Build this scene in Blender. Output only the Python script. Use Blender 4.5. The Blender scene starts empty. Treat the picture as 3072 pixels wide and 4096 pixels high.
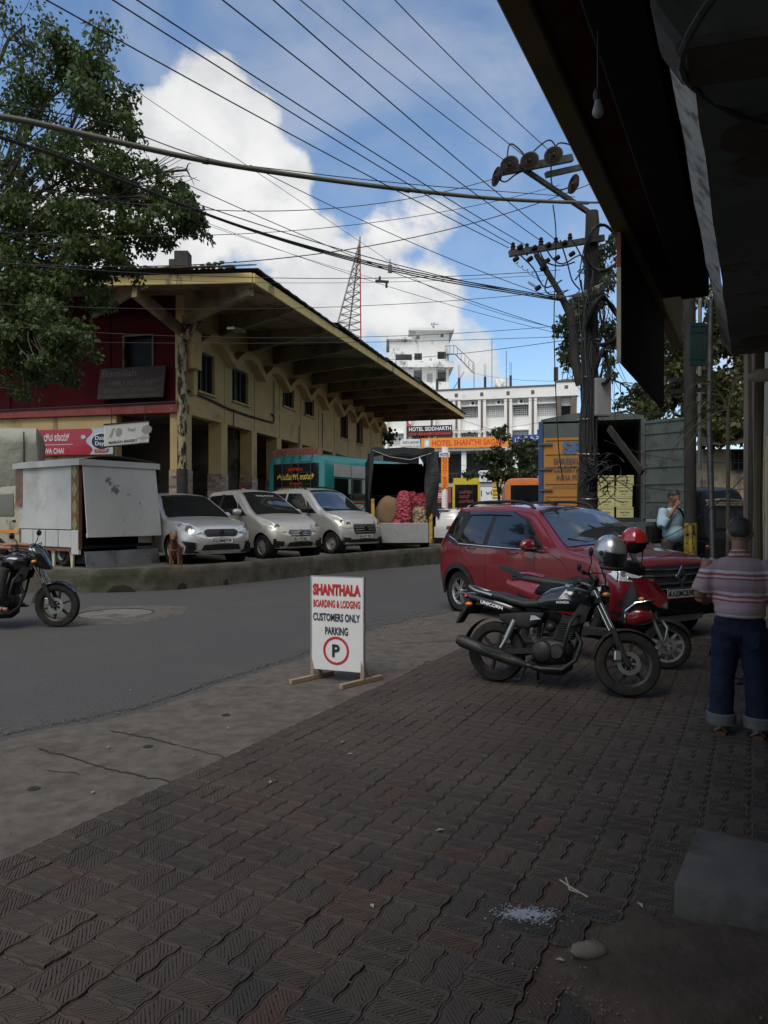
import bpy, bmesh, math, random
import numpy as np
from mathutils import Vector, Matrix, noise as mnoise
R = math.radians
sc = bpy.context.scene
col = sc.collection
random.seed(7); rng = np.random.default_rng(7)

# ---------------------------------------------------------------- camera, sky, sun, exposure
F = 720.0; H = 1.55                      # focal length in picture pixels (768 wide), eye height
cam_d = bpy.data.cameras.new('camera'); cam = bpy.data.objects.new('camera', cam_d); col.objects.link(cam)
cam_d.sensor_fit = 'VERTICAL'; cam_d.sensor_height = 36; cam_d.lens = F / 1024 * 36
cam_d.clip_end = 3000; cam_d.clip_start = 0.05
cam.location = (0, 0, H); cam.rotation_euler = (R(90), 0, 0)
sc.camera = cam
sc.view_settings.view_transform = 'Standard'; sc.view_settings.look = 'None'
sc.view_settings.gamma = 1; sc.view_settings.use_curve_mapping = False
sc.view_settings.exposure = 0.65

SUN_DIR = Vector((-0.22, -0.52, 0.82)).normalized()      # towards the sun: behind the camera, high, veiled by cloud
SUN_EL = math.asin(SUN_DIR.z); SUN_AZ = math.atan2(SUN_DIR.x, SUN_DIR.y)
world = bpy.data.worlds.new('World'); sc.world = world; world.use_nodes = True
def build_world():
    nt = world.node_tree; N = nt.nodes; L = nt.links; N.clear()
    out = N.new('ShaderNodeOutputWorld'); bg = N.new('ShaderNodeBackground'); L.new(bg.outputs[0], out.inputs[0])
    bg.inputs[1].default_value = 0.12
    sky = N.new('ShaderNodeTexSky'); sky.sky_type = 'NISHITA'; sky.sun_disc = False
    sky.sun_elevation = SUN_EL; sky.sun_rotation = SUN_AZ; sky.air_density = 1.0; sky.dust_density = 0.6; sky.ozone_density = 2.0
    tc = N.new('ShaderNodeTexCoord')
    def math_(op, a, b=None, clamp=False):
        m = N.new('ShaderNodeMath'); m.operation = op; m.use_clamp = clamp
        for i, v in enumerate((a, b)):
            if v is None: continue
            if isinstance(v, (int, float)): m.inputs[i].default_value = v
            else: L.new(v, m.inputs[i])
        return m.outputs[0]
    def noise(vec, scale, detail, rough, dist=0.0):
        n = N.new('ShaderNodeTexNoise'); n.inputs['Scale'].default_value = scale; n.inputs['Detail'].default_value = detail
        n.inputs['Roughness'].default_value = rough; n.inputs['Distortion'].default_value = dist
        L.new(vec, n.inputs['Vector']); return n.outputs['Fac']
    def maprange(v, a, b, c=0.0, d=1.0):
        m = N.new('ShaderNodeMapRange'); m.interpolation_type = 'SMOOTHSTEP'
        L.new(v, m.inputs[0]); m.inputs[1].default_value = a; m.inputs[2].default_value = b
        m.inputs[3].default_value = c; m.inputs[4].default_value = d; return m.outputs[0]
    d = tc.outputs['Generated']
    mp = N.new('ShaderNodeMapping'); mp.inputs['Scale'].default_value = (1, 1, 1.25); L.new(d, mp.inputs[0])
    n1 = noise(mp.outputs[0], 5.5, 14, 0.58, 0.15)
    nw = noise(mp.outputs[0], 2.6, 8, 0.6, 0.6)
    # banks of cumulus: direction, angular radius, weight
    def dirpx(px, py): return Vector(((px - 384) / F, 1, (512 - py) / F)).normalized()
    bk = [(214,84,4,.30),(205,115,6,.26),(150,140,5,.22),(235,160,7,.26),(285,140,4,.20),(175,205,8,.26),(250,215,6,.22),(110,240,9,.22),(40,120,14,.18),
          (385,185,6,.07),(430,200,6,.08),(350,240,5,.12),(420,260,7,.12),(315,292,6,.28),(365,318,6,.24),(440,330,6,.22),(485,345,4,.18),(600,425,7,.24),(300,205,4,.14),(270,185,4,.12),
          (190,40,7,-.2),(290,60,8,-.25),(335,105,5,-.2),(420,80,9,-.25),(505,130,7,-.18),(512,265,6,-.18),(548,330,5,-.18),(255,262,4,-.16),(480,60,8,-.2),(165,90,3,-.12),(332,165,4,-.14),(345,205,3,-.08)]
    banks = [(dirpx(a, b), r, w) for a, b, r, w in bk] + [(Vector((-1, .2, .5)).normalized(), 40, .2), (Vector((.2, -1, .8)).normalized(), 75, .3), (Vector((1, .1, .6)).normalized(), 45, .2)]  # wide banks appended here lie out of view, added to whiten the skylight
    dens = math_('MULTIPLY', n1, 1.15)
    for v, rad, amp in banks:
        vm = N.new('ShaderNodeVectorMath'); vm.operation = 'DOT_PRODUCT'; L.new(d, vm.inputs[0]); vm.inputs[1].default_value = v
        dens = math_('ADD', dens, maprange(vm.outputs['Value'], math.cos(R(rad)), math.cos(R(rad * .25)), 0, amp*.78))
    mask = maprange(dens, 0.635, 0.80)
    wisp = math_('MULTIPLY', maprange(nw, 0.42, 0.72), 0.40)
    fac = math_('MAXIMUM', mask, wisp)
    n2 = noise(mp.outputs[0], 9.0, 8, 0.6, 0.2)
    n3 = noise(mp.outputs[0], 3.0, 4, 0.5, 0.3)
    lit = math_('MULTIPLY', math_('MULTIPLY', maprange(n2, .28, .62, .35, 1), maprange(n3, .32, .60, .45, 1)), maprange(dens, .66, .88, .5, 1))
    cm = N.new('ShaderNodeMix'); cm.data_type = 'RGBA'; L.new(lit, cm.inputs[0])
    cm.inputs[6].default_value = (2.9, 3.0, 3.15, 1); cm.inputs[7].default_value = (4.9, 4.9, 4.9, 1)
    tint = N.new('ShaderNodeMix'); tint.data_type = 'RGBA'; tint.blend_type = 'MULTIPLY'; tint.inputs[0].default_value = 1
    L.new(sky.outputs[0], tint.inputs[6]); tint.inputs[7].default_value = (.80, .88, .92, 1)
    mx = N.new('ShaderNodeMix'); mx.data_type = 'RGBA'; L.new(fac, mx.inputs[0]); L.new(tint.outputs[2], mx.inputs[6]); L.new(cm.outputs[2], mx.inputs[7])
    L.new(mx.outputs[2], bg.inputs[0])
build_world()
sun_d = bpy.data.lights.new('sun', 'SUN'); sun_o = bpy.data.objects.new('sun', sun_d); col.objects.link(sun_o)
sun_d.energy = 1.5; sun_d.angle = R(38); sun_d.color = (1, .95, .87)
sun_o.rotation_euler = SUN_DIR.to_track_quat('Z', 'Y').to_euler()

# ---------------------------------------------------------------- helpers
def P(px, py, Y): return Vector(((px - 384) / F * Y, Y, H + (512 - py) / F * Y))
def G(px, py, z=0.0):
    Y = (H - z) * F / (py - 512); return Vector(((px - 384) / F * Y, Y, z))
def V(*a): return Vector(a)
class MB:
    def __init__(s): s.v = []; s.f = []
    def add(s, vs, fs):
        n = len(s.v); s.v += [tuple(v) for v in vs]; s.f += [tuple(n + i for i in f) for f in fs]; return s
    def box(s, c, d, rz=0, M=None):
        x, y, z = d[0]/2, d[1]/2, d[2]/2
        if M is None: M = Matrix.Rotation(rz, 3, 'Z') if rz else Matrix.Identity(3)
        c = Vector(c)
        vs = [c + M @ Vector((a*x, b*y, e*z)) for e in (-1, 1) for b in (-1, 1) for a in (-1, 1)]
        return s.add(vs, [(0,2,3,1),(4,5,7,6),(0,1,5,4),(2,6,7,3),(0,4,6,2),(1,3,7,5)])
    def fbox(s, o, a, b, c):           # box from corner o with edge vectors a, b, c
        o, a, b, c = map(Vector, (o, a, b, c))
        vs = [o + a*i + b*j + c*k for k in (0, 1) for j in (0, 1) for i in (0, 1)]
        fs = [(0,2,3,1),(4,5,7,6),(0,1,5,4),(2,6,7,3),(0,4,6,2),(1,3,7,5)]
        if a.cross(b).dot(c) < 0: fs = [f[::-1] for f in fs]
        return s.add(vs, fs)
    def bar(s, p, q, w, h, up=(0, 0, 1)):
        p, q = Vector(p), Vector(q); d = (q - p); L = d.length; d /= L
        up = Vector(up)
        if abs(d.dot(up)) > .98: up = Vector((1, 0, 0))
        r = d.cross(up).normalized(); u = r.cross(d)
        return s.fbox(p - r*w/2 - u*h/2, d*L, r*w, u*h)
    def tube(s, pts, r, n=8, caps=True):
        pts = [Vector(p) for p in pts]; m = len(pts)
        rs = [r]*m if isinstance(r, (int, float)) else list(r)
        t0 = (pts[1]-pts[0]).normalized(); up = Vector((0,0,1)) if abs(t0.z) < .9 else Vector((1,0,0))
        u = t0.cross(up).normalized(); vs = []; fs = []
        for i, p in enumerate(pts):
            t = (pts[min(i+1, m-1)] - pts[max(i-1, 0)]).normalized()
            u = (u - t*u.dot(t)).normalized(); w = t.cross(u)
            for k in range(n):
                a = 2*math.pi*k/n; vs.append(p + (u*math.cos(a) + w*math.sin(a))*rs[i])
        for i in range(m-1):
            for k in range(n):
                k2 = (k+1) % n; fs.append((i*n+k, i*n+k2, (i+1)*n+k2, (i+1)*n+k))
        if caps: fs.append(tuple(range(n))[::-1]); fs.append(tuple((m-1)*n+k for k in range(n)))
        return s.add(vs, fs)
    def lathe(s, prof, o=(0,0,0), axis=(0,0,1), n=24, close=False, caps=True):
        o = Vector(o); ax = Vector(axis).normalized(); t = Vector((0,0,1)) if abs(ax.z) < .9 else Vector((1,0,0))
        u = ax.cross(t).normalized(); w = ax.cross(u); vs = []; fs = []; m = len(prof)
        for r, h in prof:
            for k in range(n):
                a = 2*math.pi*k/n; vs.append(o + ax*h + (u*math.cos(a)+w*math.sin(a))*r)
        for i in range(m if close else m-1):
            j = (i+1) % m
            for k in range(n):
                k2 = (k+1) % n; fs.append((i*n+k, i*n+k2, j*n+k2, j*n+k))
        if not close and caps:
            if prof[0][0] > 1e-4: fs.append(tuple(range(n))[::-1])
            if prof[-1][0] > 1e-4: fs.append(tuple((m-1)*n+k for k in range(n)))
        return s.add(vs, fs)
    def prism(s, poly, o, a, b, d):    # polygon in plane (a,b) at o, extruded by vector d
        o, a, b, d = map(Vector, (o, a, b, d)); n = len(poly)
        lo = [o + a*x + b*y for x, y in poly]; hi = [p + d for p in lo]
        area = sum(poly[i][0]*poly[(i+1)%n][1] - poly[(i+1)%n][0]*poly[i][1] for i in range(n))
        flip = (a.cross(b).dot(d) * area) < 0
        fs = [tuple(range(n))[::-1], tuple(range(n, 2*n))] + [(i, (i+1)%n, n+(i+1)%n, n+i) for i in range(n)]
        if flip: fs = [f[::-1] for f in fs]
        return s.add(lo + hi, fs)
    def ell(s, c, r, n=14, m=9, M=None):
        c = Vector(c); vs = []; fs = []
        M = M or Matrix.Identity(3)
        for i in range(m+1):
            a = math.pi*i/m
            for k in range(n):
                b = 2*math.pi*k/n
                vs.append(c + M @ Vector((r[0]*math.sin(a)*math.cos(b), r[1]*math.sin(a)*math.sin(b), r[2]*math.cos(a))))
        for i in range(m):
            for k in range(n):
                k2 = (k+1) % n
                fs.append((i*n+k, (i+1)*n+k, (i+1)*n+k2, i*n+k2))
        return s.add(vs, fs)
    def loft(s, rings, caps=True):
        n = len(rings[0]); m = len(rings); vs = [p for r in rings for p in r]; fs = []
        for i in range(m-1):
            for k in range(n):
                k2 = (k+1) % n; fs.append((i*n+k, i*n+k2, (i+1)*n+k2, (i+1)*n+k))
        if caps: fs.append(tuple(range(n))[::-1]); fs.append(tuple((m-1)*n+k for k in range(n)))
        return s.add(vs, fs)
    def sell(s, secs, n=16, p=2.6, axis='x'):    # loft of superellipses (x, yc, zc, ry, rz)
        rings = []
        for t in secs:
            x, yc, zc, ry, rz = t[:5]; pp = t[5] if len(t) > 5 else p; ring = []
            for k in range(n):
                a = 2*math.pi*k/n; ca, sa = math.cos(a), math.sin(a)
                cy = math.copysign(abs(ca)**(2/pp), ca)*ry; cz = math.copysign(abs(sa)**(2/pp), sa)*rz
                ring.append((x, yc+cy, zc+cz) if axis == 'x' else (xz for xz in (yc+cy, zc+cz, x)))
            rings.append([tuple(q) for q in ring])
        return s.loft(rings)
    def grid(s, rows):
        n = len(rows[0]); vs = [p for r in rows for p in r]
        return s.add(vs, [(i*n+k, i*n+k+1, (i+1)*n+k+1, (i+1)*n+k) for i in range(len(rows)-1) for k in range(n-1)])
    def build(s, name, m, parent=None, smooth=0, bevel=0, world=True, segs=1, fix=False):
        me = bpy.data.meshes.new(name)
        off = parent.location if (parent is not None and world) else Vector((0,0,0))
        if parent is not None and parent.parent is not None and world: off = off + parent.parent.location
        vs = [(a-off[0], b-off[1], c-off[2]) for a, b, c in s.v] if (off.length > 0) else s.v
        me.from_pydata(vs, [], s.f)
        if bevel or fix:
            bm = bmesh.new(); bm.from_mesh(me)
            if fix: bmesh.ops.remove_doubles(bm, verts=bm.verts, dist=1e-5); bmesh.ops.recalc_face_normals(bm, faces=bm.faces)
            if bevel: bmesh.ops.bevel(bm, geom=[e for e in bm.edges if len(e.link_faces) == 2 and e.calc_face_angle(0) > .5], offset=bevel, segments=segs, profile=.6, affect='EDGES')
            bm.to_mesh(me); bm.free()
        if smooth:
            me.polygons.foreach_set('use_smooth', [True]*len(me.polygons)); me.set_sharp_from_angle(angle=R(smooth))
        if m is not None: me.materials.append(M_[m] if isinstance(m, str) else m)
        o = bpy.data.objects.new(name, me); col.objects.link(o)
        if parent is not None: o.parent = parent
        return o
def tag(o, label=None, cat=None, group=None, kind=None):
    if label: o['label'] = label
    if cat: o['category'] = cat
    if group: o['group'] = group
    if kind: o['kind'] = kind
    return o
def thing(name, label, cat, loc=(0,0,0), rz=0, group=None, sc_=1):
    o = bpy.data.objects.new(name, None); col.objects.link(o); o.location = loc; o.rotation_euler = (0, 0, rz); o.empty_display_size = .2
    if sc_ != 1: o.scale = (sc_,)*3
    return tag(o, label, cat, group)
def remesh(o, voxel=.012, smooth=6, fac=.5):
    m = o.modifiers.new('r', 'REMESH'); m.mode = 'VOXEL'; m.voxel_size = voxel; m.use_smooth_shade = True
    if smooth: k = o.modifiers.new('s', 'SMOOTH'); k.factor = fac; k.iterations = smooth
    return o
def copy_tree(o, parent=None):
    c = o.copy(); col.objects.link(c); c.parent = parent
    for ch in list(o.children): copy_tree(ch, c)
    return c

# ---------------------------------------------------------------- materials
M_ = {}
def mat(name, c1, c2=None, scale=4.0, rough=.65, metal=0.0, bump=0.0, bscale=None, coat=0.0, spec=.5, dirt=None, dscale=2.0, dlo=.5, dhi=.62,
        coord='Object', stretch=(1,1,1), detail=7, rand=0.0, emit=None, trans=0.0, rough2=None):
    m = bpy.data.materials.new(name); m.use_nodes = True; nt = m.node_tree; N = nt.nodes; L = nt.links
    b = N['Principled BSDF']; b.inputs['Roughness'].default_value = rough; b.inputs['Metallic'].default_value = metal
    b.inputs['Coat Weight'].default_value = coat; b.inputs['Coat Roughness'].default_value = .05; b.inputs['Specular IOR Level'].default_value = spec
    if trans: b.inputs['Transmission Weight'].default_value = trans
    c1 = tuple(c1) + (1,); c2 = tuple(c2) + (1,) if c2 else tuple(min(1, x*1.25) for x in c1[:3]) + (1,)
    tc = N.new('ShaderNodeTexCoord'); mp = N.new('ShaderNodeMapping'); mp.inputs['Scale'].default_value = stretch
    L.new(tc.outputs[coord], mp.inputs[0])
    def noise(s, d=detail, r=.6):
        n = N.new('ShaderNodeTexNoise'); n.inputs['Scale'].default_value = s; n.inputs['Detail'].default_value = d; n.inputs['Roughness'].default_value = r
        L.new(mp.outputs[0], n.inputs['Vector']); return n.outputs['Fac']
    def ramp(v, a, e):
        r = N.new('ShaderNodeMapRange'); r.inputs[1].default_value = a; r.inputs[2].default_value = e; L.new(v, r.inputs[0]); return r.outputs[0]
    def mix(f, a, e, bt='MIX'):
        x = N.new('ShaderNodeMix'); x.data_type = 'RGBA'; x.blend_type = bt
        if isinstance(f, float): x.inputs[0].default_value = f
        else: L.new(f, x.inputs[0])
        for i, q in ((6, a), (7, e)):
            if isinstance(q, tuple): x.inputs[i].default_value = q
            else: L.new(q, x.inputs[i])
        return x.outputs[2]
    c = mix(ramp(noise(scale), .3, .7), c1, c2)
    if rand:
        oi = N.new('ShaderNodeObjectInfo'); hs = N.new('ShaderNodeHueSaturation'); L.new(c, hs.inputs['Color'])
        r = N.new('ShaderNodeMapRange'); r.inputs[3].default_value = 1-rand; r.inputs[4].default_value = 1+rand; L.new(oi.outputs['Random'], r.inputs[0]); L.new(r.outputs[0], hs.inputs['Value']); c = hs.outputs[0]
    if dirt: c = mix(ramp(noise(dscale, 9, .66), dlo, dhi), c, tuple(dirt[:3]) + (1,))
    L.new(c, b.inputs['Base Color'])
    if rough2 is not None:
        r = N.new('ShaderNodeMapRange'); r.inputs[1].default_value = .35; r.inputs[2].default_value = .65; r.inputs[3].default_value = rough; r.inputs[4].default_value = rough2
        L.new(noise(scale*1.7), r.inputs[0]); L.new(r.outputs[0], b.inputs['Roughness'])
    if bump:
        bp = N.new('ShaderNodeBump'); bp.inputs['Strength'].default_value = 1; bp.inputs['Distance'].default_value = bump
        L.new(noise(bscale or scale*6), bp.inputs['Height']); L.new(bp.outputs[0], b.inputs['Normal'])
    if emit: b.inputs['Emission Color'].default_value = tuple(emit)+(1,); b.inputs['Emission Strength'].default_value = 1
    M_[name] = m; return m
mat('black_plastic', (.010,.010,.011), (.024,.024,.024), 8, .45, rough2=.65, spec=.35)
mat('black_gloss', (.006,.006,.008), None, 4, .18, coat=.6)
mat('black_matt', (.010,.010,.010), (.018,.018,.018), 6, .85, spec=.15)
mat('rubber', (.012,.0115,.011), (.032,.029,.026), 9, .85, spec=.25, bump=.002, bscale=60)
mat('chrome', (.7,.7,.72), (.8,.8,.8), 4, .12, 1)
mat('steel', (.35,.35,.35), (.5,.5,.48), 9, .35, .9)
mat('dark_steel', (.05,.05,.05), (.1,.1,.1), 9, .45, .7)
mat('alloy', (.4,.4,.42), (.55,.55,.55), 9, .35, .85)
mat('dusty_alloy', (.22,.21,.2), (.36,.35,.33), 9, .5, .4)
mat('glass', (.014,.017,.019), (.022,.025,.027), 2, .03, spec=1.0, coat=1.0)
mat('dark_glass', (.006,.007,.008), (.012,.012,.013), 2, .04, spec=.8, coat=.3)
mat('lamp_glass', (.5,.52,.53), (.75,.76,.76), 14, .08, .3, coat=1)
mat('lamp_old', (.42,.4,.32), (.62,.6,.5), 10, .2, .2, coat=.7)
mat('red_lamp', (.25,.005,.008), (.4,.01,.01), 8, .12, coat=1)
mat('orange_lamp', (.6,.16,.01), None, 8, .15, coat=1)
mat('plate_white', (.72,.72,.70), (.8,.8,.78), 12, .5, dirt=(.4,.37,.32), dscale=9, dlo=.6, dhi=.9)
mat('ink_black', (.01,.01,.012), (.02,.02,.02), 8, .5)
mat('ink_navy', (.012,.012,.035), (.02,.02,.05), 8, .5)
mat('ink_red', (.42,.012,.018), (.5,.02,.025), 8, .5)
mat('ink_white', (.75,.75,.75), (.8,.8,.8), 8, .5)
mat('ink_blue', (.05,.10,.22), (.07,.14,.28), 8, .5)
mat('ink_yellow', (.72,.50,.04), (.8,.58,.06), 8, .5)
mat('skin', (.20,.095,.055), (.27,.13,.08), 14, .5)
mat('hair', (.012,.011,.010), (.05,.048,.046), 40, .6, stretch=(1,1,.2))

# lettering fitted into a rectangle w x h centred at c, in the plane (r, up)
FONT = {}
def letters(s, c, r, up, w, h, m, parent, name='lettering', bold=.0, world=True, off=.003, sub=None):
    cu = bpy.data.curves.new('t', 'FONT'); cu.body = s; cu.size = 1; cu.offset = bold; cu.resolution_u = 3; cu.fill_mode = 'FRONT'; cu.extrude = 0
    to = bpy.data.objects.new('t', cu); col.objects.link(to)
    dg = bpy.context.evaluated_depsgraph_get(); me = bpy.data.meshes.new_from_object(to.evaluated_get(dg))
    bpy.data.objects.remove(to); bpy.data.curves.remove(cu)
    me.name = name
    co = np.zeros(len(me.vertices)*3); me.vertices.foreach_get('co', co); co = co.reshape(-1, 3)
    if len(co) == 0: return None
    lo = co.min(0); hi = co.max(0); sz = np.maximum(hi-lo, 1e-6); q = (co-(lo+hi)/2)/sz
    r = Vector(r).normalized(); up = Vector(up).normalized(); n = r.cross(up)
    o = parent.location if (parent is not None and world) else Vector((0,0,0))
    if parent is not None and parent.parent is not None and world: o = o + parent.parent.location
    cc = Vector(c) - o + n*off
    new = np.array(cc)[None] + q[:, :1]*w*np.array(r)[None] + q[:, 1:2]*h*np.array(up)[None]
    me.vertices.foreach_set('co', new.ravel()); me.materials.clear(); me.materials.append(M_[m] if isinstance(m, str) else m)
    ob = bpy.data.objects.new(name, me); col.objects.link(ob); ob.parent = parent
    return ob
UP = V(0,0,1)
# ================================================================= GROUND
mat('asphalt', (.046,.044,.043), (.090,.086,.083), 38, .85, bump=.005, bscale=60, spec=.3, dirt=(.085,.08,.073), dscale=.8, dlo=.5, dhi=.8)
mat('concrete_ground', (.075,.065,.054), (.13,.114,.097), 9, .9, bump=.006, bscale=28, spec=.25, dirt=(.055,.048,.042), dscale=3.1, dlo=.52, dhi=.72)
mat('lot_concrete', (.12,.11,.10), (.18,.17,.15), 1.2, .9, bump=.004, bscale=20, dirt=(.06,.055,.05), dscale=1.5)
mat('soil', (.035,.024,.016), (.075,.052,.036), 5, .95, bump=.015, bscale=22, dirt=(.09,.075,.06), dscale=14, dlo=.6, dhi=.7)
mat('median_concrete', (.06,.052,.042), (.105,.094,.077), 3, .92, bump=.012, bscale=9, dirt=(.028,.032,.014), dscale=1.6, dlo=.42, dhi=.6)
mat('crack', (.012,.010,.008), (.03,.025,.02), 8, .95)
mat('grit', (.09,.08,.07), (.16,.14,.12), 9, .9)
Wd_ = V(.457, .889, 0).normalized(); Wn = V(Wd_.y, -Wd_.x, 0)      # along the shop row / across it (to the right)
def fr(s, n, z=0): return Wd_*s + Wn*n + V(0,0,z)
NA = -2.93; NW = 0.20       # paving edge, shop wall line (distance across)
m = MB(); m.grid([[(x, y, 0) for x in (-300, -60, -20, 0, 20, 60, 300)] for y in (-60, -10, 0, 20, 60, 150, 700)])
tag(m.build('road', 'asphalt'), kind='structure')
# irregular apron of cast concrete between road and paving
edge = [(-1.9,-40),(0,736),(60,724),(139,708),(180,694),(222,680),(262,668),(296,657),(335,641),(370,627),(405,619),(437,613.5),(470,606)]
pts = [G(a, b) for a, b in edge if b > 0]
pts = [V(-5.2,-.5,0), V(-3.9,2.6,0)] + pts
dense = []
for a, b in zip(pts[:-1], pts[1:]):
    k = max(2, int((b-a).length/.10))
    for i in range(k):
        p = a.lerp(b, i/k); t = mnoise.noise(p*2.3)*.07 + mnoise.noise(p*9)*.035
        dense.append(p + V(-.87*t, .5*t, 0))
dense.append(pts[-1])
rows = []
for p in dense:
    s = p.dot(Wd_); n0 = p.dot(Wn)
    rows.append([fr(s, n0 + (NA+.03-n0)*j/6, .014 if j else -.01) for j in range(7)])
last = rows[-1]
for ds in (1.2, 3, 6, 10):
    rows.append([fr(12.4+ds, -2.9-1.6*(1-j/6)*max(0, 1-ds/8)-.02*(6-j), .014) for j in range(7)])
m = MB(); m.grid(rows); tag(m.build('apron', 'concrete_ground', smooth=40), kind='structure')
m = MB(); m.grid([[fr(s, n, .024) for n in (NA+.02, -1.5, 0, 6, 14)] for s in (-6, 0, 4, 9.6, 14, 26)])
tag(m.build('pavement_bed', 'soil'), kind='structure')
# beyond the bikes the walk is cast concrete again
m = MB(); m.grid([[fr(s, n, .034 + .004*mnoise.noise(V(s, n, 0)*2)) for n in np.linspace(NA-.3, 9, 24)] for s in np.linspace(9.0, 22, 20)])
tag(m.build('walk_slab', 'concrete_ground', smooth=40), kind='structure')
# cracks and joints in the apron
ck = MB()
def crack(pts, w, z=.0175):
    P2 = []
    for a, b in zip(pts[:-1], pts[1:]):
        a, b = Vector(a), Vector(b); k = max(2, int((b-a).length/.03))
        for i in range(k): P2.append(a.lerp(b, i/k))
    P2.append(Vector(pts[-1]))
    L_, R_ = [], []
    for i, p in enumerate(P2):
        d = (P2[min(i+1, len(P2)-1)]-P2[max(i-1, 0)]).normalized(); nn = V(-d.y, d.x, 0)
        j = mnoise.noise(p*11)*.03 + mnoise.noise(p*37)*.012; ww = w*(.45+.8*abs(mnoise.noise(p*15+V(3,3,3))))
        if i in (0, len(P2)-1): ww *= .2
        L_.append(V(p.x, p.y, z)+nn*(j+ww)); R_.append(V(p.x, p.y, z)+nn*(j-ww))
    ck.grid([L_, R_])
crack([G(110,732), G(145,740), G(180,748)], .012)
crack([G(36,748+3), G(60,757), G(120,775), G(178,786)], .012); crack([G(45,772), G(80,778)], .006)
crack([G(180,748), G(240,764)], .006)
crack([G(0,866), G(80,835), G(174,796), G(205,778), G(268,748), G(330,712), G(398,680), G(430,662)], .014)
crack([G(400,645), G(520,638)], .008); crack([G(398,636), G(450,634)], .008)
crack([G(0,736), G(139,708), G(222,680), G(296,657), G(370,627)], .010, .012)
tag(ck.build('crack', 'crack'), kind='structure')
m = MB(); q = []
for px, py in ((34,788),(148,746),(226,714.5)):
    c = G(px, py, .019); m.lathe([(.001,.0),(.030,.0),(.034,-.004)], c, n=12)
hol = m.build('drain_holes', 'crack'); tag(hol, kind='structure')
# road patch with manhole
c = G(116, 614, .0); m = MB()
ring = lambda r, z, w=0: [(c.x+math.cos(a)*r*(1+w*mnoise.noise(V(math.cos(a)*2, math.sin(a)*2, 1))), c.y+math.sin(a)*r*(1+w*mnoise.noise(V(math.cos(a)*2, math.sin(a)*2, 1))), z) for a in np.linspace(0, 2*math.pi, 41)]
m.grid([ring(.56,.011), ring(.95,.010,.35), ring(1.02,-.002,.35)])
man = thing('manhole', 'round concrete manhole patch in the asphalt before the median', 'manhole', c)
m.build('collar', 'concrete_ground', man)
m = MB(); m.lathe([(.001,.012),(.50,.012),(.53,.008)], c, n=40); m.build('cover', 'lot_concrete', man)
m = MB()
for p in dense + dense:
    for i in range(5):
        q = p+V(random.gauss(0,.07), random.gauss(0,.05), .012); s = random.uniform(.003,.011); m.ell(q, (s,s*.8,s*.6), 5, 3)
for i in range(260):
    q = G(random.gauss(425,28), random.gauss(622,5), .016); s = random.uniform(.005,.022); m.ell(q, (s,s*.8,s*.55), 5, 3)
tag(m.build('edge_rubble', 'grit'), kind='stuff', label='crumbled stones along the broken asphalt edge')
# raised parking lot and the median kerb wall that retains it
wall = [V(-16,14.1,0), V(-9.5,13.85,0)] + [G(a, b) for a, b in ((47,592.5),(90,592.6),(121,592),(170,590),(225,585),(265,581),(310,576),(370,570),(437,564))] + [V(3.4,24.0,0), V(4.2,25.6,0)]
LOT = .38
poly = [(p.x, p.y) for p in wall] + [(4.6, 30), (3.5, 62), (-70, 62), (-70, 14.2)]
m = MB(); m.prism([(x, y+.1) for x, y in poly], (0,0,.05), (1,0,0), (0,1,0), (0,0,LOT-.05))
tag(m.build('parking_lot', 'lot_concrete'), kind='structure')
# smooth the wall line
wl = []
for i in range(len(wall)-1):
    p0 = wall[max(i-1,0)]; p1 = wall[i]; p2 = wall[i+1]; p3 = wall[min(i+2, len(wall)-1)]
    k = max(3, int((p2-p1).length/.22))
    for j in range(k):
        t = j/k; wl.append(.5*((2*p1)+(p2-p0)*t+(2*p0-5*p1+4*p2-p3)*t*t+(3*p1-p0-3*p2+p3)*t**3))
wl.append(wall[-1])
rows = []
for i, p in enumerate(wl):
    d = (wl[min(i+1, len(wl)-1)]-wl[max(i-1, 0)]).normalized(); nn = V(-d.y, d.x, 0)
    h = .44 + .06*min(1, max(0, (p.x+6)/8)) + .02*mnoise.noise(p*1.1) + .012*mnoise.noise(p*5)
    j = lambda k: mnoise.noise(p*3+V(0,0,k))*.02
    rows.append([p+nn*(-.01+j(1))+V(0,0,-.02), p+nn*(.02+j(2))+V(0,0,h*.35), p+nn*(.01+j(3))+V(0,0,h*.7), p+nn*(.03+j(4))+V(0,0,h-.03), p+nn*.06+V(0,0,h),
                 p+nn*.2+V(0,0,h+j(5)*.4), p+nn*.34+V(0,0,h-.01), p+nn*.36+V(0,0,.2)])
mw = MB(); mw.grid([r[::-1] for r in rows])
med = thing('median_wall', 'low mossy concrete kerb wall between the road and the parked cars', 'wall', wall[2])
mw.build('wall_body', 'median_concrete', med, smooth=50)
m = MB()
for px, py, w in ((193,584,.11),(121,588.5,.26),(232,580,.05)):
    c = G(px, py+6); i = min(range(len(wl)), key=lambda k: (wl[k]-c).length); p = wl[i]; d = (wl[i+1]-wl[i-1]).normalized(); nn = V(-d.y, d.x, 0)
    m.prism([(-w,0),(w,0),(w*.7,.08),(w*.1,.13),(-w*.6,.10)], p-nn*.045+V(0,0,.01), d, UP, nn*.05)
m.build('drain_opening', 'crack', med)

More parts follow.
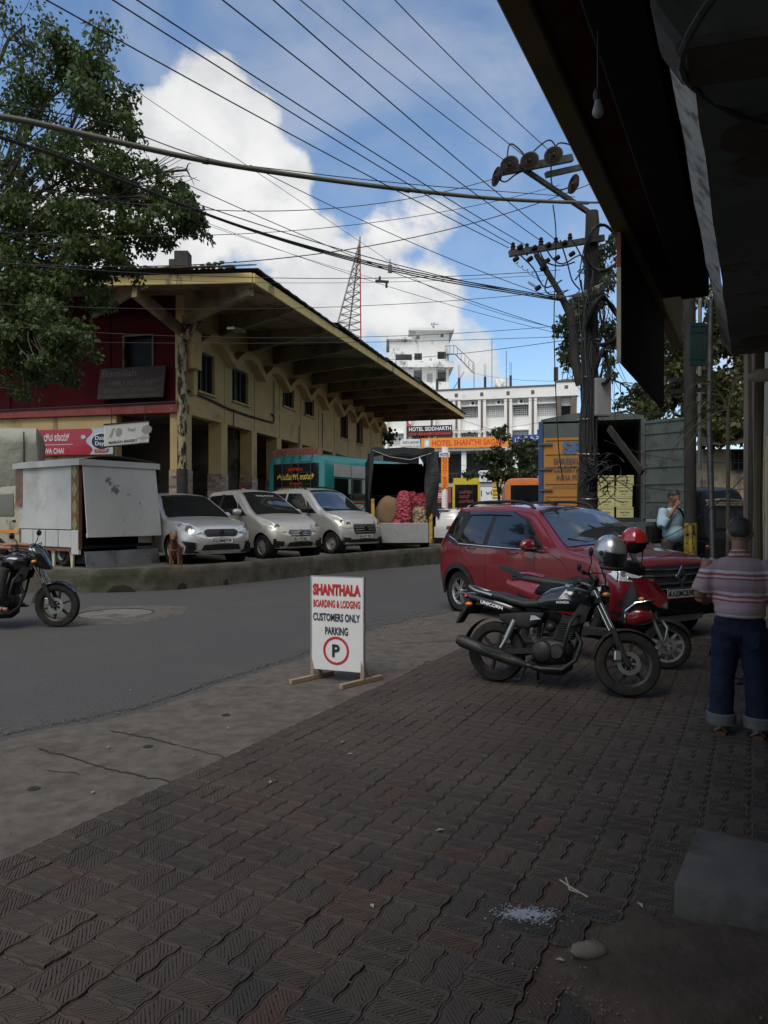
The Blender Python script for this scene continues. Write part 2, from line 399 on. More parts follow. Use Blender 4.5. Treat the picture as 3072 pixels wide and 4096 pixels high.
# interlocking ribbed pavers, laid in pairs
def paver_mat(name, island):
    m = bpy.data.materials.new(name); m.use_nodes = True; nt = m.node_tree; N = nt.nodes; L = nt.links; b = N['Principled BSDF']
    b.inputs['Roughness'].default_value = .7; b.inputs['Specular IOR Level'].default_value = .28
    if island: g = N.new('ShaderNodeNewGeometry'); rnd = g.outputs['Random Per Island']
    else: g = N.new('ShaderNodeObjectInfo'); rnd = g.outputs['Random']
    cr = N.new('ShaderNodeValToRGB'); L.new(rnd, cr.inputs[0]); e = cr.color_ramp.elements
    e[0].position = 0; e[0].color = (.048,.040,.034,1); e[1].position = 1; e[1].color = (.066,.042,.033,1)
    for p, c in ((.3,(.053,.042,.035,1)),(.5,(.041,.038,.034,1)),(.62,(.060,.043,.035,1)),(.80,(.050,.043,.037,1)),(.93,(.070,.042,.032,1))):
        k = e.new(p); k.color = c
    tc = N.new('ShaderNodeTexCoord'); gp = N.new('ShaderNodeNewGeometry')
    n = N.new('ShaderNodeTexNoise'); n.inputs['Scale'].default_value = 1.4; n.inputs['Detail'].default_value = 8; n.inputs['Roughness'].default_value = .65; L.new(gp.outputs['Position'], n.inputs['Vector'])
    mr = N.new('ShaderNodeMapRange'); mr.inputs[1].default_value = .42; mr.inputs[2].default_value = .66; L.new(n.outputs['Fac'], mr.inputs[0])
    mx = N.new('ShaderNodeMix'); mx.data_type = 'RGBA'; L.new(mr.outputs[0], mx.inputs[0]); L.new(cr.outputs[0], mx.inputs[6]); mx.inputs[7].default_value = (.074,.060,.048,1)
    L.new(mx.outputs[2], b.inputs['Base Color'])
    n2 = N.new('ShaderNodeTexNoise'); n2.inputs['Scale'].default_value = 90; n2.inputs['Detail'].default_value = 4; L.new(gp.outputs['Position'], n2.inputs['Vector'])
    bp = N.new('ShaderNodeBump'); bp.inputs['Distance'].default_value = .002; L.new(n2.outputs['Fac'], bp.inputs['Height']); L.new(bp.outputs[0], b.inputs['Normal'])
    M_[name] = m
paver_mat('paver', False); paver_mat('paver_far', True)
A = .206; ZIG = .0042; TH = .03
def zig(t):      # periodic displacement along an edge, period .5
    return float(np.interp((t % .5)*2, (0,.12,.38,.62,.88,1), (0,ZIG,ZIG,-ZIG,-ZIG,0)))
def paver_outline(g, ripple=1):
    ts = [0,.06,.19,.31,.44,.5,.56,.69,.81,.94,1.0]
    o = []
    for t in ts: o.append((t*A, zig(t)))
    for t in [.06,.19,.31,.44]: o.append((A+zig(t), t*A))
    for t in ts[::-1]: o.append((t*A, A/2+zig(t)))
    for t in [.44,.31,.19,.06]: o.append((zig(t), t*A))
    return o
def paver_mesh(ribs, swap=False):
    me = bpy.data.meshes.new('paver'); bm = bmesh.new(); o = paver_outline(0); n = len(o)
    def inset(d):
        r = []
        for i in range(n):
            a, b, c = Vector(o[i-1]), Vector(o[i]), Vector(o[(i+1) % n]); e1 = (b-a).normalized(); e2 = (c-b).normalized()
            n1 = Vector((-e1.y, e1.x)); n2 = Vector((-e2.y, e2.x)); k = (n1+n2); k = k/max(.5, k.dot(n1)); r.append(b + k*d)
        return r
    r0, r1, r2 = inset(.0015), inset(.0032), inset(.010)
    rings = [[bm.verts.new((p.x-A/2, p.y-A/4, z)) for p in r] for r, z in ((r0, -.02), (r0, TH-.005), (r1, TH), (inset(.0075), TH))]
    rings.append([bm.verts.new((p.x-A/2, p.y-A/4, TH-.003)) for p in r2])
    for a, b in zip(rings[:-1], rings[1:]):
        for i in range(n): bm.faces.new((a[i], a[(i+1) % n], b[(i+1) % n], b[i]))
    bm.faces.new(rings[-1])
    # raised ribs running diagonally between fine grooves
    x0, x1, y0, y1 = -A/2+.017, A/2-.017, -A/4+.015, A/4-.015; q2 = math.sqrt(.5)
    pitch = ((x1-x0)+(y1-y0))*q2/ribs; w = pitch*.33
    def clip(c):       # line x - y = c*sqrt2 inside the rectangle
        k = c/q2; lo = max(x0, y0+k); hi = min(x1, y1+k); return lo, hi, k
    for i in range(ribs):
        c = (x0-y1)*q2 + pitch*(i+.5); lo, hi, k = clip(c)
        if hi-lo < .012: continue
        p0 = Vector((lo, lo-k)); p1 = Vector((hi, hi-k)); nn = Vector((q2, -q2))
        p0 += Vector((0, zig((lo+A/2)/A)*.8)); p1 += Vector((0, zig((hi+A/2)/A)*.8))
        d = Vector((q2, q2))*.003
        v = [bm.verts.new(((-q.x if swap else q.x), q.y, z)) for q, z in ((p0-nn*w*1.25, TH-.003), (p0+nn*w*1.25, TH-.003), (p1+nn*w*1.25, TH-.003), (p1-nn*w*1.25, TH-.003), (p0-nn*w+d, TH+.001), (p0+nn*w+d, TH+.001), (p1+nn*w-d, TH+.001), (p1-nn*w-d, TH+.001))]
        for f in ((4,5,6,7),(0,1,5,4),(1,2,6,5),(2,3,7,6),(3,0,4,7)): bm.faces.new([v[j] for j in f])
    if swap:
        for v in bm.verts: v.co.x, v.co.y = v.co.y, v.co.x
        bmesh.ops.reverse_faces(bm, faces=bm.faces)
    bm.to_mesh(me); bm.free(); return me
pm2 = paver_mesh(15, True); pm2.materials.append(M_['paver'])
pm = paver_mesh(15); pm.materials.append(M_['paver'])
pave = thing('paving', 'walk of dark red and grey ribbed interlocking pavers', 'paving', (0,0,0)); del pave['category']; pave['kind'] = 'structure'; del pave['label']
slots = []
for i in range(2, 50):
    for j in range(-13, 5):
        s0 = i*A - .15; n0 = NA + (j+13)*A + .02
        if n0 > NW+.15: continue
        vert = (i+j) % 2
        for k in (0, 1):
            if vert: cs, cn, ang = s0+A/2, n0+A*(.25+.5*k), 0
            else: cs, cn, ang = s0+A*(.25+.5*k), n0+A/2, 1
            p = fr(cs, cn)
            if p.y < 1.2: continue
            px = 384+F*p.x/p.y; py = 512+F*H/p.y
            if px < -70 or px > 850 or py > 1110 or cs > 9.4: continue
            # missing under the soil patch by the step
            e = (px-700)/165; g = (py-985)/72
            bare = e*e+g*g + .5*mnoise.noise(p*3.1)
            if bare < .72: continue
            slots.append((py, p, ang, bare))
slots.sort(key=lambda t: -t[0])
base = math.atan2(Wd_.y, Wd_.x)
far = MB(); pass
sim = []
for sw in (False, True):
    q = paver_mesh(10, sw); sim.append(([v.co.copy() for v in q.vertices], [tuple(p.vertices) for p in q.polygons]))
cnt = 0
for py, p, ang, bare in slots:
    near = cnt < 300
    tz = .010*mnoise.noise(p*1.3) + .0015*random.uniform(-1, 1)
    tilt = .018 if near else .014
    if 880 < py < 1030 and random.random() < .25: tilt *= 2.6; tz += random.uniform(-.004,.008)
    if bare < 1.2: tz -= .02*(1.2-bare)
    E_ = Matrix.Rotation(base + random.gauss(0,.008), 4, 'Z') @ Matrix.Rotation(random.gauss(0, tilt*.5), 4, 'X') @ Matrix.Rotation(random.gauss(0, tilt*.5), 4, 'Y')
    T_ = Matrix.Translation(V(p.x, p.y, tz+.004)) @ E_
    if near:
        o = bpy.data.objects.new('paver', pm2 if ang else pm); col.objects.link(o); o.parent = pave; o.matrix_local = T_; cnt += 1
    else:
        far.add([T_ @ v for v in sim[ang][0]], sim[ang][1])
tag(far.build('far_pavers', 'paver_far', pave), kind='stuff')
# soil heap with broken edge near the step
m = MB(); rows = []
for y in np.linspace(1.7, 3.4, 70):
    row = []
    for x in np.linspace(.2, 2.6, 80):
        px = 384+F*x/y; py = 512+F*H/y
        e = math.hypot((px-705)/195, (py-985)/88); nn = mnoise.noise(V(x*3, y*3, 0))*.25 + mnoise.noise(V(x*9, y*9, 1))*.08
        z = -.02 + .075*max(0, min(1, (1.15+nn-e)*1.6)) + .008*mnoise.noise(V(x*14, y*14, 2)) + .004*mnoise.noise(V(x*40, y*40, 5))
        row.append((x, y, z))
    rows.append(row)
m.grid(rows); tag(m.build('soil_patch', 'soil', smooth=60), kind='structure')
# stones, crumbs, ash, leaves
mat('stone', (.10,.085,.07), (.17,.15,.125), 14, .9, bump=.004)
m = MB(); c = G(588, 967); rows = []
m.ell((c.x, c.y, .055), (.068,.035,.028), 12, 8)
m.v = [tuple(Vector(v) + Vector(v).normalized()*0 + V(.012*mnoise.noise(Vector(v)*21), .01*mnoise.noise(Vector(v)*19+V(4,0,0)), .008*mnoise.noise(Vector(v)*23))) for v in m.v]
tag(m.build('stone', 'stone', smooth=40), 'flat brown stone lying in the soil near the step', 'stone')
m = MB()
for i in range(420):
    px = random.gauss(640, 60); py = random.gauss(975, 28)
    if py < 900: continue
    c = G(px, py, .045 if i % 3 else .038); s = random.uniform(.002,.006); m.ell(c, (s, s*.8, s*.6), 5, 3)
tag(m.build('gravel', 'grit'), kind='stuff', label='crumbs of grit scattered on the soil')
m = MB()
for i in range(900):
    px = random.uniform(0, 768); py = 560 + 460*random.random()**.8
    c = G(px, py, .036 if px > 300 and py > 690 else .02); s = random.uniform(.001,.0045); m.ell(c, (s*1.3, s, s*.6), 5, 3)
tag(m.build('litter_grit', 'grit'), kind='stuff', label='tiny crumbs on road and paving')
mat('ash', (.20,.215,.255), (.28,.30,.35), 40, .95, bump=.004, bscale=80)
mat('charcoal', (.01,.01,.012), None, 30, .9)
def ashpile():
    c = G(527, 915, .034); m = MB(); k = MB()
    t = thing('ash_heap', 'small patch of pale blue grey ash on the pavers', 'ash', c)
    for i in range(1500):
        a = random.uniform(0, 6.28); r = abs(random.gauss(0, .42)); s = random.uniform(.0012,.0035) if r > .35 else random.uniform(.003,.007)
        x, y = c.x + math.cos(a)*r*.15+.02*mnoise.noise(V(a,r,0)*3), c.y + math.sin(a)*r*.075
        (m if random.random() < .85 or x < c.x else k).ell((x, y, .036+random.random()*.003), (s*1.6, s*1.4, s*.35), 5, 3)
    tag(m.build('ash', 'ash', t), kind='stuff'); tag(k.build('char', 'charcoal', t), kind='stuff')
ashpile()
# the cast step at the shop door
mat('step_concrete', (.065,.06,.053), (.105,.098,.086), 3, .85, bump=.006, bscale=14, dirt=(.05,.042,.034), dscale=2.4)
st = thing('doorstep', 'worn concrete step block at the shop door', 'step', G(673.5, 923))
a = G(673.5, 923); u = (G(694, 831, .155)-V(1.09,2.715,.155)); u.z = 0; u.normalize(); r = V(u.y, -u.x, 0)
m = MB(); m.fbox(a-V(0,0,.03), u*.56, r*1.1, V(0,0,.185)); 
o = m.build('block', 'step_concrete', st, bevel=.022, segs=2, smooth=40)
# ================================================================= MARKET HALL (left)
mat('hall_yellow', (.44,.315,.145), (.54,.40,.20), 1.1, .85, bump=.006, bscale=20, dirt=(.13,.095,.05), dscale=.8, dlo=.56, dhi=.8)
mat('hall_fascia', (.66,.49,.18), (.74,.58,.24), 1.5, .8, bump=.003, dirt=(.05,.042,.03), dscale=1.1, dlo=.60, dhi=.68, stretch=(1,1,.35))
mat('hall_red', (.042,.003,.005), (.065,.005,.007), 1.6, .9, spec=.12, bump=.004, dirt=(.045,.012,.012), dscale=1.1, dlo=.5, dhi=.75)
mat('hall_red_band', (.20,.03,.028), (.30,.085,.075), 2.6, .85, bump=.004, dirt=(.33,.19,.16), dscale=4, dlo=.6, dhi=.75)
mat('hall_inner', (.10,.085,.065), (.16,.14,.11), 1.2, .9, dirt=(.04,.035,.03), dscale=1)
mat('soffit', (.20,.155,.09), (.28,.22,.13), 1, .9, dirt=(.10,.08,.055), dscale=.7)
mat('tin', (.03,.03,.03), (.075,.068,.06), 2, .6, .5, dirt=(.10,.055,.03), dscale=3)
mat('peel', (.34,.28,.15), (.42,.36,.22), 4, .8, bump=.006, dirt=(.018,.016,.014), dscale=7, dlo=.46, dhi=.54, stretch=(1,1,.4))
mat('sooty', (.02,.018,.016), (.05,.046,.04), 5, .85, bump=.004)
mat('moss', (.03,.045,.015), (.06,.08,.03), 9, .9)
def tilemat():
    m = bpy.data.materials.new('dado_tiles'); m.use_nodes = True; N = m.node_tree.nodes; L = m.node_tree.links; b = N['Principled BSDF']; b.inputs['Roughness'].default_value = .35
    tc = N.new('ShaderNodeTexCoord'); sp = N.new('ShaderNodeSeparateXYZ'); L.new(tc.outputs['Object'], sp.inputs[0])
    ad = N.new('ShaderNodeMath'); ad.operation = 'ADD'; L.new(sp.outputs[0], ad.inputs[0]); L.new(sp.outputs[1], ad.inputs[1])
    cb = N.new('ShaderNodeCombineXYZ'); L.new(ad.outputs[0], cb.inputs[0]); L.new(sp.outputs[2], cb.inputs[1])
    br = N.new('ShaderNodeTexBrick'); br.inputs['Scale'].default_value = 1; br.inputs['Brick Width'].default_value = .22; br.inputs['Row Height'].default_value = .10
    br.inputs['Mortar Size'].default_value = .006; br.inputs['Color1'].default_value = (.36,.28,.2,1); br.inputs['Color2'].default_value = (.09,.045,.03,1); br.inputs['Mortar'].default_value = (.25,.2,.16,1); br.inputs['Bias'].default_value = -.1
    L.new(cb.outputs[0], br.inputs['Vector']); L.new(br.outputs[0], b.inputs['Base Color']); M_['dado_tiles'] = m
tilemat()
C0 = V(-6.33, 22.8, 0); HU = V(.2303, .9731, 0); HV = V(-.9731, .2303, 0)
def hp(t, s, z): return C0 + HU*t + HV*s + V(0,0,z)
hall = thing('market_hall', 'two storey yellow and dark red market hall with wide overhanging roof', 'building', C0)
# ground floor: columns along the yellow side and the corner
BAY = 2.62; ZB = 4.69
def hbox(m, t0, t1, s0, s1, z0, z1): m.fbox(hp(t0, s0, z0), HU*(t1-t0), HV*(s1-s0), V(0,0,z1-z0))
for i in range(11):
    t = i*BAY
    m = MB(); hbox(m, t, t+.5, .0, .5, 2.88, ZB+.01); c = m.build('column', 'hall_yellow', hall, bevel=.012)
    m = MB(); hbox(m, t-.02, t+.52, -.02, .52, LOT, 2.88); m.build('tiled_base', 'dado_tiles', c)
for s in (3.0, 6.2, 9.4, 12.6):
    m = MB(); hbox(m, .02, .5, s, s+.5, 2.88, ZB+.01); c = m.build('column', 'hall_yellow', hall)
    m = MB(); hbox(m, 0, .52, s-.02, s+.52, LOT, 2.88); m.build('tiled_base', 'dado_tiles', c)
# interior behind the arcade
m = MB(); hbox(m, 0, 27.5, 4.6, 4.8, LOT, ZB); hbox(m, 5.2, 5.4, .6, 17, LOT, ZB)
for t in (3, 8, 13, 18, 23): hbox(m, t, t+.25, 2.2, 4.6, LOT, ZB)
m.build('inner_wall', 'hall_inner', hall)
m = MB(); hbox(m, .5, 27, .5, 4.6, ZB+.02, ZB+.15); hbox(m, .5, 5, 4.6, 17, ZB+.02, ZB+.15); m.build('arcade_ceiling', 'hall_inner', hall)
m = MB(); hbox(m, -.3, 27.4, -.3, 17, LOT-.02, LOT+.12); m.build('plinth', 'lot_concrete', hall)
for t, w in ((1.0,.9),(5.6,1.1),(9.3,.8),(14,1.2)):
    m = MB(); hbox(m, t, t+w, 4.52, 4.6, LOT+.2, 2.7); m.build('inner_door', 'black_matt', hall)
# upper wall of the yellow side, built round its window openings
wins = [(.9,2.1,5.55,6.9),(3.5,4.9,5.62,6.85),(8.5,9.9,6.15,7.05),(11.3,12.7,6.15,7.05),(17.1,18.6,5.65,7.1),(20.4,21.9,5.65,7.15)]
WT = 8.45
cuts = sorted(wins); m = MB(); t = 0.0
for a, b, z0, z1 in cuts:
    hbox(m, t, a, 0, .3, ZB, WT); hbox(m, a, b, 0, .3, ZB, z0); hbox(m, a, b, 0, .3, z1, WT); t = b
hbox(m, t, 27.2, 0, .3, ZB, WT)
m.build('upper_wall', 'hall_yellow', hall)
mat('win_frame', (.03,.028,.025), (.06,.055,.05), 5, .6)
mat('win_dark', (.006,.007,.009), (.015,.017,.02), 2, .4, spec=.08)
for a, b, z0, z1 in wins:
    m = MB(); hbox(m, a, b, .18, .22, z0, z1); w = m.build('window', 'win_dark', hall)
    m = MB(); k = .06
    hbox(m, a, b, .10, .18, z0, z0+k); hbox(m, a, b, .10, .18, z1-k, z1); hbox(m, a, a+k, .10, .18, z0+k, z1-k); hbox(m, b-k, b, .10, .18, z0+k, z1-k)
    for j in (1, 2): x = a+(b-a)*j/3; hbox(m, x-.02, x+.02, .11, .17, z0+k, z1-k)
    m.build('window_frame', 'win_frame', w)
    m = MB(); hbox(m, a-.08, b+.08, -.1, .12, z0-.07, z0-.003); m.build('sill', 'hall_yellow', w)
# pilaster strips and thin vertical joints
for i in range(1, 11):
    m = MB(); t = i*BAY+.25; hbox(m, t-.03, t+.03, -.025, .002, ZB+.02, 7.0); m.build('wall_rib', 'hall_yellow', hall)
# chevron moulding
zz = MB(); path = []
for i in range(10):
    tp = .45 + 2.72*i
    path += [(tp, 6.98), (tp+.72, 7.42), (tp+1.25, 7.55), (tp+1.85, 7.45)] 
path.append((27.2, 7.0))
bot = [(t, z-.26) for t, z in path]
for (t0, z0), (t1, z1) in zip(path[:-1], path[1:]):
    a, b = hp(t0, 0, z0), hp(t1, 0, z1); a2, b2 = hp(t0, 0, z0-.28), hp(t1, 0, z1-.28); o = -HV*.34
    zz.add([a2, b2, b, a, a2+o, b2+o, b+o, a+o], [(0,1,2,3),(7,6,5,4),(4,5,1,0),(3,2,6,7),(0,3,7,4),(1,5,6,2)])
zz.build('chevron_moulding', 'hall_yellow', hall, fix=True)
m = MB(); hbox(m, -.02, .5, -.36, .32, 6.1, 7.3); hbox(m, .28, .5, -.2, .0, 5.3, 6.1); m.build('corner_pier', 'hall_yellow', hall, bevel=.02)
# pipes
m = MB(); m.tube([hp(-.1,-.06,5.42), hp(1.5,-.06,5.36), hp(3.0,-.07,5.25), hp(4.9,-.06,5.22), hp(7.3,-.06,5.25), hp(7.4,-.06,5.5), hp(7.1,-.06,5.6)], .035, 6); m.build('service_pipe', 'sooty', hall, smooth=40)
for t, z0, z1 in ((3.5,5.3,3.9),(10.4,5.5,3.6),(13.8,6.5,3.9),(7.36,7.0,5.5)):
    m = MB(); m.tube([hp(t,-.06,z0), hp(t,-.06,z1)], .02, 5); m.build('conduit', 'sooty', hall)
m = MB(); m.tube([hp(-.16,-.02,LOT), hp(-.16,-.02,2.9)], .17, 10); m.build('pipe_foot', 'sooty', hall, smooth=50)
m = MB(); m.tube([hp(-.16,-.02,2.9), hp(-.16,-.02,5.6), hp(-.16,-.02,6.9), hp(-.05,-.25,7.4), hp(.1,-.6,7.75)], .15, 10); m.build('drain_pipe', 'peel', hall, smooth=50)
# red front
rw = [(1.1,2.1,6.22,7.2),(4.6,5.7,5.9,7.0),(8.2,9.3,5.9,7.0)]
m = MB(); s = .3
for a, b, z0, z1 in rw:
    hbox(m, -.02, .28, s, a, 4.98, 8.5); hbox(m, -.02, .28, a, b, 4.98, z0); hbox(m, -.02, .28, a, b, z1, 8.5); s = b
hbox(m, -.02, .28, s, 17, 4.98, 8.5); hbox(m, -.02, .28, 2.0, 17, 8.5, 9.4); m.build('red_wall', 'hall_red', hall)
for a, b, z0, z1 in rw:
    m = MB(); hbox(m, .2, .24, a, b, z0, z1); w = m.build('window', 'win_dark', hall)
    m = MB(); k = .05; hbox(m, -.06, .1, a-k, b+k, z1, z1+k); hbox(m, -.06, .1, a-k, a, z0, z1); hbox(m, -.06, .1, b, b+k, z0, z1); m.build('window_frame', 'hall_inner', w)
for s in (2.6, 6.4, 10.2):
    m = MB(); hbox(m, -.07, -.022, s, s+.05, 5.0, 8.3); m.build('wall_joint', 'hall_red', hall)
m = MB(); hbox(m, -.16, .3, -.02, 17, ZB, 4.978); m.build('red_band', 'hall_red_band', hall, bevel=.01)
m = MB(); m.tube([hp(-.2,s,5.02-.01*s) for s in (0,4,8,16)], .03, 6); m.build('front_pipe', 'sooty', hall)
m = MB(); hbox(m, .0, .3, 2.42, 17, 2.9, ZB-.01); m.build('front_panel', 'hall_yellow', hall)
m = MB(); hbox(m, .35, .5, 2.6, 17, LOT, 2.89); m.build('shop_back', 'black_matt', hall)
# roof: slab, fascia, ribs, tin sheets
E0 = V(-3.54, 19.4, 7.98); E1 = V(5.25, 47.2, 7.95); E2 = E0 + HV*18 + V(0,0,1.0)
w0 = hp(0, .15, 8.42); w1 = hp(27.2, .15, 8.42); w2 = hp(0, 17, 9.4)
m = MB(); th = V(0,0,.1)
def slab(a, b, c, d):
    up = V(0,0,.1); m.add([a, b, c, d, a+up, b+up, c+up, d+up], [(3,2,1,0),(4,5,6,7),(0,1,5,4),(1,2,6,5),(2,3,7,6),(3,0,4,7)])
lo = V(0,0,-.12)
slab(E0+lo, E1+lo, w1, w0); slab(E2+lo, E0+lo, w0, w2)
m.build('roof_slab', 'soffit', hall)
def fascia(a, b, n, nm):
    k = MB(); L_ = (b-a); steps = 30; d = .06
    k.fbox(a+V(0,0,-.27), L_, n*d, V(0,0,.27)); return k.build(nm, 'hall_fascia', hall, bevel=.008)
nR = V((E1-E0).y, -(E1-E0).x, 0).normalized(); nF = V(-(E0-E2).y, (E0-E2).x, 0).normalized(); nF = -nF if nF.y > 0 else nF
fascia(E0+nR*.0-V(0,0,0), E1, nR, 'eave_fascia'); fascia(E2, E0+HV*.0, nF, 'gable_fascia')
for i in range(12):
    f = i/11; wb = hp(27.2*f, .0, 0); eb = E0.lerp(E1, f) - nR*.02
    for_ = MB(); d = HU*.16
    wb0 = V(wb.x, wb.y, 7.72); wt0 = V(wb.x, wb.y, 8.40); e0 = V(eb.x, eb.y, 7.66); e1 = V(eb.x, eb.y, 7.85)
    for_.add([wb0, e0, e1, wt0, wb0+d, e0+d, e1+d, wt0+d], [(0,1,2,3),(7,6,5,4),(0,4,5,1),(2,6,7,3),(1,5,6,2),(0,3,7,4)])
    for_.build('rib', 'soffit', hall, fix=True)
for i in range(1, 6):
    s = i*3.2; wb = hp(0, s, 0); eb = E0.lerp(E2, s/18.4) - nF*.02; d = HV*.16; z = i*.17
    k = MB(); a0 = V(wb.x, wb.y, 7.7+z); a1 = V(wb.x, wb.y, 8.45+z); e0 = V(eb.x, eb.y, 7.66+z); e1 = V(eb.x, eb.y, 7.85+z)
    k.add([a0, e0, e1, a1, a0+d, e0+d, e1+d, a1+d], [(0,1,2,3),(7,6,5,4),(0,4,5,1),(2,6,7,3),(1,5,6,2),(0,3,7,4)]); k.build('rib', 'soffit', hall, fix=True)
k = MB(); k.bar(hp(.0,.0,7.6), E0+V(-.1,.3,-.36), .18, .3); k.build('hip_rib', 'soffit', hall)
k = MB(); k.bar(hp(0,.1,7.3), E0+HV*3.6+V(0,.1,-.2), .16, .34); k.build('brace', 'soffit', hall)
# corrugated sheets: five overlapping lengths down the right side, and the front
ridge = lambda f: hp(27.2*f, 8.5, 9.5)
def sheet(a, b, c, d, n=60, amp=.010, rise=0):
    k = MB(); rows = []
    for i in range(n+1):
        f = i/n; p = a.lerp(b, f); q = d.lerp(c, f); z = amp*math.sin(f*n*1.57)
        rows.append([p+V(0,0,z+rise), p.lerp(q,.5)+V(0,0,z+rise), q+V(0,0,z+rise), ])
    rows2 = [[v-V(0,0,.03) for v in r] for r in rows]
    k.grid(rows); k.grid([r[::-1] for r in rows2])
    k.grid([[r[0] for r in rows], [r[0] for r in rows2]])
    return k.build('roof_sheet', 'tin', hall, fix=True)
for i in range(5):
    f0, f1 = i/5-.0, (i+1)/5+.004; out = nR*(.16+.05*(i % 2)) ; tilt = V(0,0,.10)
    a = E0.lerp(E1, f0)+out+V(0,0,.13); b = E0.lerp(E1, f1)+out+V(0,0,.03)
    sheet(a, b, ridge(f1)+V(0,0,.1), ridge(f0)+V(0,0,.2), 40)
sheet(E0-V(0,0,-.12)+nF*.3+nR*.25, E2+nF*.3+V(0,0,.12), E2+HU*9+V(0,0,.3), ridge(0)+V(0,0,.05), 120)
k = MB(); c = P(183,262,21.5); k.box(c+V(0,0,-.1), (.42,.42,.75)); k.box(c+V(-.27,0,-.22), (.2,.4,.5)); k.build('roof_vent_block', 'sooty', hall, bevel=.02)
k = MB(); a = E0+HV*3+HU*1.0; 
for i in range(260):
    p = a+HV*random.uniform(-2.0,3.2)+V(0,0,.62+random.random()*.22)+HU*random.uniform(0,1.2); s = random.uniform(.04,.10); k.ell(p, (s,s,s*.6), 5, 3)
tag(k.build('roof_creeper', 'moss', hall), kind='stuff')
# plants growing out of the far end of the moulding
k = MB()
for i in range(90):
    p = hp(27.2+random.gauss(0,.25), -.4+random.gauss(0,.3), 6.6+random.gauss(0,.28)); s = random.uniform(.05,.14); k.ell(p, (s,s*.5,s), 5, 3)
tag(k.build('wall_plants', 'moss', hall), kind='stuff')
k = MB(); k.bar(hp(.4,-1.4,7.4), hp(1.3,-1.4,7.5), .25, .07); lamp = k.build('soffit_lamp', 'lamp_old', hall)
# signs on the hall
mat('sign_red', (.36,.012,.03), (.42,.018,.04), 2, .45, coat=.2); mat('sign_white', (.62,.62,.6), (.7,.7,.68), 3, .5, dirt=(.32,.3,.27), dscale=2, dlo=.55, dhi=.8)
mat('sign_pale', (.42,.48,.55), (.5,.55,.6), 3, .45); mat('sign_old', (.045,.036,.034), (.07,.058,.054), 3, .9, spec=.15, dirt=(.05,.045,.04), dscale=3)
mat('ink_old', (.11,.09,.085), None, 3, .9, spec=.1); mat('sign_grey', (.16,.20,.24), (.22,.26,.30), 3, .6); mat('ink_grey', (.30,.29,.27), None, 4, .6)
FR = -HV; FN = -HU
sg = thing('shop_sign', 'long red shop sign with white script and pale ice cream emblem', 'sign', hp(-.12,4.6,3.4))
m = MB(); hbox(m, -.12, -.03, 3.15, 7.6, 3.42, 4.27); m.build('panel', 'sign_red', sg)
m = MB(); pl = []
for i in range(25):
    a = i/24; pl.append((.12*math.sin(a*9)+.05, a*.85))
m.prism([(0+x, z) for x, z in pl] + [(.92,.85),(.92,0)], hp(-.135,3.36,3.42), FR, UP, FN*.012); m.build('emblem_panel', 'sign_pale', sg)
cc = hp(-.15, 2.85, 3.84)
def ellipse(c, a, b, mt, nm, par, d, rr=FR, nn=FN): k = MB(); k.prism([(a*math.cos(t), b*math.sin(t)) for t in np.linspace(0, 6.283, 29)[:-1]], c, rr, UP, nn*d); return k.build(nm, mt, par)
ellipse(cc, .40,.28,'ink_white','emblem_rim',sg,.008); ellipse(cc+FN*.008, .37,.25,'ink_navy','emblem_disc',sg,.006)
letters('Dairy\nDay', cc+FN*.016, FR, UP, .46, .34, 'ink_white', sg, bold=.01)
m = MB(); m.prism([(-.25,-.06),(.22,-.06),(.26,.05),(-.27,.05)], cc-UP*.30+FN*.006, FR, UP, FN*.006); m.build('ribbon', 'ink_red', sg); letters('LOTS OF FUN', cc-UP*.30+FN*.014, FR, UP, .4, .06, 'ink_white', sg)
letters('ರ್ವ ಚಾಯ್', hp(-.125,4.55,4.02), FR, UP, .95, .26, 'ink_white', sg, bold=.01); letters('WA CHAI', hp(-.125,4.65,3.56), FR, UP, .75, .18, 'ink_white', sg, bold=.015)
m = MB(); hbox(m, -.128, -.121, 3.95, 6.0, 3.76, 3.775); m.build('rule_line', 'ink_white', sg); ellipse(hp(-.125,3.55,4.0), .09,.07,'sign_pale','drop',sg,.006)
sb = thing('hanging_sign', 'tilted white bakery signboard hanging under the red band', 'sign', hp(-.9,1.9,3.6))
a = P(104.5, 447.5, 22.0); b = P(149, 441, 22.6); a.z = 3.55; b.z = 3.74; r_ = (b-a); L_ = r_.length; r_.normalize(); u_ = UP
n_ = r_.cross(UP).normalized()
m = MB(); m.fbox(a, r_*L_, n_*-.12, UP*.66); m.build('panel', 'sign_white', sb, bevel=.01)
m = MB(); m.fbox(a-r_*.02+n_*.02, r_*(L_+.04), n_*-.16, UP*-.03); m.fbox(a-r_*.02+n_*.02+UP*.66, r_*(L_+.04), n_*-.16, UP*.03); m.build('frame', 'sign_old', sb)
letters('MARIAN BAKERY', a+r_*.55+UP*.1+n_*.003, r_, UP, .85, .085, 'ink_black', sb, bold=.02)
letters('ಬೇಕರಿ ಉಡುಪಿ', a+r_*1.15+UP*.16+n_*.003, r_, UP, .42, .07, 'ink_grey', sb); letters('Real', a+r_*.8+UP*.45+n_*.003, r_, UP, .22, .12, 'ink_grey', sb, bold=.02)
def blob(c, pts, mt, par): k = MB(); k.prism(pts, c+n_*.002, r_, UP, n_*.003); k.build('picture', mt, par)
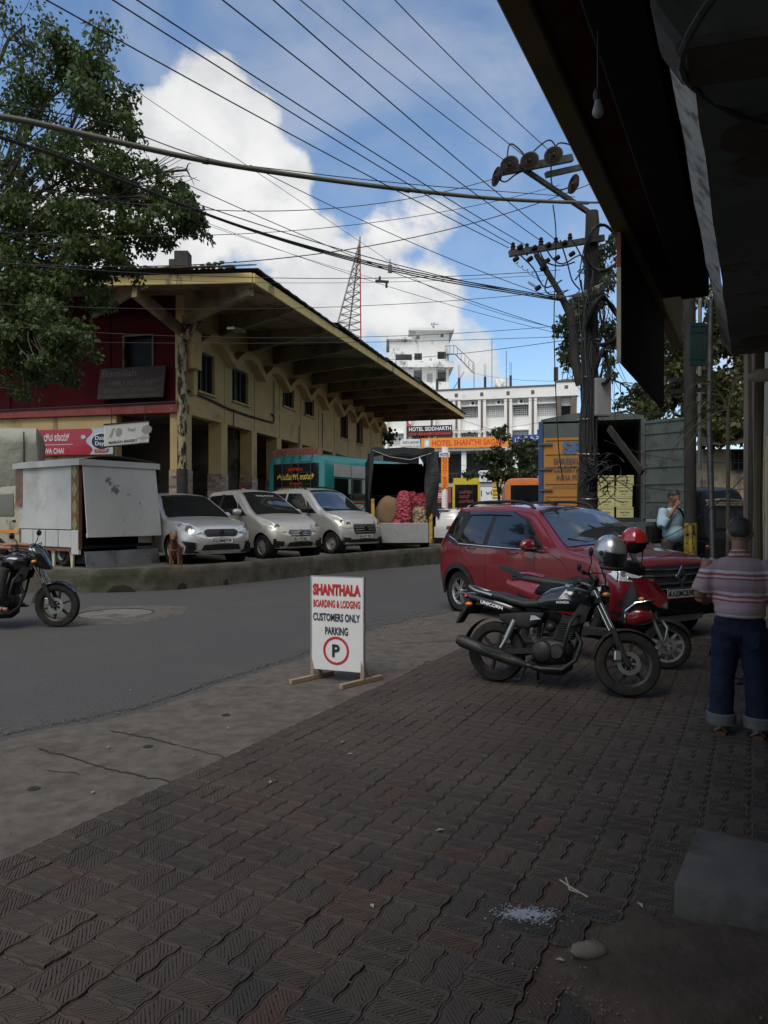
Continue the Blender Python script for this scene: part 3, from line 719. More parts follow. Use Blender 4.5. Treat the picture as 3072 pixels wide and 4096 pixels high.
blob(a+r_*.12+UP*.25, [(0,0),(.1,.02),(.16,.22),(.2,.3),(.1,.26)], 'ink_grey', sb); blob(a+r_*.32+UP*.25, [(.02,.04),(.10,0),(.2,.1),(.18,.24),(.08,.3),(0,.2)], 'ink_grey', sb); blob(a+r_*1.08+UP*.28, [(0,.1),(.1,0),(.3,.02),(.34,.16),(.22,.28),(.06,.24)], 'ink_grey', sb)
m = MB(); m.tube([a+r_*.2+UP*.68, a+r_*.2+UP*1.2], .012, 5); m.tube([a+r_*1.2+UP*.68, a+r_*1.2+UP*1.2], .012, 5); m.build('hanger', 'sooty', sb)
sb = thing('faded_board', 'faded dark restaurant board leaning out from the dark red wall', 'sign', hp(-.1,1.7,5.2))
m = MB(); o_ = hp(-.28,2.9,5.16); u_ = (UP*1.03 + HU*.18); m.fbox(o_, FR*2.35, u_, FN*.06); m.build('panel', 'sign_old', sb, bevel=.01)
un = u_.normalized(); nn = FR.cross(un)
letters('Bismillah', o_+FR*.72+u_*.82+FN*.07, FR, un, 1.25, .26, 'ink_old', sb, bold=.02); letters('FAMILY RESTAURANT', o_+FR*1.3+u_*.5+FN*.07, FR, un, 1.8, .15, 'ink_old', sb, bold=.01)
letters('ಫ್ಯಾಮಿಲಿ ರೆಸ್ಟೋರೆಂಟ್', o_+FR*1.2+u_*.26+FN*.07, FR, un, 1.9, .18, 'ink_old', sb); letters('KSRTC ROAD  UDUPI', o_+FR*1.3+u_*.08+FN*.07, FR, un, 1.9, .08, 'ink_old', sb)
sb = thing('wall_sign', 'small grey blue notice board at the far end of the yellow wall', 'sign', hp(24,-.1,3.9))
m = MB(); hbox(m, 23.1, 26.2, -.14, -.05, 4.0, 5.25); m.build('panel', 'sign_grey', sb)
letters('ಗೋಪಾಲ ಭವನ', hp(24.65,-.145,4.85), HU, UP, 2.6, .4, 'ink_grey', sb); letters('GOPALA', hp(24.65,-.145,4.3), HU, UP, 2.2, .35, 'ink_grey', sb, bold=.02)
# lattice frame standing on the hall roof
mat('lattice', (.30,.31,.30), (.42,.43,.42), 6, .6, .4, dirt=(.2,.1,.06), dscale=6)
mat('lattice_red', (.30,.03,.03), None, 6, .6)
Y_ = 45.0; lt = thing('lattice_mast', 'tall tapering steel lattice frame with a red upright above the roof', 'mast', P(352, 350, Y_))
top = P(360,240,Y_); b1 = P(361,352,Y_); b0 = P(330,352,Y_); bk = P(346,352,Y_+2.4); tk = P(359.5,246,Y_+.3)
m = MB()
m.tube([b0, top], .06, 6); m.tube([bk, tk], .06, 6)
for i in range(1, 15):
    f = i/15; p, q, r = b0.lerp(top, f), b1.lerp(top, f), bk.lerp(tk, f); m.tube([p, q], .028, 4); m.tube([q, r], .028, 4); m.tube([p, r], .028, 4)
    f2 = min(1, (i+1)/15); m.tube([p, bk.lerp(tk, f2)], .022, 4); m.tube([q, bk.lerp(tk, f2)], .022, 4)
    if i % 2: m.tube([p, b1.lerp(top, f2)], .022, 4)
m.build('lattice', 'lattice', lt); m = MB(); m.tube([b1-UP*.5, b1.lerp(top, 1.03)], .045, 6); m.build('red_upright', 'lattice_red', lt)
m = MB(); m.fbox(b0-UP*1.5+V(-.3,-.3,0), V(2.6,0,0), V(0,3,0), UP*1.4); m.build('footing', 'sooty', lt)
# ================================================================= HOTEL BLOCK and tower (far end of the street)
mat('white_wall', (.76,.76,.74), (.84,.84,.82), .5, .8, bump=.004, dirt=(.33,.33,.31), dscale=.35, dlo=.58, dhi=.85)
mat('stained_wall', (.70,.71,.69), (.80,.80,.78), .5, .85, dirt=(.10,.105,.095), dscale=.55, dlo=.53, dhi=.64, stretch=(1,1,.55))
mat('brown_strip', (.12,.09,.08), (.16,.125,.11), 2, .8)
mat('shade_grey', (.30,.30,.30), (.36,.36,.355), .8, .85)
mat('curtain', (.35,.35,.34), (.45,.45,.43), 3, .8); mat('sign_orange', (.72,.26,.015), (.78,.30,.02), 2, .45); mat('sign_blue', (.02,.06,.28), (.03,.08,.34), 2, .45); mat('sign_black', (.01,.008,.012), None, 2, .4)
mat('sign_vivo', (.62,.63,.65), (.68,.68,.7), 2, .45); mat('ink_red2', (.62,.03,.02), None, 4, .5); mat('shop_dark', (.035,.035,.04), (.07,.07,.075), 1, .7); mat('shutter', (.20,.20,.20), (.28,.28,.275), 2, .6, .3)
HR0 = V(19.85, 74, 0); HD = V(-.9655, .2603, 0); HN = V(-.2603, -.9655, 0)      # right corner, towards the left, outward
def qp(s, n, z): return HR0 + HD*s + HN*n + V(0,0,z)
hot = thing('hotel_building', 'long white hotel block with brown strips, grilles and rooftop stubs', 'building', qp(9,0,0))
def qbox(m, s0, s1, n0, n1, z0, z1): m.fbox(qp(s0, n0, z0), HD*(s1-s0), HN*(n1-n0), V(0,0,z1-z0))
m = MB(); qbox(m, -.0, 26, -12, -.7, 8.3, 13.6); m.build('wall', 'white_wall', hot)
m = MB(); qbox(m, 2.1, 26, -.8, .12, 13.5, 14.6); qbox(m, -.1, 2.1, -.8, .18, 13.5, 14.95); m.build('parapet', 'white_wall', hot, bevel=.03)
m = MB(); qbox(m, 2.1, 26, -.8, .2, 14.6, 14.75); qbox(m, -.2, 2.15, -.8, .28, 14.95, 15.15); m.build('coping', 'brown_strip', hot)
strips = [12.5, 9.78, 7.02, 4.47, 15.2, 17.9, 20.6]
for s in strips:
    m = MB(); qbox(m, s-.11, s+.11, -.1, .10, 8.3, 13.498); st_ = m.build('strip', 'brown_strip', hot)
    m = MB(); qbox(m, s+.112, s+.42, -.7, .03, 8.3, 13.498); qbox(m, s-.42, s-.112, -.7, .03, 8.3, 13.498); m.build('pilaster', 'white_wall', hot)
    m = MB(); qbox(m, s-.17, s+.17, .12, .15, 13.85, 14.25); m.build('square_boss', 'brown_strip', hot)
for s, w in ((1.86,.24),(.36,.28)):
    m = MB(); qbox(m, s-w, s+w, -.7, .12, 8.3, 13.498); m.build('strip', 'brown_strip', hot)
m = MB(); qbox(m, .66, 1.6, -.72, -.6, 8.3, 11.3); qbox(m, .66, 1.6, -.72, -.6, 12.6, 13.5); m.build('end_panel', 'white_wall', hot)
m = MB(); qbox(m, .9, 1.25, .18, .21, 14.25, 14.6); m.build('square_boss', 'brown_strip', hot)
m = MB(); qbox(m, .66, 1.6, -.72, -.68, 11.3, 12.6); m.build('window', 'win_dark', hot)
bays = [(4.89,6.6),(7.44,9.36),(10.2,12.08),(12.92,14.78),(2.12,4.05),(15.62,17.48),(18.3,20.2)]
for bi, (a, b) in enumerate(bays):
    for z0, z1 in ((11.75,12.85),(9.0,10.15)):
        m = MB(); qbox(m, a+.05, b-.05, -.74, -.66, z0, z1); w = m.build('window', 'win_dark' if (bi+int(z0)) % 3 else 'curtain', hot)
        m = MB()
        for k in range(9): x = a+.05+(b-a-.1)*k/8; qbox(m, x-.018, x+.018, -.66, -.62, z0, z1)
        for k in range(6): z = z0+(z1-z0)*k/5; qbox(m, a+.05, b-.05, -.65, -.63, z-.016, z+.016)
        m.build('window_grille', 'white_wall', w)
        m = MB(); qbox(m, a, b, -.66, -.15, z1+.02, z1+.12); m.build('ledge', 'white_wall', w)
        if bi in (0,1,2,5) and z0 > 11:
            m = MB(); c_ = a+(b-a)*(.35 if bi else .5); qbox(m, c_-.32, c_+.32, -.62, -.28, z1+.13, z1+.55); ac = m.build('air_conditioner', 'white_wall', hot, bevel=.02)
            m = MB(); m.lathe([(.001,.0),(.17,.0),(.17,.02)], qp(c_-.08,-.28,z1+.34), HN, 14); m.build('fan', 'black_plastic', ac)
for s in (14.7, 12.3, 9.5, 6.8, 16.5):
    m = MB(); qbox(m, s-.12, s+.12, -.6, -.36, 14.752, 16.0); st_ = m.build('column_stub', 'sooty', hot)
    m = MB()
    for dx in (-.07,.07): m.tube([qp(s+dx,-.48,16.0), qp(s+dx*1.3,-.48,17.4)], .02, 4)
    m.build('starter_bar', 'sooty', st_)
m = MB(); qbox(m, 1.9, 2.35, -.6, -.2, 15.152, 16.6); m.build('column_stub', 'sooty', hot)
m = MB(); m.lathe([(.75,0),(.75,1.5),(.6,1.75),(.001,1.85)], qp(8.1,-3,14.4), UP, 14); m.build('water_tank', 'stained_wall', hot, smooth=40)
for s, h in ((8.95,20.4),(7.4,19.0)):
    m = MB(); m.tube([qp(s,-2,14), qp(s,-2,h)], .03, 4); m.build('antenna', 'sooty', hot)
m = MB()   # stair lattice at the right end of the roof
for i in range(5):
    s = 1.6-.55*i
    m.tube([qp(s,-1,15.0), qp(s*.6,-1,19.0-.2*i)], .04, 4); m.tube([qp(1.6,-1,15.4+.75*i), qp(-.6,-1,15.4+.75*i)], .035, 4); m.tube([qp(1.6,-1,15.2+.75*i), qp(-.6,-1,16.2+.75*i)], .03, 4)
m.build('roof_lattice', 'sooty', hot)
# lower floors: deep shaded verandah, columns, shops
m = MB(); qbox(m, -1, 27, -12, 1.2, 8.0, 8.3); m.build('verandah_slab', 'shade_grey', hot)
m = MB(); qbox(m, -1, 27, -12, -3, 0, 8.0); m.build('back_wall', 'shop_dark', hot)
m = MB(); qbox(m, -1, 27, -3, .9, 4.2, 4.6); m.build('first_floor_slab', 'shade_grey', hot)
for s in (16.2, 11.6, 6.2, 1.2, 21):
    m = MB(); qbox(m, s-.25, s+.25, .3, .8, 0, 8.0); m.build('column', 'white_wall', hot)
m = MB()
for k in range(60): s = .2+k*.42; qbox(m, s-.02, s+.02, .82, .86, 4.6, 5.6)
qbox(m, -1, 27, .8, .88, 5.6, 5.68); m.build('railing', 'dark_steel', hot)
for s0, s1 in ((2,5.6),(6.8,11),(12.2,15.6),(17,20.5)):
    m = MB(); qbox(m, s0, s1, -2.9, -2.7, 0, 3.3); m.build('shop_shutter', 'shutter', hot)
# boards on the hotel
def board(name, label, s0, s1, z0, z1, n, mt, par=None, d=.12):
    t = thing(name, label, 'sign', qp((s0+s1)/2, n, z0)); m = MB(); qbox(m, s0, s1, n, n+d, z0, z1); m.build('panel', mt, t, bevel=.02); return t
hr = -HD
t = board('hotel_signboard', 'long orange hotel signboard with red lettering above the verandah', 6.6, 16.1, 8.32, 9.4, 1.2, 'sign_orange')
letters('HOTEL SHANTHI SAGAR', qp(11.1,1.33,8.86), hr, UP, 7.6, .62, 'ink_red2', t, bold=.025)
m = MB(); m.fbox(qp(15.75,1.325,8.42), hr*.6, UP*.85, HN*.01); m.build('emblem', 'sign_pale', t)
m = MB(); m.prism([(.18*math.cos(a), .32*math.sin(a)) for a in np.linspace(0, 6.28, 17)[:-1]], qp(15.45,1.337,8.85), hr, UP, HN*.008); m.build('emblem_mark', 'ink_white', t)
t = board('blue_signboard', 'blue board with white local script right of the orange one', .4, 6.5, 8.25, 9.5, 1.25, 'sign_blue')
letters('ಯುನಿಯನ್ ಬ್ಯಾಂಕ್', qp(3.9,1.38,9.05), hr, UP, 4.6, .62, 'ink_white', t, bold=.015); letters('Union Centre', qp(4.3,1.38,8.5), hr, UP, 3.4, .26, 'ink_white', t)
t = board('bar_signboard', 'black hotel sign with white title and red line below', 12.9, 17.85, 9.75, 10.85, .35, 'sign_black', d=.2)
letters('HOTEL SIDDHARTH', qp(15.3,.56,10.5), hr, UP, 4.6, .42, 'ink_white', t, bold=.02); letters('LODGE • BAR & FAMILY RESTAURANT', qp(15.35,.56,9.98), hr, UP, 4.7, .27, 'ink_red2', t, bold=.02)
m = MB(); m.prism([(-.22,0),(.22,0),(.3,.28),(.12,.14),(0,.32),(-.12,.14),(-.3,.28)], qp(17.6,.5,10.87), hr, UP, HN*.05); m.build('crown_mark', 'ink_red2', t)
t = board('money_sign', 'white money transfer sign at the left end of the hotel', 16.2, 18.4, 8.42, 9.35, 1.3, 'sign_white')
letters('INSTA MONEY', qp(17.15,1.43,9.0), hr, UP, 1.8, .28, 'ink_blue', t, bold=.02); letters('MONEY TRANSFER : AIR TICKET', qp(17.2,1.43,8.58), hr, UP, 1.95, .16, 'ink_grey', t, bold=.02)
t = thing('cutout_letters', 'white cut out local script mounted on the white facade', 'sign', qp(11,.2,9.9))
letters('ಹೋಟೆಲ್  ಸಿದ್ಧಾರ್ಥ್', qp(10.7,.22,10.15), hr, UP, 4.2, .48, 'ink_white', t, bold=.03)
m = MB()
for s in (9, 10, 11.5, 12.5): m.tube([qp(s,-.2,9.95), qp(s,.2,9.95)], .02, 4)
m.build('bracket', 'sooty', t)
t = board('phone_shop_sign', 'white phone shop sign with dark lettering under the verandah', 5.8, 12.6, 2.6, 4.15, .95, 'sign_vivo')
letters('o | vivo', qp(9.1,1.08,3.5), hr, UP, 3.2, .62, 'ink_navy', t, bold=.01)
t = board('maroon_shop_sign', 'dark red shop sign under the left of the verandah', 12.9, 17.5, 2.5, 4.1, .95, 'hall_red_band')
letters('BAKERY & SWEETS', qp(15.2,1.08,3.3), hr, UP, 3.6, .5, 'ink_white', t)
t = board('finance_sign', 'pale grey sign board hung on the verandah railing', 7.0, 10.0, 4.7, 5.9, 1.0, 'sign_vivo')
letters('ಮುತ್ತೂಟ್ ಫೈನಾನ್ಸ್', qp(8.5,1.13,5.6), hr, UP, 2.5, .3, 'ink_grey', t); letters('GOLD LOAN', qp(8.5,1.13,5.0), hr, UP, 2.2, .3, 'ink_grey', t, bold=.02)
t = board('blue_shop_sign', 'dark blue sign board hung on the right part of the railing', 1.5, 5.6, 4.7, 5.9, 1.0, 'sign_blue')
letters('ವಿಜಯ ಸ್ಟೋರ್ಸ್', qp(3.6,1.13,5.3), hr, UP, 3.4, .45, 'ink_white', t)
# free standing orange pole sign, yellow board and lamp pole in front of the hotel
t = thing('pole_sign', 'tall narrow orange vertical hotel sign on a round post', 'sign', P(445, 530, 60)); r = V(1,0,0); n = V(0,-1,0); k = 60/720
m = MB(); m.fbox(P(441.3,488.6,60), V(7.2*k,0,0), V(0,.2,0), UP*31.4*k); m.build('panel', 'sign_orange', t, bevel=.02)
m = MB(); m.fbox(P(439.2,457.1,60)-V(0,.01,0), V(10.6*k,0,0), V(0,.2,0), UP*5.0*k); m.build('head_panel', 'sign_white', t)
letters('HOTEL', P(444.6,454.6,60)+n*.02, r, UP, 9.2*k, 3.3*k, 'ink_blue', t, bold=.03)
for i, ch in enumerate('SHANTHI SAGAR'):
    if ch != ' ': letters(ch, P(444.9,458.6+2.38*i,60)+n*.01, r, UP, (4.2 if ch != 'I' else 1.0)*k, 1.9*k, 'ink_red2', t, bold=.02)
m = MB(); m.tube([P(445,447,60.3), P(445,540,60.3)], .28, 10); m.build('post', 'stained_wall', t, smooth=50)
t = thing('yellow_board', 'stack of yellow hotel notice boards fixed to a pale post', 'sign', P(497, 530, 58)); k = 58/720
for i, (y0, y1, s) in enumerate(((468.5,473,'ಹೋಟೆಲ್'),(473.2,477,'ಶಾಂತಿ ಸಾಗರ'),(477.2,479.6,'SOUTH INDIAN'),(479.8,482,'NORTH INDIAN'),(482.2,484.6,'CHINESE'),(486,488.4,'PURE VEG'),(488.6,493,'HOTEL'),(493.2,496.4,'SHANTHI'),(496.6,499,'SAGAR'))):
    m = MB(); m.fbox(P(492.2, y1, 58), V(9.8*k,0,0), V(0,.1,0), UP*(y1-y0-.3)*k); m.build('board', 'ink_yellow', t)
    letters(s, P(497.1,(y0+y1)/2,58)+n*.015, r, UP, 8.4*k, (y1-y0)*.62*k, 'ink_black', t, bold=.02)
m = MB(); m.tube([P(504.5,447,58.2), P(504.5,560,58.2)], .24, 10); m.build('post', 'stained_wall', t, smooth=50)
# stained tower block behind
tw = thing('tower_block', 'mould stained unfinished white tower with open window holes', 'building', P(420, 520, 95)); Y_ = 95.0; k = Y_/720
def tbox(m, x0, x1, y0, y1, dep=7, fwd=0):      # front rectangle from picture measures at this distance, real depth
    a = P(x0, y1, Y_-fwd); m.fbox(a, V((x1-x0)*k,0,0), V(0,dep,0), UP*(y1-y0)*k)
def wall_holes(nm, mt, x0, x1, y0, y1, holes, dep=.4):
    m = MB(); xs = x0
    for a, b, c, d in sorted(holes):
        tbox(m, xs, a, y0, y1, dep); tbox(m, a, b, y0, c, dep); tbox(m, a, b, d, y1, dep); xs = b
    tbox(m, xs, x1, y0, y1, dep); return m.build(nm, mt, tw)
wall_holes('upper_wall', 'stained_wall', 412.3, 448.3, 330, 345, [(416.3,419.6,335.5,339.2),(440.6,443.5,333.8,337.3)]); wall_holes('upper_wall', 'stained_wall', 412.3, 448.3, 345, 361, [(414.3,422,353,360),(437.5,446.3,351.5,359)])
wall_holes('side_block_wall', 'stained_wall', 389.4, 412.3, 338.8, 361, [(395.5,412,354,360.3)])
wall_holes('lower_wall', 'white_wall', 398, 448.3, 367, 520, [(413.7,422,369.6,383.5),(437.3,446.2,368,381.6)])
m = MB(); tbox(m, 448.3, 448.9, 330, 520, 9); m.build('end_wall', 'white_wall', tw)
m = MB(); tbox(m, 409, 454, 327.6, 330, 9, 1); m.build('roof_slab', 'stained_wall', tw)
m = MB(); tbox(m, 386.5, 412, 337, 339, 8, .5); m.build('roof_slab', 'stained_wall', tw)
m = MB(); tbox(m, 393, 453, 361, 367, 8, 1.4); m.build('balcony_slab', 'stained_wall', tw)
m = MB(); tbox(m, 418, 448.5, 382.5, 391, 1.2, 1.4); m.build('lower_parapet', 'stained_wall', tw)
m = MB(); tbox(m, 389.6, 448, 331, 520, .3, -6.5); m.build('inner_wall', 'shade_grey', tw)
m = MB(); tbox(m, 427, 432.5, 373.5, 382, .1, .02); m.build('door', 'curtain', tw)
mat('escape_steel', (.05,.05,.055), (.25,.2,.18), 3, .6, .3)
m = MB(); Yp = Y_-2; q = lambda x, y, d=0: P(x, y, Yp+d)
for d in (0, 2):
    m.tube([q(445,354,d), q(455,354,d), q(472,371.5,d)], .05, 5); m.tube([q(445,346,d), q(455,345.5,d), q(474,363.5,d)], .04, 4); m.tube([q(474,363.5,d), q(474,388,d)], .05, 5); m.tube([q(452,391,d), q(464,372,d)], .05, 5)
    for i in range(8): x = 446+i*3.8; yb = 354 if x < 455 else 354+(x-455)*1.03; m.tube([q(x,yb,d), q(x,yb-8,d)], .03, 4)
for i in range(22):
    x = 446+i*1.3; yb = 354 if x < 455 else 354+(x-455)*1.03; m.tube([q(x,yb,0), q(x,yb,2)], .10, 4)
m.build('fire_escape', 'escape_steel', tw)
m = MB(); c = P(434, 326, Y_-1); m.tube([c-UP*.3, c+UP*.5], .04, 4); m.tube([c+V(-.4,0,.3), c+V(.6,0,.2)], .04, 4); m.tube([c+V(-.4,0,.3), c+V(0,0,-.3)], .04, 4); m.build('roof_antenna', 'sooty', tw)
# ================================================================= RIGHT: shop row with overhanging slab, pole, container truck, hut
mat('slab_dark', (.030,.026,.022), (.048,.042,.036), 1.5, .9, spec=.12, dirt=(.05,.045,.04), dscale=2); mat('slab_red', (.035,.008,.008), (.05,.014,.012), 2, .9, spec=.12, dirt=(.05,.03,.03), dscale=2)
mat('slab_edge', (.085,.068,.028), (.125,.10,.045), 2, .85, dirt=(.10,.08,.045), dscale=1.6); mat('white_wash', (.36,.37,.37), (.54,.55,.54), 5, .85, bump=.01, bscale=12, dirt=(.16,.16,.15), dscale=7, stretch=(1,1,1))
mat('teal_wash', (.05,.068,.066), (.085,.11,.105), 3, .85, bump=.006, bscale=10, dirt=(.025,.025,.022), dscale=2.6, dlo=.55, dhi=.62)
mat('shop_cream', (.30,.26,.18), (.38,.34,.25), 2, .8, dirt=(.2,.17,.12), dscale=2)
shop = thing('shop_building', 'dark shop building with deep overhanging balcony slab', 'building', fr(4, NW+2, 0))
ED0 = V(.464, 2.88, 0); EN = ED0.dot(Wn); ES = ED0.dot(Wd_)     # outer edge line of the slab
def fbx(m, s0, s1, n0, n1, z0, z1): m.fbox(fr(s0, n0, z0), Wd_*(s1-s0), Wn*(n1-n0), V(0,0,z1-z0))
ZS = 3.62
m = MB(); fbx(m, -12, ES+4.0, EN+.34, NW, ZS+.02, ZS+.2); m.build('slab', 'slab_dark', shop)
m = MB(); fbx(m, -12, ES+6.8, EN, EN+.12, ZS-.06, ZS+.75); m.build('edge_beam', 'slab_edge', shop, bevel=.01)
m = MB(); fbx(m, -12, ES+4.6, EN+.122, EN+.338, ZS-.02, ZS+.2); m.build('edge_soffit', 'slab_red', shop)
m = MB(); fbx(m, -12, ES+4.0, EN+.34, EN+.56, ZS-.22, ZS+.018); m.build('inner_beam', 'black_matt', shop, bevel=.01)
m = MB(); fbx(m, -20, 24, NW, NW+.25, 0, ZS); m.build('ground_wall', 'shop_cream', shop)
m = MB(); fbx(m, -20, 24, NW+.02, NW+9, ZS+.2, 9); m.build('upper_storeys', 'shop_cream', shop)
m = MB(); fbx(m, -12, ES+4.0, EN+.12, NW, ZS+.76, ZS+.8); m.build('balcony_top', 'slab_dark', shop)
for s0 in (-8, -4.5, -1.0, 2.6, 9.0, 13):
    m = MB(); fbx(m, s0, s0+2.4, NW-.03, NW-.002, .05, 2.5); d_ = m.build('roller_door', 'shop_dark', shop)
    m = MB(); fbx(m, s0-.1, s0, NW-.05, NW-.002, .05, 2.6); fbx(m, s0+2.4, s0+2.5, NW-.05, NW-.002, .05, 2.6); m.build('door_jamb', 'shop_cream', d_)
    m = MB(); fbx(m, s0, s0+1.6, NW-.04, NW-.01, 4.9, 6.4); m.build('window', 'win_dark', shop)
m = MB(); fbx(m, 5.55, 5.75, NW-.09, NW-.052, .03, .42); m.build('white_dado', 'white_wash', shop)
# low concrete canopy beam with limewashed arris
bs0 = V(1.05,2.64,0).dot(Wd_)-.55; bs1 = V(3.03,6.46,0).dot(Wd_); bn = V(3.03,6.46,0).dot(Wn)
z0 = 2.95; prof = [(0,.42),(0,.12),(.085,0),(.5,0),(.5,.42)]
m = MB(); q = lambda s, p: fr(s, bn+p[0], z0+p[1])
def strip(i, j, s0, s1, nm, mt, th=.02):
    k = MB(); a, b = prof[i], prof[j]; nr = 14
    rows = []
    for t in range(nr+1):
        s = s0+(s1-s0)*t/nr; w = .012*mnoise.noise(V(s*4, i, 0)); rows.append([q(s,(a[0]+w,a[1]+w)), q(s,((a[0]+b[0])/2, (a[1]+b[1])/2+w)), q(s,(b[0]+w,b[1]))])
    k.grid(rows); return k.build(nm, mt, cb_, smooth=60)
cb_ = thing('canopy_beam', 'stained concrete canopy beam with pale lower arris under the balcony', 'beam', fr((bs0+bs1)/2, bn, z0)); 
strip(1, 2, bs0+.25, bs1, 'limewashed_arris', 'white_wash'); strip(2, 3, bs0+.25, bs1, 'underside', 'teal_wash'); strip(0, 1, bs0+.25, bs1, 'outer_face', 'slab_dark')
m = MB(); m.add([q(bs1, p) for p in prof], [(0,1,2,3,4)]); m.build('far_end', 'slab_dark', cb_)
m = MB(); m.prism([(p[0]*1.0-.02, p[1]-.03) for p in [(0,.45),(0,.14),(.08,.0),(.34,-.03),(.52,.0),(.52,.45)]], fr(bs0, bn, z0), Wn, UP, Wd_*.26); m.build('near_end', 'sooty', cb_, bevel=.02)
m = MB()
for s, w in ((bs0+.75,.26),(bs0+1.0,.2),(bs1-.5,.25)): m.ell(fr(s, bn+.34, z0-.004), (w*.8, w*.7, .006), 10, 4)
m.build('soot_stain', 'sooty', cb_)
m = MB(); cs = [fr(bs0+.1+.9*math.sin(a)*.5, bn+.28+.22*math.cos(a), z0-.05-.06*math.sin(a*2)) for a in np.linspace(0, 6.28, 26)]; m.tube(cs, .012, 6, caps=False); m.tube([fr(bs0-.3, bn+.1, 3.6), fr(bs0+.1, bn+.2, 3.1), fr(bs0+.5, bn+.42, 2.93)], .012, 6)
m.tube([fr(bs0+.6, bn+.44, 3.1), fr(bs0+1.4, bn+.42, 2.75), fr(bs0+2.2, bn+.40, 2.55), fr(bs0+3.2, bn+.46, 2.25)], .014, 6)
m.build('loose_cable', 'black_plastic', cb_)
# sign box hung under the slab edge
sgb = thing('hanging_sign_box', 'dark sign box hung under the slab edge with upright seams', 'sign', fr(ES+2.6, EN+.05, 2.65))
m = MB(); fbx(m, ES+2.59, ES+5.23, EN+.03, EN+.07, 2.64, ZS-.065); m.build('box', 'black_matt', sgb)
m = MB(); fbx(m, ES+2.56, ES+2.588, EN+.03, EN+.06, 2.62, 3.3); m.build('end_frame', 'shop_cream', sgb)
m = MB(); fbx(m, ES+2.56, ES+2.588, EN+.03, EN+.06, 3.302, 3.55); m.build('red_end', 'hall_red_band', sgb)
for i in range(4):
    m = MB(); s = ES+2.7+.62*i; fbx(m, s, s+.55, EN+.015, EN+.028, 2.68, 3.5); m.build('seam_panel', 'slab_dark', sgb)
# bulb on its flex
bl = thing('light_bulb', 'unlit white bulb hanging on a flex under the balcony', 'bulb', P(598,110,2.75)); c = P(598,111,2.75)
m = MB(); m.lathe([(.001,-.024),(.013,-.022),(.021,-.010),(.022,.0),(.018,.014),(.013,.030),(.012,.045)], c, UP, 16); m.build('bulb', 'shutter', bl, smooth=60)
m = MB(); m.lathe([(.016,.04),(.018,.07),(.012,.085)], c, UP, 12); m.tube([c+UP*.08, c+V(.004,.01,.45), c+V(-.01,.06,1.0)], .004, 5); m.build('holder', 'black_plastic', bl)
# lamp on the wall at the far right
bl = thing('wall_lamp', 'pale wall lamp at the right edge above the pipes', 'lamp', P(758,377,5.2)); c = P(760,377,5.4)
m = MB(); m.tube([c+V(-.09,0,0), c+V(-.03,0,.01), c+V(.05,0,.015), c+V(.3,.1,.02)], [.02,.05,.05,.045], 12); m.build('lamp_body', 'shop_cream', bl, smooth=60)
# bundle of pipes on the wall
pb = thing('pipe_bundle', 'bundle of brown pipes and cables down the right wall', 'pipes', P(752, 560, 7.2))
for i, (px, Y_, mt) in enumerate(((747,8.6,'brown_strip'),(751,8.2,'sooty'),(755,7.6,'brown_strip'),(758,7.2,'sooty'),(761,6.6,'slab_edge'))):
    m = MB(); a = P(px, 400, Y_); b = P(px-1, 512+ F*(H-.1)/Y_*.96, Y_); m.tube([a+UP*.6, a.lerp(b,.4)+V(.03*math.sin(i),0,0), b], .035, 7); m.build('pipe', mt, pb, smooth=50)
# teal bracket beside the beam end
tb = thing('meter_bracket', 'small teal steel rack fixed beside the canopy beam end', 'rack', P(697,360,9.5)); Yb = 9.5; mat('teal_steel', (.010,.035,.038), (.018,.05,.05), 4, .5, .3)
for y in (325,331,358,364): m = MB(); m.bar(P(690,y,Yb), P(705,y,Yb), .05, .05); m.build('rail', 'teal_steel', tb)
for x in (691,694,697,700,704): m = MB(); m.bar(P(x,324,Yb), P(x,365,Yb), .04, .04); m.build('upright', 'teal_steel', tb)


# ---------------- big utility pole with cross arms
mat('pole_wood', (.022,.019,.016), (.045,.039,.034), 6, .9, bump=.012, bscale=14, stretch=(1,1,.25), dirt=(.015,.014,.012), dscale=4); mat('porcelain', (.014,.009,.008), (.024,.015,.013), 5, .6, spec=.2)
YP = 13.0; pole = thing('utility_pole', 'dark utility pole wrapped in cables carrying two insulator cross arms', 'pole', P(585, 586, YP))
ptop = P(592, 212, YP); pbot = P(586, 575, YP); pbot.z = 0
m = MB(); ns = 24; m.tube([pbot.lerp(ptop, i/ns)+V(.012*math.sin(i*1.7), .01*math.cos(i*2.3), 0) for i in range(ns+1)], [.205-.085*i/ns+.008*math.sin(i*3.1) for i in range(ns+1)], 12); m.build('shaft', 'pole_wood', pole, smooth=60)
def seg(nm, pts, r, mt='black_plastic', n=6, par=None): k = MB(); k.tube(pts, r, n); return k.build(nm, mt, par or pole, smooth=60)
a0, a1 = P(509,254,YP-.15), P(604,238,YP-.15); m = MB(); m.bar(a0, a1, .09, .1); arm = m.build('cross_arm', 'dark_steel', pole)
b0, b1 = P(501,172,YP-.4), P(572,158,YP-.1); m = MB(); m.bar(b0, b1, .09, .12); arm2 = m.build('cross_arm', 'dark_steel', pole)
m = MB(); m.bar(P(546,175,YP-.1), P(600,163,YP+.2), .09, .09); m.build('cross_arm', 'dark_steel', pole)
m = MB(); m.bar(P(522,168,YP-.2), P(588,212,YP), .08, .07); m.build('brace', 'dark_steel', pole)
m = MB(); m.bar(P(536,254,YP-.12), P(564,300,YP-.1), .08, .08); m.build('brace', 'dark_steel', pole)
m = MB(); m.tube([P(562,298,YP-.1), P(570,312,YP-.1), P(573,330,YP-.05), P(575,360,YP-.02), P(581,385,YP)], [.06,.09,.08,.09,.1], 8); m.build('bent_limb', 'pole_wood', pole, smooth=60)
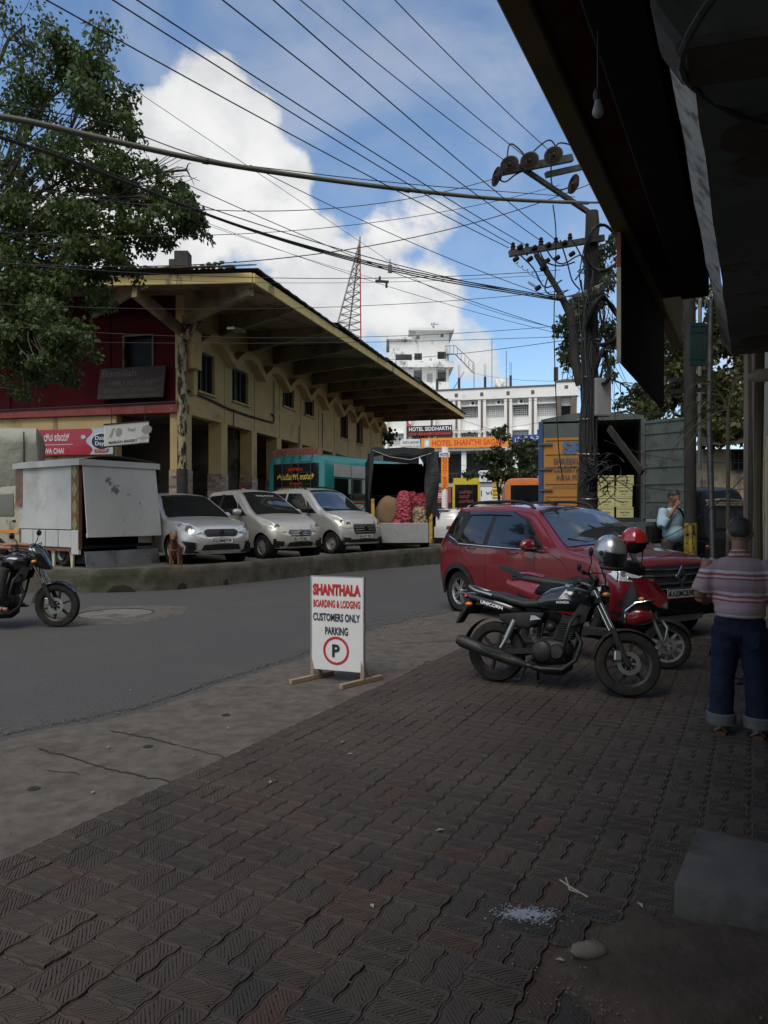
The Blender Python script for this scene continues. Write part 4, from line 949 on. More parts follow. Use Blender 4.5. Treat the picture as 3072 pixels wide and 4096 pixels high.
disc_prof = [(.02,-.10),(.05,-.09),(.055,-.03),(.16,-.02),(.165,.0),(.14,.008),(.13,.0),(.11,.012),(.095,.0),(.075,.014),(.05,.0),(.03,.03),(.001,.04)]
for px, py, ax in ((509.5,164.5,(-.35,-.9,.1)),(529.5,160.5,(-.35,-.9,.1)),(553.5,155,(-.35,-.9,.1)),(496,176.5,(-1,-.35,.1)),(573,184,(-1,-.35,.1))):
    k = MB(); k.lathe(disc_prof, P(px,py,YP-.5), ax, 22); k.build('disc_insulator', 'porcelain', arm2, smooth=45)
ins_px = [(513,245),(527,246),(541,240),(556,240),(570,236)]
for px, py in ins_px:
    k = MB(); c = P(px, py+3, YP-.15); k.lathe([(.015,-.12),(.015,-.04),(.05,-.03),(.035,.0),(.05,.02),(.03,.05),(.04,.07),(.02,.10),(.001,.1)], c, UP, 10); k.build('pin_insulator', 'porcelain', arm, smooth=45)
for px, py in ((520,247),(534,248),(548,245),(564,243),(516,259),(530,259),(547,261),(557,258),(572,254),(543,268),(538,288)):
    k = MB(); c = P(px, py, YP-.2); k.lathe([(.012,-.06),(.04,-.05),(.045,.0),(.04,.05),(.012,.06)], c, (.5,-.3,.3), 8); k.build('spool_insulator', 'porcelain', arm, smooth=45)
# jumper loops, coils and drops
def arc(pts, n=14):
    pts = [Vector(p) for p in pts]; out = []
    for i in range(len(pts)-1):
        p0 = pts[max(i-1,0)]; p1 = pts[i]; p2 = pts[i+1]; p3 = pts[min(i+2, len(pts)-1)]
        for j in range(n//(len(pts)-1)+1):
            t = j/(n//(len(pts)-1)+1); out.append(.5*((2*p1)+(p2-p0)*t+(2*p0-5*p1+4*p2-p3)*t*t+(3*p1-p0-3*p2+p3)*t**3))
    out.append(pts[-1]); return out
J = [[(507,161),(510,144),(522,152),(533,168)],[(530,158),(535,150),(549,140),(556,148),(556,157)],[(553,150),(560,143),(575,146)],[(496,177),(505,182),(515,175),(525,170)],
     [(551,165),(552,185),(560,190),(572,186)],[(519,254),(533,268),(543,286),(552,286),(562,280)],[(530,250),(548,268),(545,290),(556,295),(568,290)],[(545,246),(552,258),(563,264),(580,255),(585,265),(575,280)],[(560,240),(567,262),(572,280),(580,290)],
     [(540,252),(546,262),(560,266),(575,262)],[(572,240),(578,250),(584,262)]]
for j in J: seg('jumper_wire', arc([P(x, y, YP-.3) for x, y in j]), .014, n=5)
for px, y0, y1, r, n_ in ((603,226,271,.30,4),(603,300,345,.28,9),(602,350,384,.10,6)):
    for i in range(n_):
        c = P(px, (y0+y1)/2, YP-.25); hh = (y1-y0)/2*YP/720*(1+.05*math.sin(i*2)); pts = [c+V(math.cos(a)*r*(1+.12*math.sin(i*5)), .04*i*math.sin(a*2)-.02*i, math.sin(a)*hh) for a in np.linspace(0, 6.3, 22)]
        seg('cable_coil', pts, .016, n=5)
rr = random.Random(3)
for i in range(16):      # cables running down the shaft
    x = 578+rr.random()*16; y0 = 225+rr.random()*120; y1 = 380+rr.random()*130; d = [P(x+rr.gauss(0,2.5), y0+(y1-y0)*t, YP-.22) for t in (0,.2,.4,.6,.8,1)]
    seg('down_cable', arc(d, 18), .009+.006*rr.random(), 'black_plastic' if i % 5 else 'dark_steel', 4)
for i in range(7):
    y = 262+i*38+rr.random()*10; c = P(588.5,y,YP); seg('cable_tie', [c+V(.19*math.cos(a), .19*math.sin(a), .02*math.sin(a)) for a in np.linspace(0,6.3,14)], .012, 'steel', 4)
m = MB(); c = P(597.5,393,YP-.22); m.fbox(P(595,416,YP-.3), V(.30,.02,0), V(0,.16,0), UP*.68); m.build('junction_box', 'shutter', pole, bevel=.03, segs=2)
m = MB(); m.bar(P(573,303,YP-.12), P(606,300,YP-.12), .08, .06); m.build('clamp_bar', 'dark_steel', pole)
for k_ in range(5): seg('clamp_strap', [P(556,296+k_*.8,YP-.2), P(580,297-k_,YP-.22), P(600,293-k_*2,YP-.2), P(614,287-k_*4,YP-1)], .010, 'steel', 4)
for i in range(26):      # tangle at the foot of the pole and thin springs
    c = P(598+rr.gauss(0,9), 478+rr.gauss(0,12), YP-.3); r = .08+.2*rr.random(); ph = rr.random()*6; seg('loose_loop', [c+V(math.cos(a+ph)*r, .1*math.sin(a*2), math.sin(a)*r*.8) for a in np.linspace(0, 4.5, 12)], .009, 'black_plastic', 4)
sp_ = [P(515+4*t+1.6*math.sin(t*5), 262+2.8*t+1.6*math.cos(t*5), YP-.2) for t in np.linspace(0, 8, 70)]; seg('coiled_thin_wire', sp_[:60], .006, 'steel', 4)
sp_ = [P(528+2.2*t*0+ .9*math.sin(t*6)+t*1.3, 282+.8*t+1.2*math.cos(t*6), YP-.2) for t in np.linspace(0, 9, 70)]; seg('coiled_thin_wire', sp_, .006, 'steel', 4)

# ---------------- second slim pole with yellow band
mat('band_yellow', (.34,.24,.02), (.42,.30,.03), 3, .6, dirt=(.12,.09,.03), dscale=4)
sp = thing('steel_pole', 'slim dark pole with yellow lettered band beside the red car', 'pole', P(690,604,12.3)); Y_ = 12.3; b = P(690.5,512,Y_)
m = MB(); m.tube([V(b.x,b.y,0), V(b.x-.02,b.y,6.2)], .1, 12); m.build('shaft', 'pole_wood', sp, smooth=60)
m = MB(); m.tube([P(690.5,560,Y_), P(690.5,523,Y_)], .106, 12); m.build('yellow_band', 'band_yellow', sp, smooth=60)
for i, ch in enumerate('STICK NO'): 
    if ch != ' ': letters(ch, P(687.2,527+4.0*i,Y_-.11), V(1,.1,0), UP, .05, .05, 'ink_black', sp, bold=.02)
for i, ch in enumerate('BILLS'): letters(ch, P(693.6,527+5.2*i,Y_-.112), V(1,-.1,0), UP, .05, .06, 'ink_black', sp, bold=.02)
m = MB()
for y in (344, 380, 392): m.bar(P(672,y,Y_), P(712,y-3,Y_+.2), .06, .07)
m.build('cross_bar', 'dark_steel', sp)
m = MB(); m.tube([P(711,300,12), P(709,420,12), P(712,520,11.7), P(713,575,11.5)], .05, 8); tag(m.build('conduit_post', 'dark_steel', smooth=50), 'slim leaning grey post right of the banded pole', 'post'); m = MB(); m.tube([P(700,300,13), P(699.5,470,13)], .035, 8); tag(m.build('conduit_pipe', 'shutter', smooth=50), 'thin pale conduit pipe just behind the banded pole', 'pipe')

# ---------------- container truck with one door open
mat('truck_orange', (.34,.145,.022), (.40,.18,.032), 2, .6, dirt=(.24,.12,.035), dscale=2, dlo=.5, dhi=.8); mat('truck_blue', (.02,.05,.14), (.03,.075,.19), 3, .5, dirt=(.05,.05,.06), dscale=3); mat('truck_grey', (.055,.075,.07), (.085,.105,.095), 2, .6, dirt=(.05,.045,.04), dscale=3)
mat('truck_inside', (.015,.017,.02), (.028,.03,.032), 2, .8)
YT = 19.0; tr = thing('container_truck', 'container truck from behind, orange left door shut and grey right door open', 'truck', V(P(541,0,YT).x, YT, 0)); kx = YT/720
L0, R0, T0, B0 = P(541,424,YT), P(638,424,YT), 3.92, 1.40
xl, xr = L0.x, R0.x; W_ = xr-xl
def tb_(m, x0, x1, y0, y1, z0, z1): m.fbox((x0,y0,z0), (x1-x0,0,0), (0,y1-y0,0), (0,0,z1-z0))
m = MB(); tb_(m, xl, xl+.08, YT, YT+6, B0, T0); tb_(m, xr-.08, xr, YT, YT+6, B0, T0); tb_(m, xl, xr, YT+5.9, YT+6, B0, T0); tb_(m, xl, xr, YT, YT+6, B0-.15, B0); m.build('box_shell', 'truck_inside', tr)
m = MB(); pr = [(0,0),(W_,0),(W_,.10),(W_*.62,.22),(W_*.3,.20),(0,.06)]; m.prism(pr, (xl,YT-.02,T0), (1,0,0), (0,0,1), (0,6,0)); m.build('box_roof', 'truck_grey', tr)
for x, q_ in ((xl,'truck_blue'), (xr-.01,'truck_grey')): m = MB(); tb_(m, x-.06, x+.05, YT-.10, YT-.02, B0-.1, T0); m.build('rear_frame', q_, tr)
dw = 1.24; m = MB(); tb_(m, xl+.07, xl+.07+dw, YT-.08, YT-.03, B0, T0-.06); dl = m.build('door', 'truck_orange', tr)
m = MB(); tb_(m, xl+.07, xl+.07+dw, YT-.085, YT-.08, T0-.42, T0-.06); m.build('door_top', 'truck_grey', dl)
for z in (1.62, 1.95, 2.28, 2.72, 3.05, 3.42):
    m = MB(); tb_(m, xl+.12, xl+dw, YT-.10, YT-.082, z, z+.035); m.build('door_rib', 'truck_orange', dl)
for z in (2.1, 2.65, 3.3):
    m = MB(); tb_(m, xl-.03, xl+.3, YT-.13, YT-.10, z, z+.05); m.build('hinge', 'truck_grey', dl)
m = MB(); m.tube([(xl+.95,YT-.14,2.02),(xl+1.25,YT-.14,2.02)], .02, 6); m.build('door_handle', 'truck_grey', dl)
fx = V(1,0,0); fz = UP
letters('SRL', (xl+.95,YT-.105,3.22), fx, fz, .80, .34, 'ink_blue', dl, bold=.05)
letters('SHREEKUMAR\nLOGISTICS', (xl+.85,YT-.105,2.78), fx, fz, 1.05, .36, 'ink_old', dl, bold=.03); letters('INDIA PVT LTD', (xl+.85,YT-.105,2.45), fx, fz, .90, .13, 'ink_old', dl, bold=.02); letters('www.shreekumarlogistics.in', (xl+.8,YT-.105,2.2), fx, fz, 1.0, .08, 'ink_old', dl)
# open right door
ang = R(-36); d = V(math.cos(ang), math.sin(ang), 0); n_ = V(-d.y, d.x, 0)*-1; o = V(xr, YT-.06, B0-.02)
m = MB(); m.fbox(o, d*1.2, n_*.05, UP*(T0-B0-.05)); dr = m.build('door', 'truck_grey', tr); dr['label'] = 'open grey right door swung outward'
for z in (.02, .42, .86, 1.28, 1.72, 2.12, 2.40):
    m = MB(); m.fbox(o+d*.06+n_*.051+UP*z, d*1.08, n_*.025, UP*.045); m.build('door_rib', 'truck_inside' if 0 else 'truck_grey', dr)
m = MB(); m.fbox(o+d*.02+n_*.051, d*.05, n_*.03, UP*2.45); m.fbox(o+d*1.13+n_*.051, d*.05, n_*.03, UP*2.45); m.build('door_stile', 'truck_grey', dr)
m = MB(); m.fbox(o+d*1.2, d*.03, n_*.06, UP*2.45); m.build('door_edge', 'slab_edge', dr)
m = MB(); m.bar(P(609,430,YT-.3), P(651,474,YT-1.3), .07, .16); tag(m.build('loose_plank', 'slab_dark'), 'dark plank slung diagonally across the open truck doorway', 'plank')
m = MB(); tb_(m, xl+.1, xr-.1, YT+.1, YT+.3, .55, .75); tb_(m, xl+.4, xl+.55, YT+.2, YT+6, .8, 1.25); tb_(m, xr-.55, xr-.4, YT+.2, YT+6, .8, 1.25); m.build('chassis', 'sooty', tr)
for x in (xl+.35, xr-.35):
    for y in (YT+1.4, YT+5.2):
        m = MB(); m.lathe([(.2,-.14),(.42,-.15),(.48,-.1),(.48,.1),(.42,.15),(.2,.14)], (x,y,.48), (1,0,0), 20); m.build('wheel', 'rubber', tr, smooth=40)
m = MB(); tb_(m, xr-1.1, xr+.6, YT-.2, YT-.1, .75, 1.3); m.build('mud_board', 'truck_grey', tr)
# yellow cartons stacked in the doorway
mat('carton', (.48,.45,.20), (.55,.52,.25), 3, .7); 
cw, ch = .42, .27; n = 0
names = ['lowest', 'second', 'third', 'top']
for cx, cy, zs in ((xl+1.66,YT+.15,4),(xl+2.10,YT+.1,4),(xl+1.22,YT+.25,3)):
    for i in range(zs):
        colm = {4:'left of the cartons in front'}.get(zs)
        c = V(cx+random.uniform(-.02,.02), cy, B0+.003+i*(ch+.004)); t = thing('carton', '%s pale yellow carton of the %s stack inside the truck' % (names[i], 'right' if cx > xl+2 else 'middle' if cx > xl+1.3 else 'left half hidden'), 'carton', c, 0, 'yellow cartons in the truck')
        m = MB(); m.box(c+V(0,.22,ch/2), (cw,.44,ch)); m.build('box', 'carton', t, bevel=.008)
        m = MB(); m.box(c+V(0,-.002,ch*.84), (cw*.96,.004,.012)); m.build('tape_line', 'ink_old', t)
        letters('Fresh King', c+V(0,-.004,ch*.5), fx, fz, cw*.55, ch*.2, 'ink_black', t, bold=.02); letters('ಹಣ್ಣು', c+V(0,-.004,ch*.25), fx, fz, cw*.3, ch*.12, 'ink_old', t)
m = MB(); c = P(603, 520, YT-.02); tag(remesh(MB().ell((xl+1.95,YT+.5,B0+.2),(.2,.2,.2)).build('bundle_sack', 'black_matt'), .03), 'dark bundle behind the cartons in the truck', 'bundle')

TR_ = Matrix.Translation(tr.location) @ Matrix.Rotation(R(-15),4,'Z') @ Matrix.Translation(-tr.location)
for o in col.objects:
    if o.parent is None and (o is tr or o.get('category') in ('carton','plank','bundle')):
        o.matrix_world = TR_ @ (Matrix.Translation(o.location))
# ---------------- hut and auto rickshaw on the right
mat('hut_wall', (.30,.24,.17), (.38,.31,.22), 1.5, .85, dirt=(.14,.11,.08), dscale=1)
hut = thing('roadside_hut', 'low beige hut with sagging tin roof behind the rickshaw', 'building', P(722,540,27)); Y_ = 27.0
m = MB(); m.fbox(P(703,545,Y_), V(3.2,0,0), V(0,3,0), UP*3.6); m.build('wall', 'hut_wall', hut)
m = MB(); m.fbox(P(732,470,Y_)-V(0,.05,0), V(.75,0,0), V(0,.06,0), UP*.75); w = m.build('window', 'win_dark', hut)
m = MB(); a = P(732,470,Y_)-V(0,.09,0)
for i in range(5): m.bar(a+V(.19*i,0,0), a+V(.19*i,0,.75), .03, .03)
for i in range(3): m.bar(a+UP*.37*i, a+UP*.37*i+V(.75,0,0), .03, .03)
m.build('window_bars', 'sooty', w)
k = MB(); rows = [[P(696,446,Y_-.9)+V(.12*i,0,.03*math.sin(i*1.5)+.006*i*1), P(700,440,Y_+1)+V(.12*i,0,.5+.03*math.sin(i*1.5)), ] for i in range(34)]; k.grid(rows); k.build('tin_roof', 'tin', hut)
k = MB(); k.add([P(712,453,Y_-.6), P(745,428,Y_-.6), P(748,428,Y_+1.5), P(716,453,Y_+1.5)], [(0,1,2,3)]); k.build('roof_sheet', 'tin', hut)
mat('rick_black', (.012,.014,.02), (.03,.032,.045), 3, .35, coat=.3)
ar = thing('auto_rickshaw', 'black hooded auto rickshaw seen from behind, white lattice trim', 'rickshaw', P(722,560,17.5)); Y_ = 17.5; k = Y_/720
x0, x1 = P(703,0,Y_).x, P(744,0,Y_).x; cx = (x0+x1)/2; hw = (x1-x0)/2
m = MB(); m.sell([(Y_-.02,cx,1.45,hw*.96,.62,4),(Y_+.1,cx,1.47,hw,.68,4),(Y_+.9,cx,1.5,hw,.70,4),(Y_+1.8,cx,1.4,hw*.9,.62,3.5),(Y_+2.3,cx,1.1,hw*.55,.4,3)], 24)
m.v = [(y, x, z) for x, y, z in m.v]; m.f = [f[::-1] for f in m.f]; m.build('hood', 'rick_black', ar, smooth=50)
m = MB(); m.sell([(Y_-.05,cx,.62,hw*.95,.28,5),(Y_+.6,cx,.62,hw,.3,5),(Y_+1.8,cx,.6,hw*.8,.28,4),(Y_+2.4,cx,.6,hw*.3,.2,3)], 20); m.v = [(y, x, z) for x, y, z in m.v]; m.f = [f[::-1] for f in m.f]; m.build('tub', 'black_gloss', ar, smooth=50)
m = MB(); m.tube([V(x0+.04,Y_-.03,1.82), V(cx,Y_-.06,1.86), V(x1-.04,Y_-.03,1.82)], .03, 6); m.build('hood_rail', 'steel', ar)
m = MB()
for i in range(16):
    x = x0+.06+(x1-x0-.12)*i/16; w = (x1-x0-.12)/16; m.bar(V(x,Y_-.06,1.70), V(x+w,Y_-.06,1.80), .012, .012); m.bar(V(x,Y_-.06,1.80), V(x+w,Y_-.06,1.70), .012, .012)
m.build('lattice_trim', 'shop_cream', ar)
m = MB(); m.fbox((cx-.22,Y_-.07,1.15), (.44,0,0), (0,.02,0), (0,0,.42)); m.build('rear_window', 'glass', ar)
for x in (x0+.1, x1-.1):
    m = MB(); m.lathe([(.08,-.05),(.2,-.06),(.22,-.02),(.22,.02),(.2,.06),(.08,.05)], (x,Y_+.5,.24), (1,0,0), 18); m.build('wheel', 'rubber', ar, smooth=40)
    m = MB(); m.ell((x,Y_-.06,.7), (.06,.03,.05)); m.build('tail_lamp', 'red_lamp', ar)
# ================================================================= CARS
mat('paint_red', (.135,.003,.008), (.15,.004,.010), 3, .3, .0, coat=1.0); mat('paint_silver', (.60,.60,.59), (.64,.64,.63), 3, .36, .5, coat=.6, dirt=(.36,.35,.33), dscale=3, dlo=.5, dhi=.9)
mat('paint_beige', (.54,.52,.47), (.58,.56,.51), 3, .38, .45, coat=.5, dirt=(.33,.31,.27), dscale=3, dlo=.5, dhi=.85); mat('paint_grey', (.52,.52,.50), (.56,.56,.54), 3, .38, .45, coat=.5, dirt=(.30,.29,.26), dscale=3, dlo=.5, dhi=.85)
mat('paint_white', (.68,.68,.67), (.72,.72,.71), 3, .3, 0, coat=.7); mat('mesh_black', (.008,.008,.009), (.02,.02,.02), 60, .5)
def sm(xs, zs, x, win=.10):
    x = np.atleast_1d(x); o = np.linspace(-win, win, 9); return np.interp(x[:, None]+o[None], xs, zs).mean(1)
class Car:
    def __init__(c, **k):
        c.__dict__.update(k); c.hw = c.W/2
        c.tx, c.tz = zip(*c.top); c.nz, c.nx = zip(*c.nose); c.rz, c.rx = zip(*c.rear)
    def T(c, x): return float(sm(c.tx, c.tz, x)[0])
    def xn(c, z): return float(sm(c.nz, c.nx, z, .04)[0])
    def xr(c, z): return float(sm(c.rz, c.rx, z, .04)[0])
    def wid(c, x, z):
        zb = c.belt
        if z < zb:
            t = (z-c.sill)/(zb-c.sill); f = 1-.055*max(0, .45-t)**1.2*2-.03*max(0, t-.55)
        else: f = .985-(1-c.wr/c.hw-.01)*((z-zb)/(c.Hh-zb))**1.15
        w = c.hw*f; xn, xr = c.xn(z), c.xr(z)
        a = (x-(xn-c.fl))/c.fl; b = ((xr+c.rl)-x)/c.rl
        if a > 0: w *= max(0, 1-min(1, a)**c.fp)**(1/c.fp)
        if b > 0: w *= max(0, 1-min(1, b)**c.rp)**(1/c.rp)
        return w
    def xfront(c, y, z):
        t = min(.999, abs(y)/(c.wid(c.wb*.6, z))); return c.xn(z)-c.fl+c.fl*(1-t**c.fp)**(1/c.fp)
    def xback(c, y, z):
        t = min(.999, abs(y)/(c.wid(c.wb*.6, z))); return c.xr(z)+c.rl-c.rl*(1-t**c.rp)**(1/c.rp)
    def zlow(c, x):
        z = c.sill
        z = max(z, c.sill+.10*max(0, (x-(c.wb+c.R+.1))/.5)*0)
        for xw in (0, c.wb):
            d = abs(x-xw)
            if d < c.ar: z = max(z, c.R*.98+math.sqrt(c.ar**2-d**2)*1.0-.0)
        return z
    def section(c, x, n=14):
        T = c.T(x); zl = min(c.zlow(x), T-.12); r = .06 if T < c.belt+.12 else .075
        pts = []
        for i in range(n+1):
            z = zl+(T-r-zl)*i/n; pts.append((c.wid(x, z), z))
        w = c.wid(x, T-r)
        for a in (25, 50, 75):
            pts.append((max(0, w-r+r*math.cos(R(a))), T-r+r*math.sin(R(a))))
        wt = max(0, w-r)
        for f in (1, .66, .33, 0): pts.append((wt*f, T+c.crown*(1-f*f)))
        return [(min(max(x, c.xr(z)+.001), c.xn(z)-.001), y, z) for y, z in pts]
    def body(c):
        a, b = min(c.rx), max(c.nx); xs = list(np.linspace(a, b, 110))
        for k in (.002,.006,.012,.02,.035,.055): xs += [a+k, b-k]
        for xw in (0, c.wb): xs += [xw-c.ar, xw+c.ar, xw-c.ar*.97, xw+c.ar*.97, xw-c.ar*.9, xw+c.ar*.9]
        xs = sorted(xs); m = MB(); L = [c.section(x) for x in xs]
        m.grid([[(p[0], p[1], p[2]) for p in s] for s in L]); m.grid([[(p[0], -p[1], p[2]) for p in s[::-1]] for s in L]); return m
    def patch(c, poly, fn, d=.09):
        bm = bmesh.new(); f = bm.faces.new([bm.verts.new((a, b, 0)) for a, b in poly])
        bmesh.ops.triangulate(bm, faces=bm.faces[:])
        for _ in range(4):
            e = [e for e in bm.edges if e.calc_length() > d]
            if not e: break
            bmesh.ops.subdivide_edges(bm, edges=e, cuts=1); bmesh.ops.triangulate(bm, faces=[f for f in bm.faces if len(f.verts) > 3])
        m = MB(); vs = list(bm.verts); bm.verts.index_update(); m.add([fn(v.co.x, v.co.y) for v in vs], [[v.index for v in f.verts] for f in bm.faces]); bm.free(); return m
    def side(c, poly, off, s): return c.patch(poly, lambda x, z: (x, s*(c.wid(x, z)+off), z))
    def front(c, poly, off): return c.patch(poly, lambda y, z: (c.xfront(y, z)+off, y, z))
    def back(c, poly, off): return c.patch(poly, lambda y, z: (c.xback(y, z)-off, y, z))
    def glass(c, x0, x1, mg=.03, off=.008, n=14):
        m = MB(); rows = []
        for i in range(n+1):
            x = x0+(x1-x0)*i/n; T = c.T(x); w = max(.05, c.wid(x, T-.075)-.075-mg)
            rows.append([(x+(off if x1 > c.wb*.5 else -off), w*j, T+c.crown*(1-min(1, abs(j)*w/(w+mg))**2)+off) for j in np.linspace(-1, 1, 11)])
        m.grid(rows); return m
def rot(pts, s): return [(s*y, z) for y, z in pts]
def wheel(par, x, y, R_, side, rim, spokes, w=.19, name='wheel', rr=.66, star=False, mrim='alloy'):
    k = MB(); r = R_*rr; ax = (0, side, 0); o = (x, y, R_)
    k.lathe([(r*.98,-w*.42),(r,-w*.30),(r*.9,-w*.1),(r*.9,w*.28),(r*1.0,w*.36),(r*.99,w*.42),(r*.92,w*.36)], o, ax, 28, caps=False)
    if spokes:
        for i in range(spokes):
            a = 2*math.pi*i/spokes; d = V(math.cos(a), 0, math.sin(a)); t = V(-math.sin(a), 0, math.cos(a)); yo = V(0, side*w*.30, 0); O = Vector(o)
            for q in ((-.5, .5) if star else (0,)):
                p0 = O+d*r*.16+t*q*r*.10+yo; p1 = O+d*r*.93+t*q*r*.30+yo*.9; k.bar(p0, p1, r*(.10 if star else .17), .03, up=(0, side, 0))
        k.lathe([(.001,w*.40),(r*.18,w*.38),(r*.24,w*.28),(r*.24,w*.1)], o, ax, 16)
    else:
        k.lathe([(.001,w*.34),(r*.2,w*.34),(r*.26,w*.2),(r*.55,w*.12),(r*.75,w*.26),(r*.9,w*.2)], o, ax, 24)
    wo = k.build(name, mrim, par, smooth=35, world=False)
    k = MB(); k.lathe([(r*.97,-w*.45),(R_*.90,-w*.5),(R_*.98,-w*.36),(R_,-w*.18),(R_,w*.18),(R_*.98,w*.36),(R_*.90,w*.5),(r*.97,w*.45)], o, ax, 36, caps=False); k.build('tyre', 'rubber', wo, smooth=50, world=False)
    k = MB(); k.lathe([(.001,0),(r*.9,0)], (x, y-side*w*.12, R_), ax, 24); k.lathe([(.001,.0),(r*.62,.0),(r*.62,.01)], (x, y-side*w*.02, R_), ax, 20); k.build('brake_drum', 'dark_steel', wo, world=False)
    return wo
def finish_car(c, t, paint, plate=None, rails=None, cladding=None, lamps='lamp_glass', wheel_k=(7, False, 'alloy')):
    c.body().build('body', paint, t, smooth=32, world=False)
    k = MB(); a, b = min(c.rx)+.12, max(c.nx)-.12; k.box(((a+b)/2, 0, c.sill+.12), (b-a, c.W*.86, .2)); k.build('underbody', 'black_matt', t, world=False)
    for xw in (0, c.wb):
        for s in (-1, 1): k = MB(); k.lathe([(.02,0),(c.ar*.99,0),(c.ar*.99,.22)], (xw, s*(c.hw*.965-.23), c.R*.98), (0, s, 0), 24, caps=False); k.build('arch_liner', 'black_matt', t, world=False)
    for i, (xw) in enumerate((0, c.wb)):
        for s in (-1, 1): wheel(t, xw, s*(c.hw-.115), c.R, s, 'alloy', wheel_k[0], star=wheel_k[1], mrim=wheel_k[2])
    c.glass(c.ws[0], c.ws[1]).build('windshield', 'glass', t, smooth=60, world=False)
    c.glass(c.rw[0], c.rw[1]).build('rear_window', 'dark_glass', t, smooth=60, world=False)
    for s in (-1, 1):
        for poly in c.sidewin: c.side(poly, .006, s).build('side_window', 'dark_glass', t, smooth=60, world=False)
        for poly in c.pillars: c.side(poly, .004, s).build('pillar_trim', 'black_plastic', t, smooth=60, world=False)
        hl = c.front(rot(c.headlamp, s), .010).build('headlight', lamps, t, smooth=60, world=False)
        for (y, z, r) in c.bulbs:
            k = MB(); x = c.xfront(s*y, z); k.lathe([(.001,.004),(r*.6,.010),(r,.012),(r*1.08,.0)], (x+.006, s*y, z), (1, s*.35, .1), 16); k.build('lamp_bowl', 'dusty_alloy', hl, smooth=40, world=False)
        c.back(rot(c.tail, s), .010).build('tail_light', 'red_lamp', t, smooth=60, world=False)
        for poly in c.tailside: c.side(poly, .008, s).build('tail_light', 'red_lamp', t, smooth=60, world=False)
        # mirror
        mx, mz = c.mirror; my = s*(c.wid(mx, mz)+.13); k = MB(); k.ell((mx, my, mz), (.075,.125,.085), 14, 10); mo = k.build('mirror', c.mirror_mat if hasattr(c, 'mirror_mat') else paint, t, smooth=60, world=False)
        k = MB(); k.bar((mx+.02, s*(c.wid(mx, mz-.06)-.02), mz-.08), (mx+.01, my-s*.05, mz-.06), .05, .04); k.build('mirror_stalk', 'black_plastic', mo, world=False)
        for (hx, hz) in c.handles:
            k = MB(); yy = s*(c.wid(hx, hz)+.022); k.tube([(hx-.10, yy-s*.02, hz), (hx-.08, yy, hz+.004), (hx+.06, yy, hz+.004), (hx+.09, yy-s*.02, hz)], .014, 6); k.build('door_handle', paint, t, smooth=60, world=False)
        for ln in c.seams:
            k = MB(); pts = []
            for (x0, z0), (x1, z1) in zip(ln[:-1], ln[1:]):
                for j in range(8): f = j/8; x, z = x0+(x1-x0)*f, z0+(z1-z0)*f; pts.append((x, z))
            pts.append(ln[-1]); k.tube([(x, s*(c.wid(x, z)+.0005), z) for x, z in pts], .0035, 4); k.build('panel_gap', 'black_matt', t, world=False)
        if cladding:
            for xw in (0, c.wb):
                rows = [[], []]
                for a in np.linspace(-12, 192, 30):
                    for j, rr in enumerate((c.ar-.01, c.ar+.065)):
                        x = xw+rr*math.cos(R(a)); z = max(c.sill-.01, c.R*.98+rr*math.sin(R(a))); rows[j].append((x, s*(c.wid(x, z)+.012+.01*(1-j)), z))
                k = MB(); k.grid(rows); k.build('arch_cladding', cladding, t, smooth=60, world=False)
            k = MB(); k.grid([[(x, s*(c.wid(x, z)+.012), z) for x in np.linspace(c.ar+.03, c.wb-c.ar-.03, 12)] for z in (c.sill-.02, c.sill+.05, c.sill+.12)]); k.build('sill_cladding', cladding, t, smooth=60, world=False)
        if rails:
            x0, x1 = rails; yy = s*(c.wr-.06); k = MB(); zz = c.T((x0+x1)/2)+.02
            pts = [(x0, yy, c.T(x0)-.0), (x0+.12, yy, c.T(x0+.12)+.05)] + [(x, yy, c.T(x)+.065) for x in np.linspace(x0+.25, x1-.25, 6)] + [(x1-.1, yy, c.T(x1-.1)+.045), (x1, yy, c.T(x1)-.0)]
            k.tube(pts, .022, 8); k.build('roof_rail', 'black_plastic', t, smooth=60, world=False)
    for nm, poly, off, mt in c.front_parts: c.front(poly, off).build(nm, mt, t, smooth=60, world=False)
    if plate:
        s_, pz, pw, ph = plate; x = max(c.xfront(0, pz-ph/2), c.xfront(0, pz+ph/2), c.xfront(pw/2, pz))+.018; k = MB(); k.box((x, 0, pz), (.008, pw, ph)); pl = k.build('number_plate', 'plate_white', t, bevel=.003, world=False)
        for (dy, dz, w, h) in ((0,ph/2-.004,pw,.008),(0,-ph/2+.004,pw,.008),(pw/2-.004,0,.008,ph),(-pw/2+.004,0,.008,ph)):
            k = MB(); k.box((x+.005, dy, pz+dz), (.003, w, h)); k.build('plate_border', 'ink_black', pl, world=False)
        letters(s_, (x+.006, -.012, pz), (0,1,0), UP, pw*.84, ph*.62, 'ink_black', pl, bold=.03, world=False)
        k = MB(); k.box((x+.005, -pw*.455, pz-.01), (.003, .014, ph*.3)); k.build('plate_badge', 'ink_blue', pl, world=False)
    # wipers
    for y0, y1 in ((-.15,-.62),(.42,-.08)):
        x0 = c.ws[1]-.04; x1 = c.ws[1]-.22 if 0 else c.ws[1]-.13; k = MB()
        xa, xb = max(c.ws)-.03, max(c.ws)-.14; pts = [(xa, y0, c.T(xa)+.03), ((xa+xb)/2+.03, (y0+y1)/2, c.T((xa+xb)/2+.03)+.035), (xb, y1, c.T(xb)+.03)]; k.tube(pts, .009, 5); k.build('wiper', 'black_plastic', t, world=False)
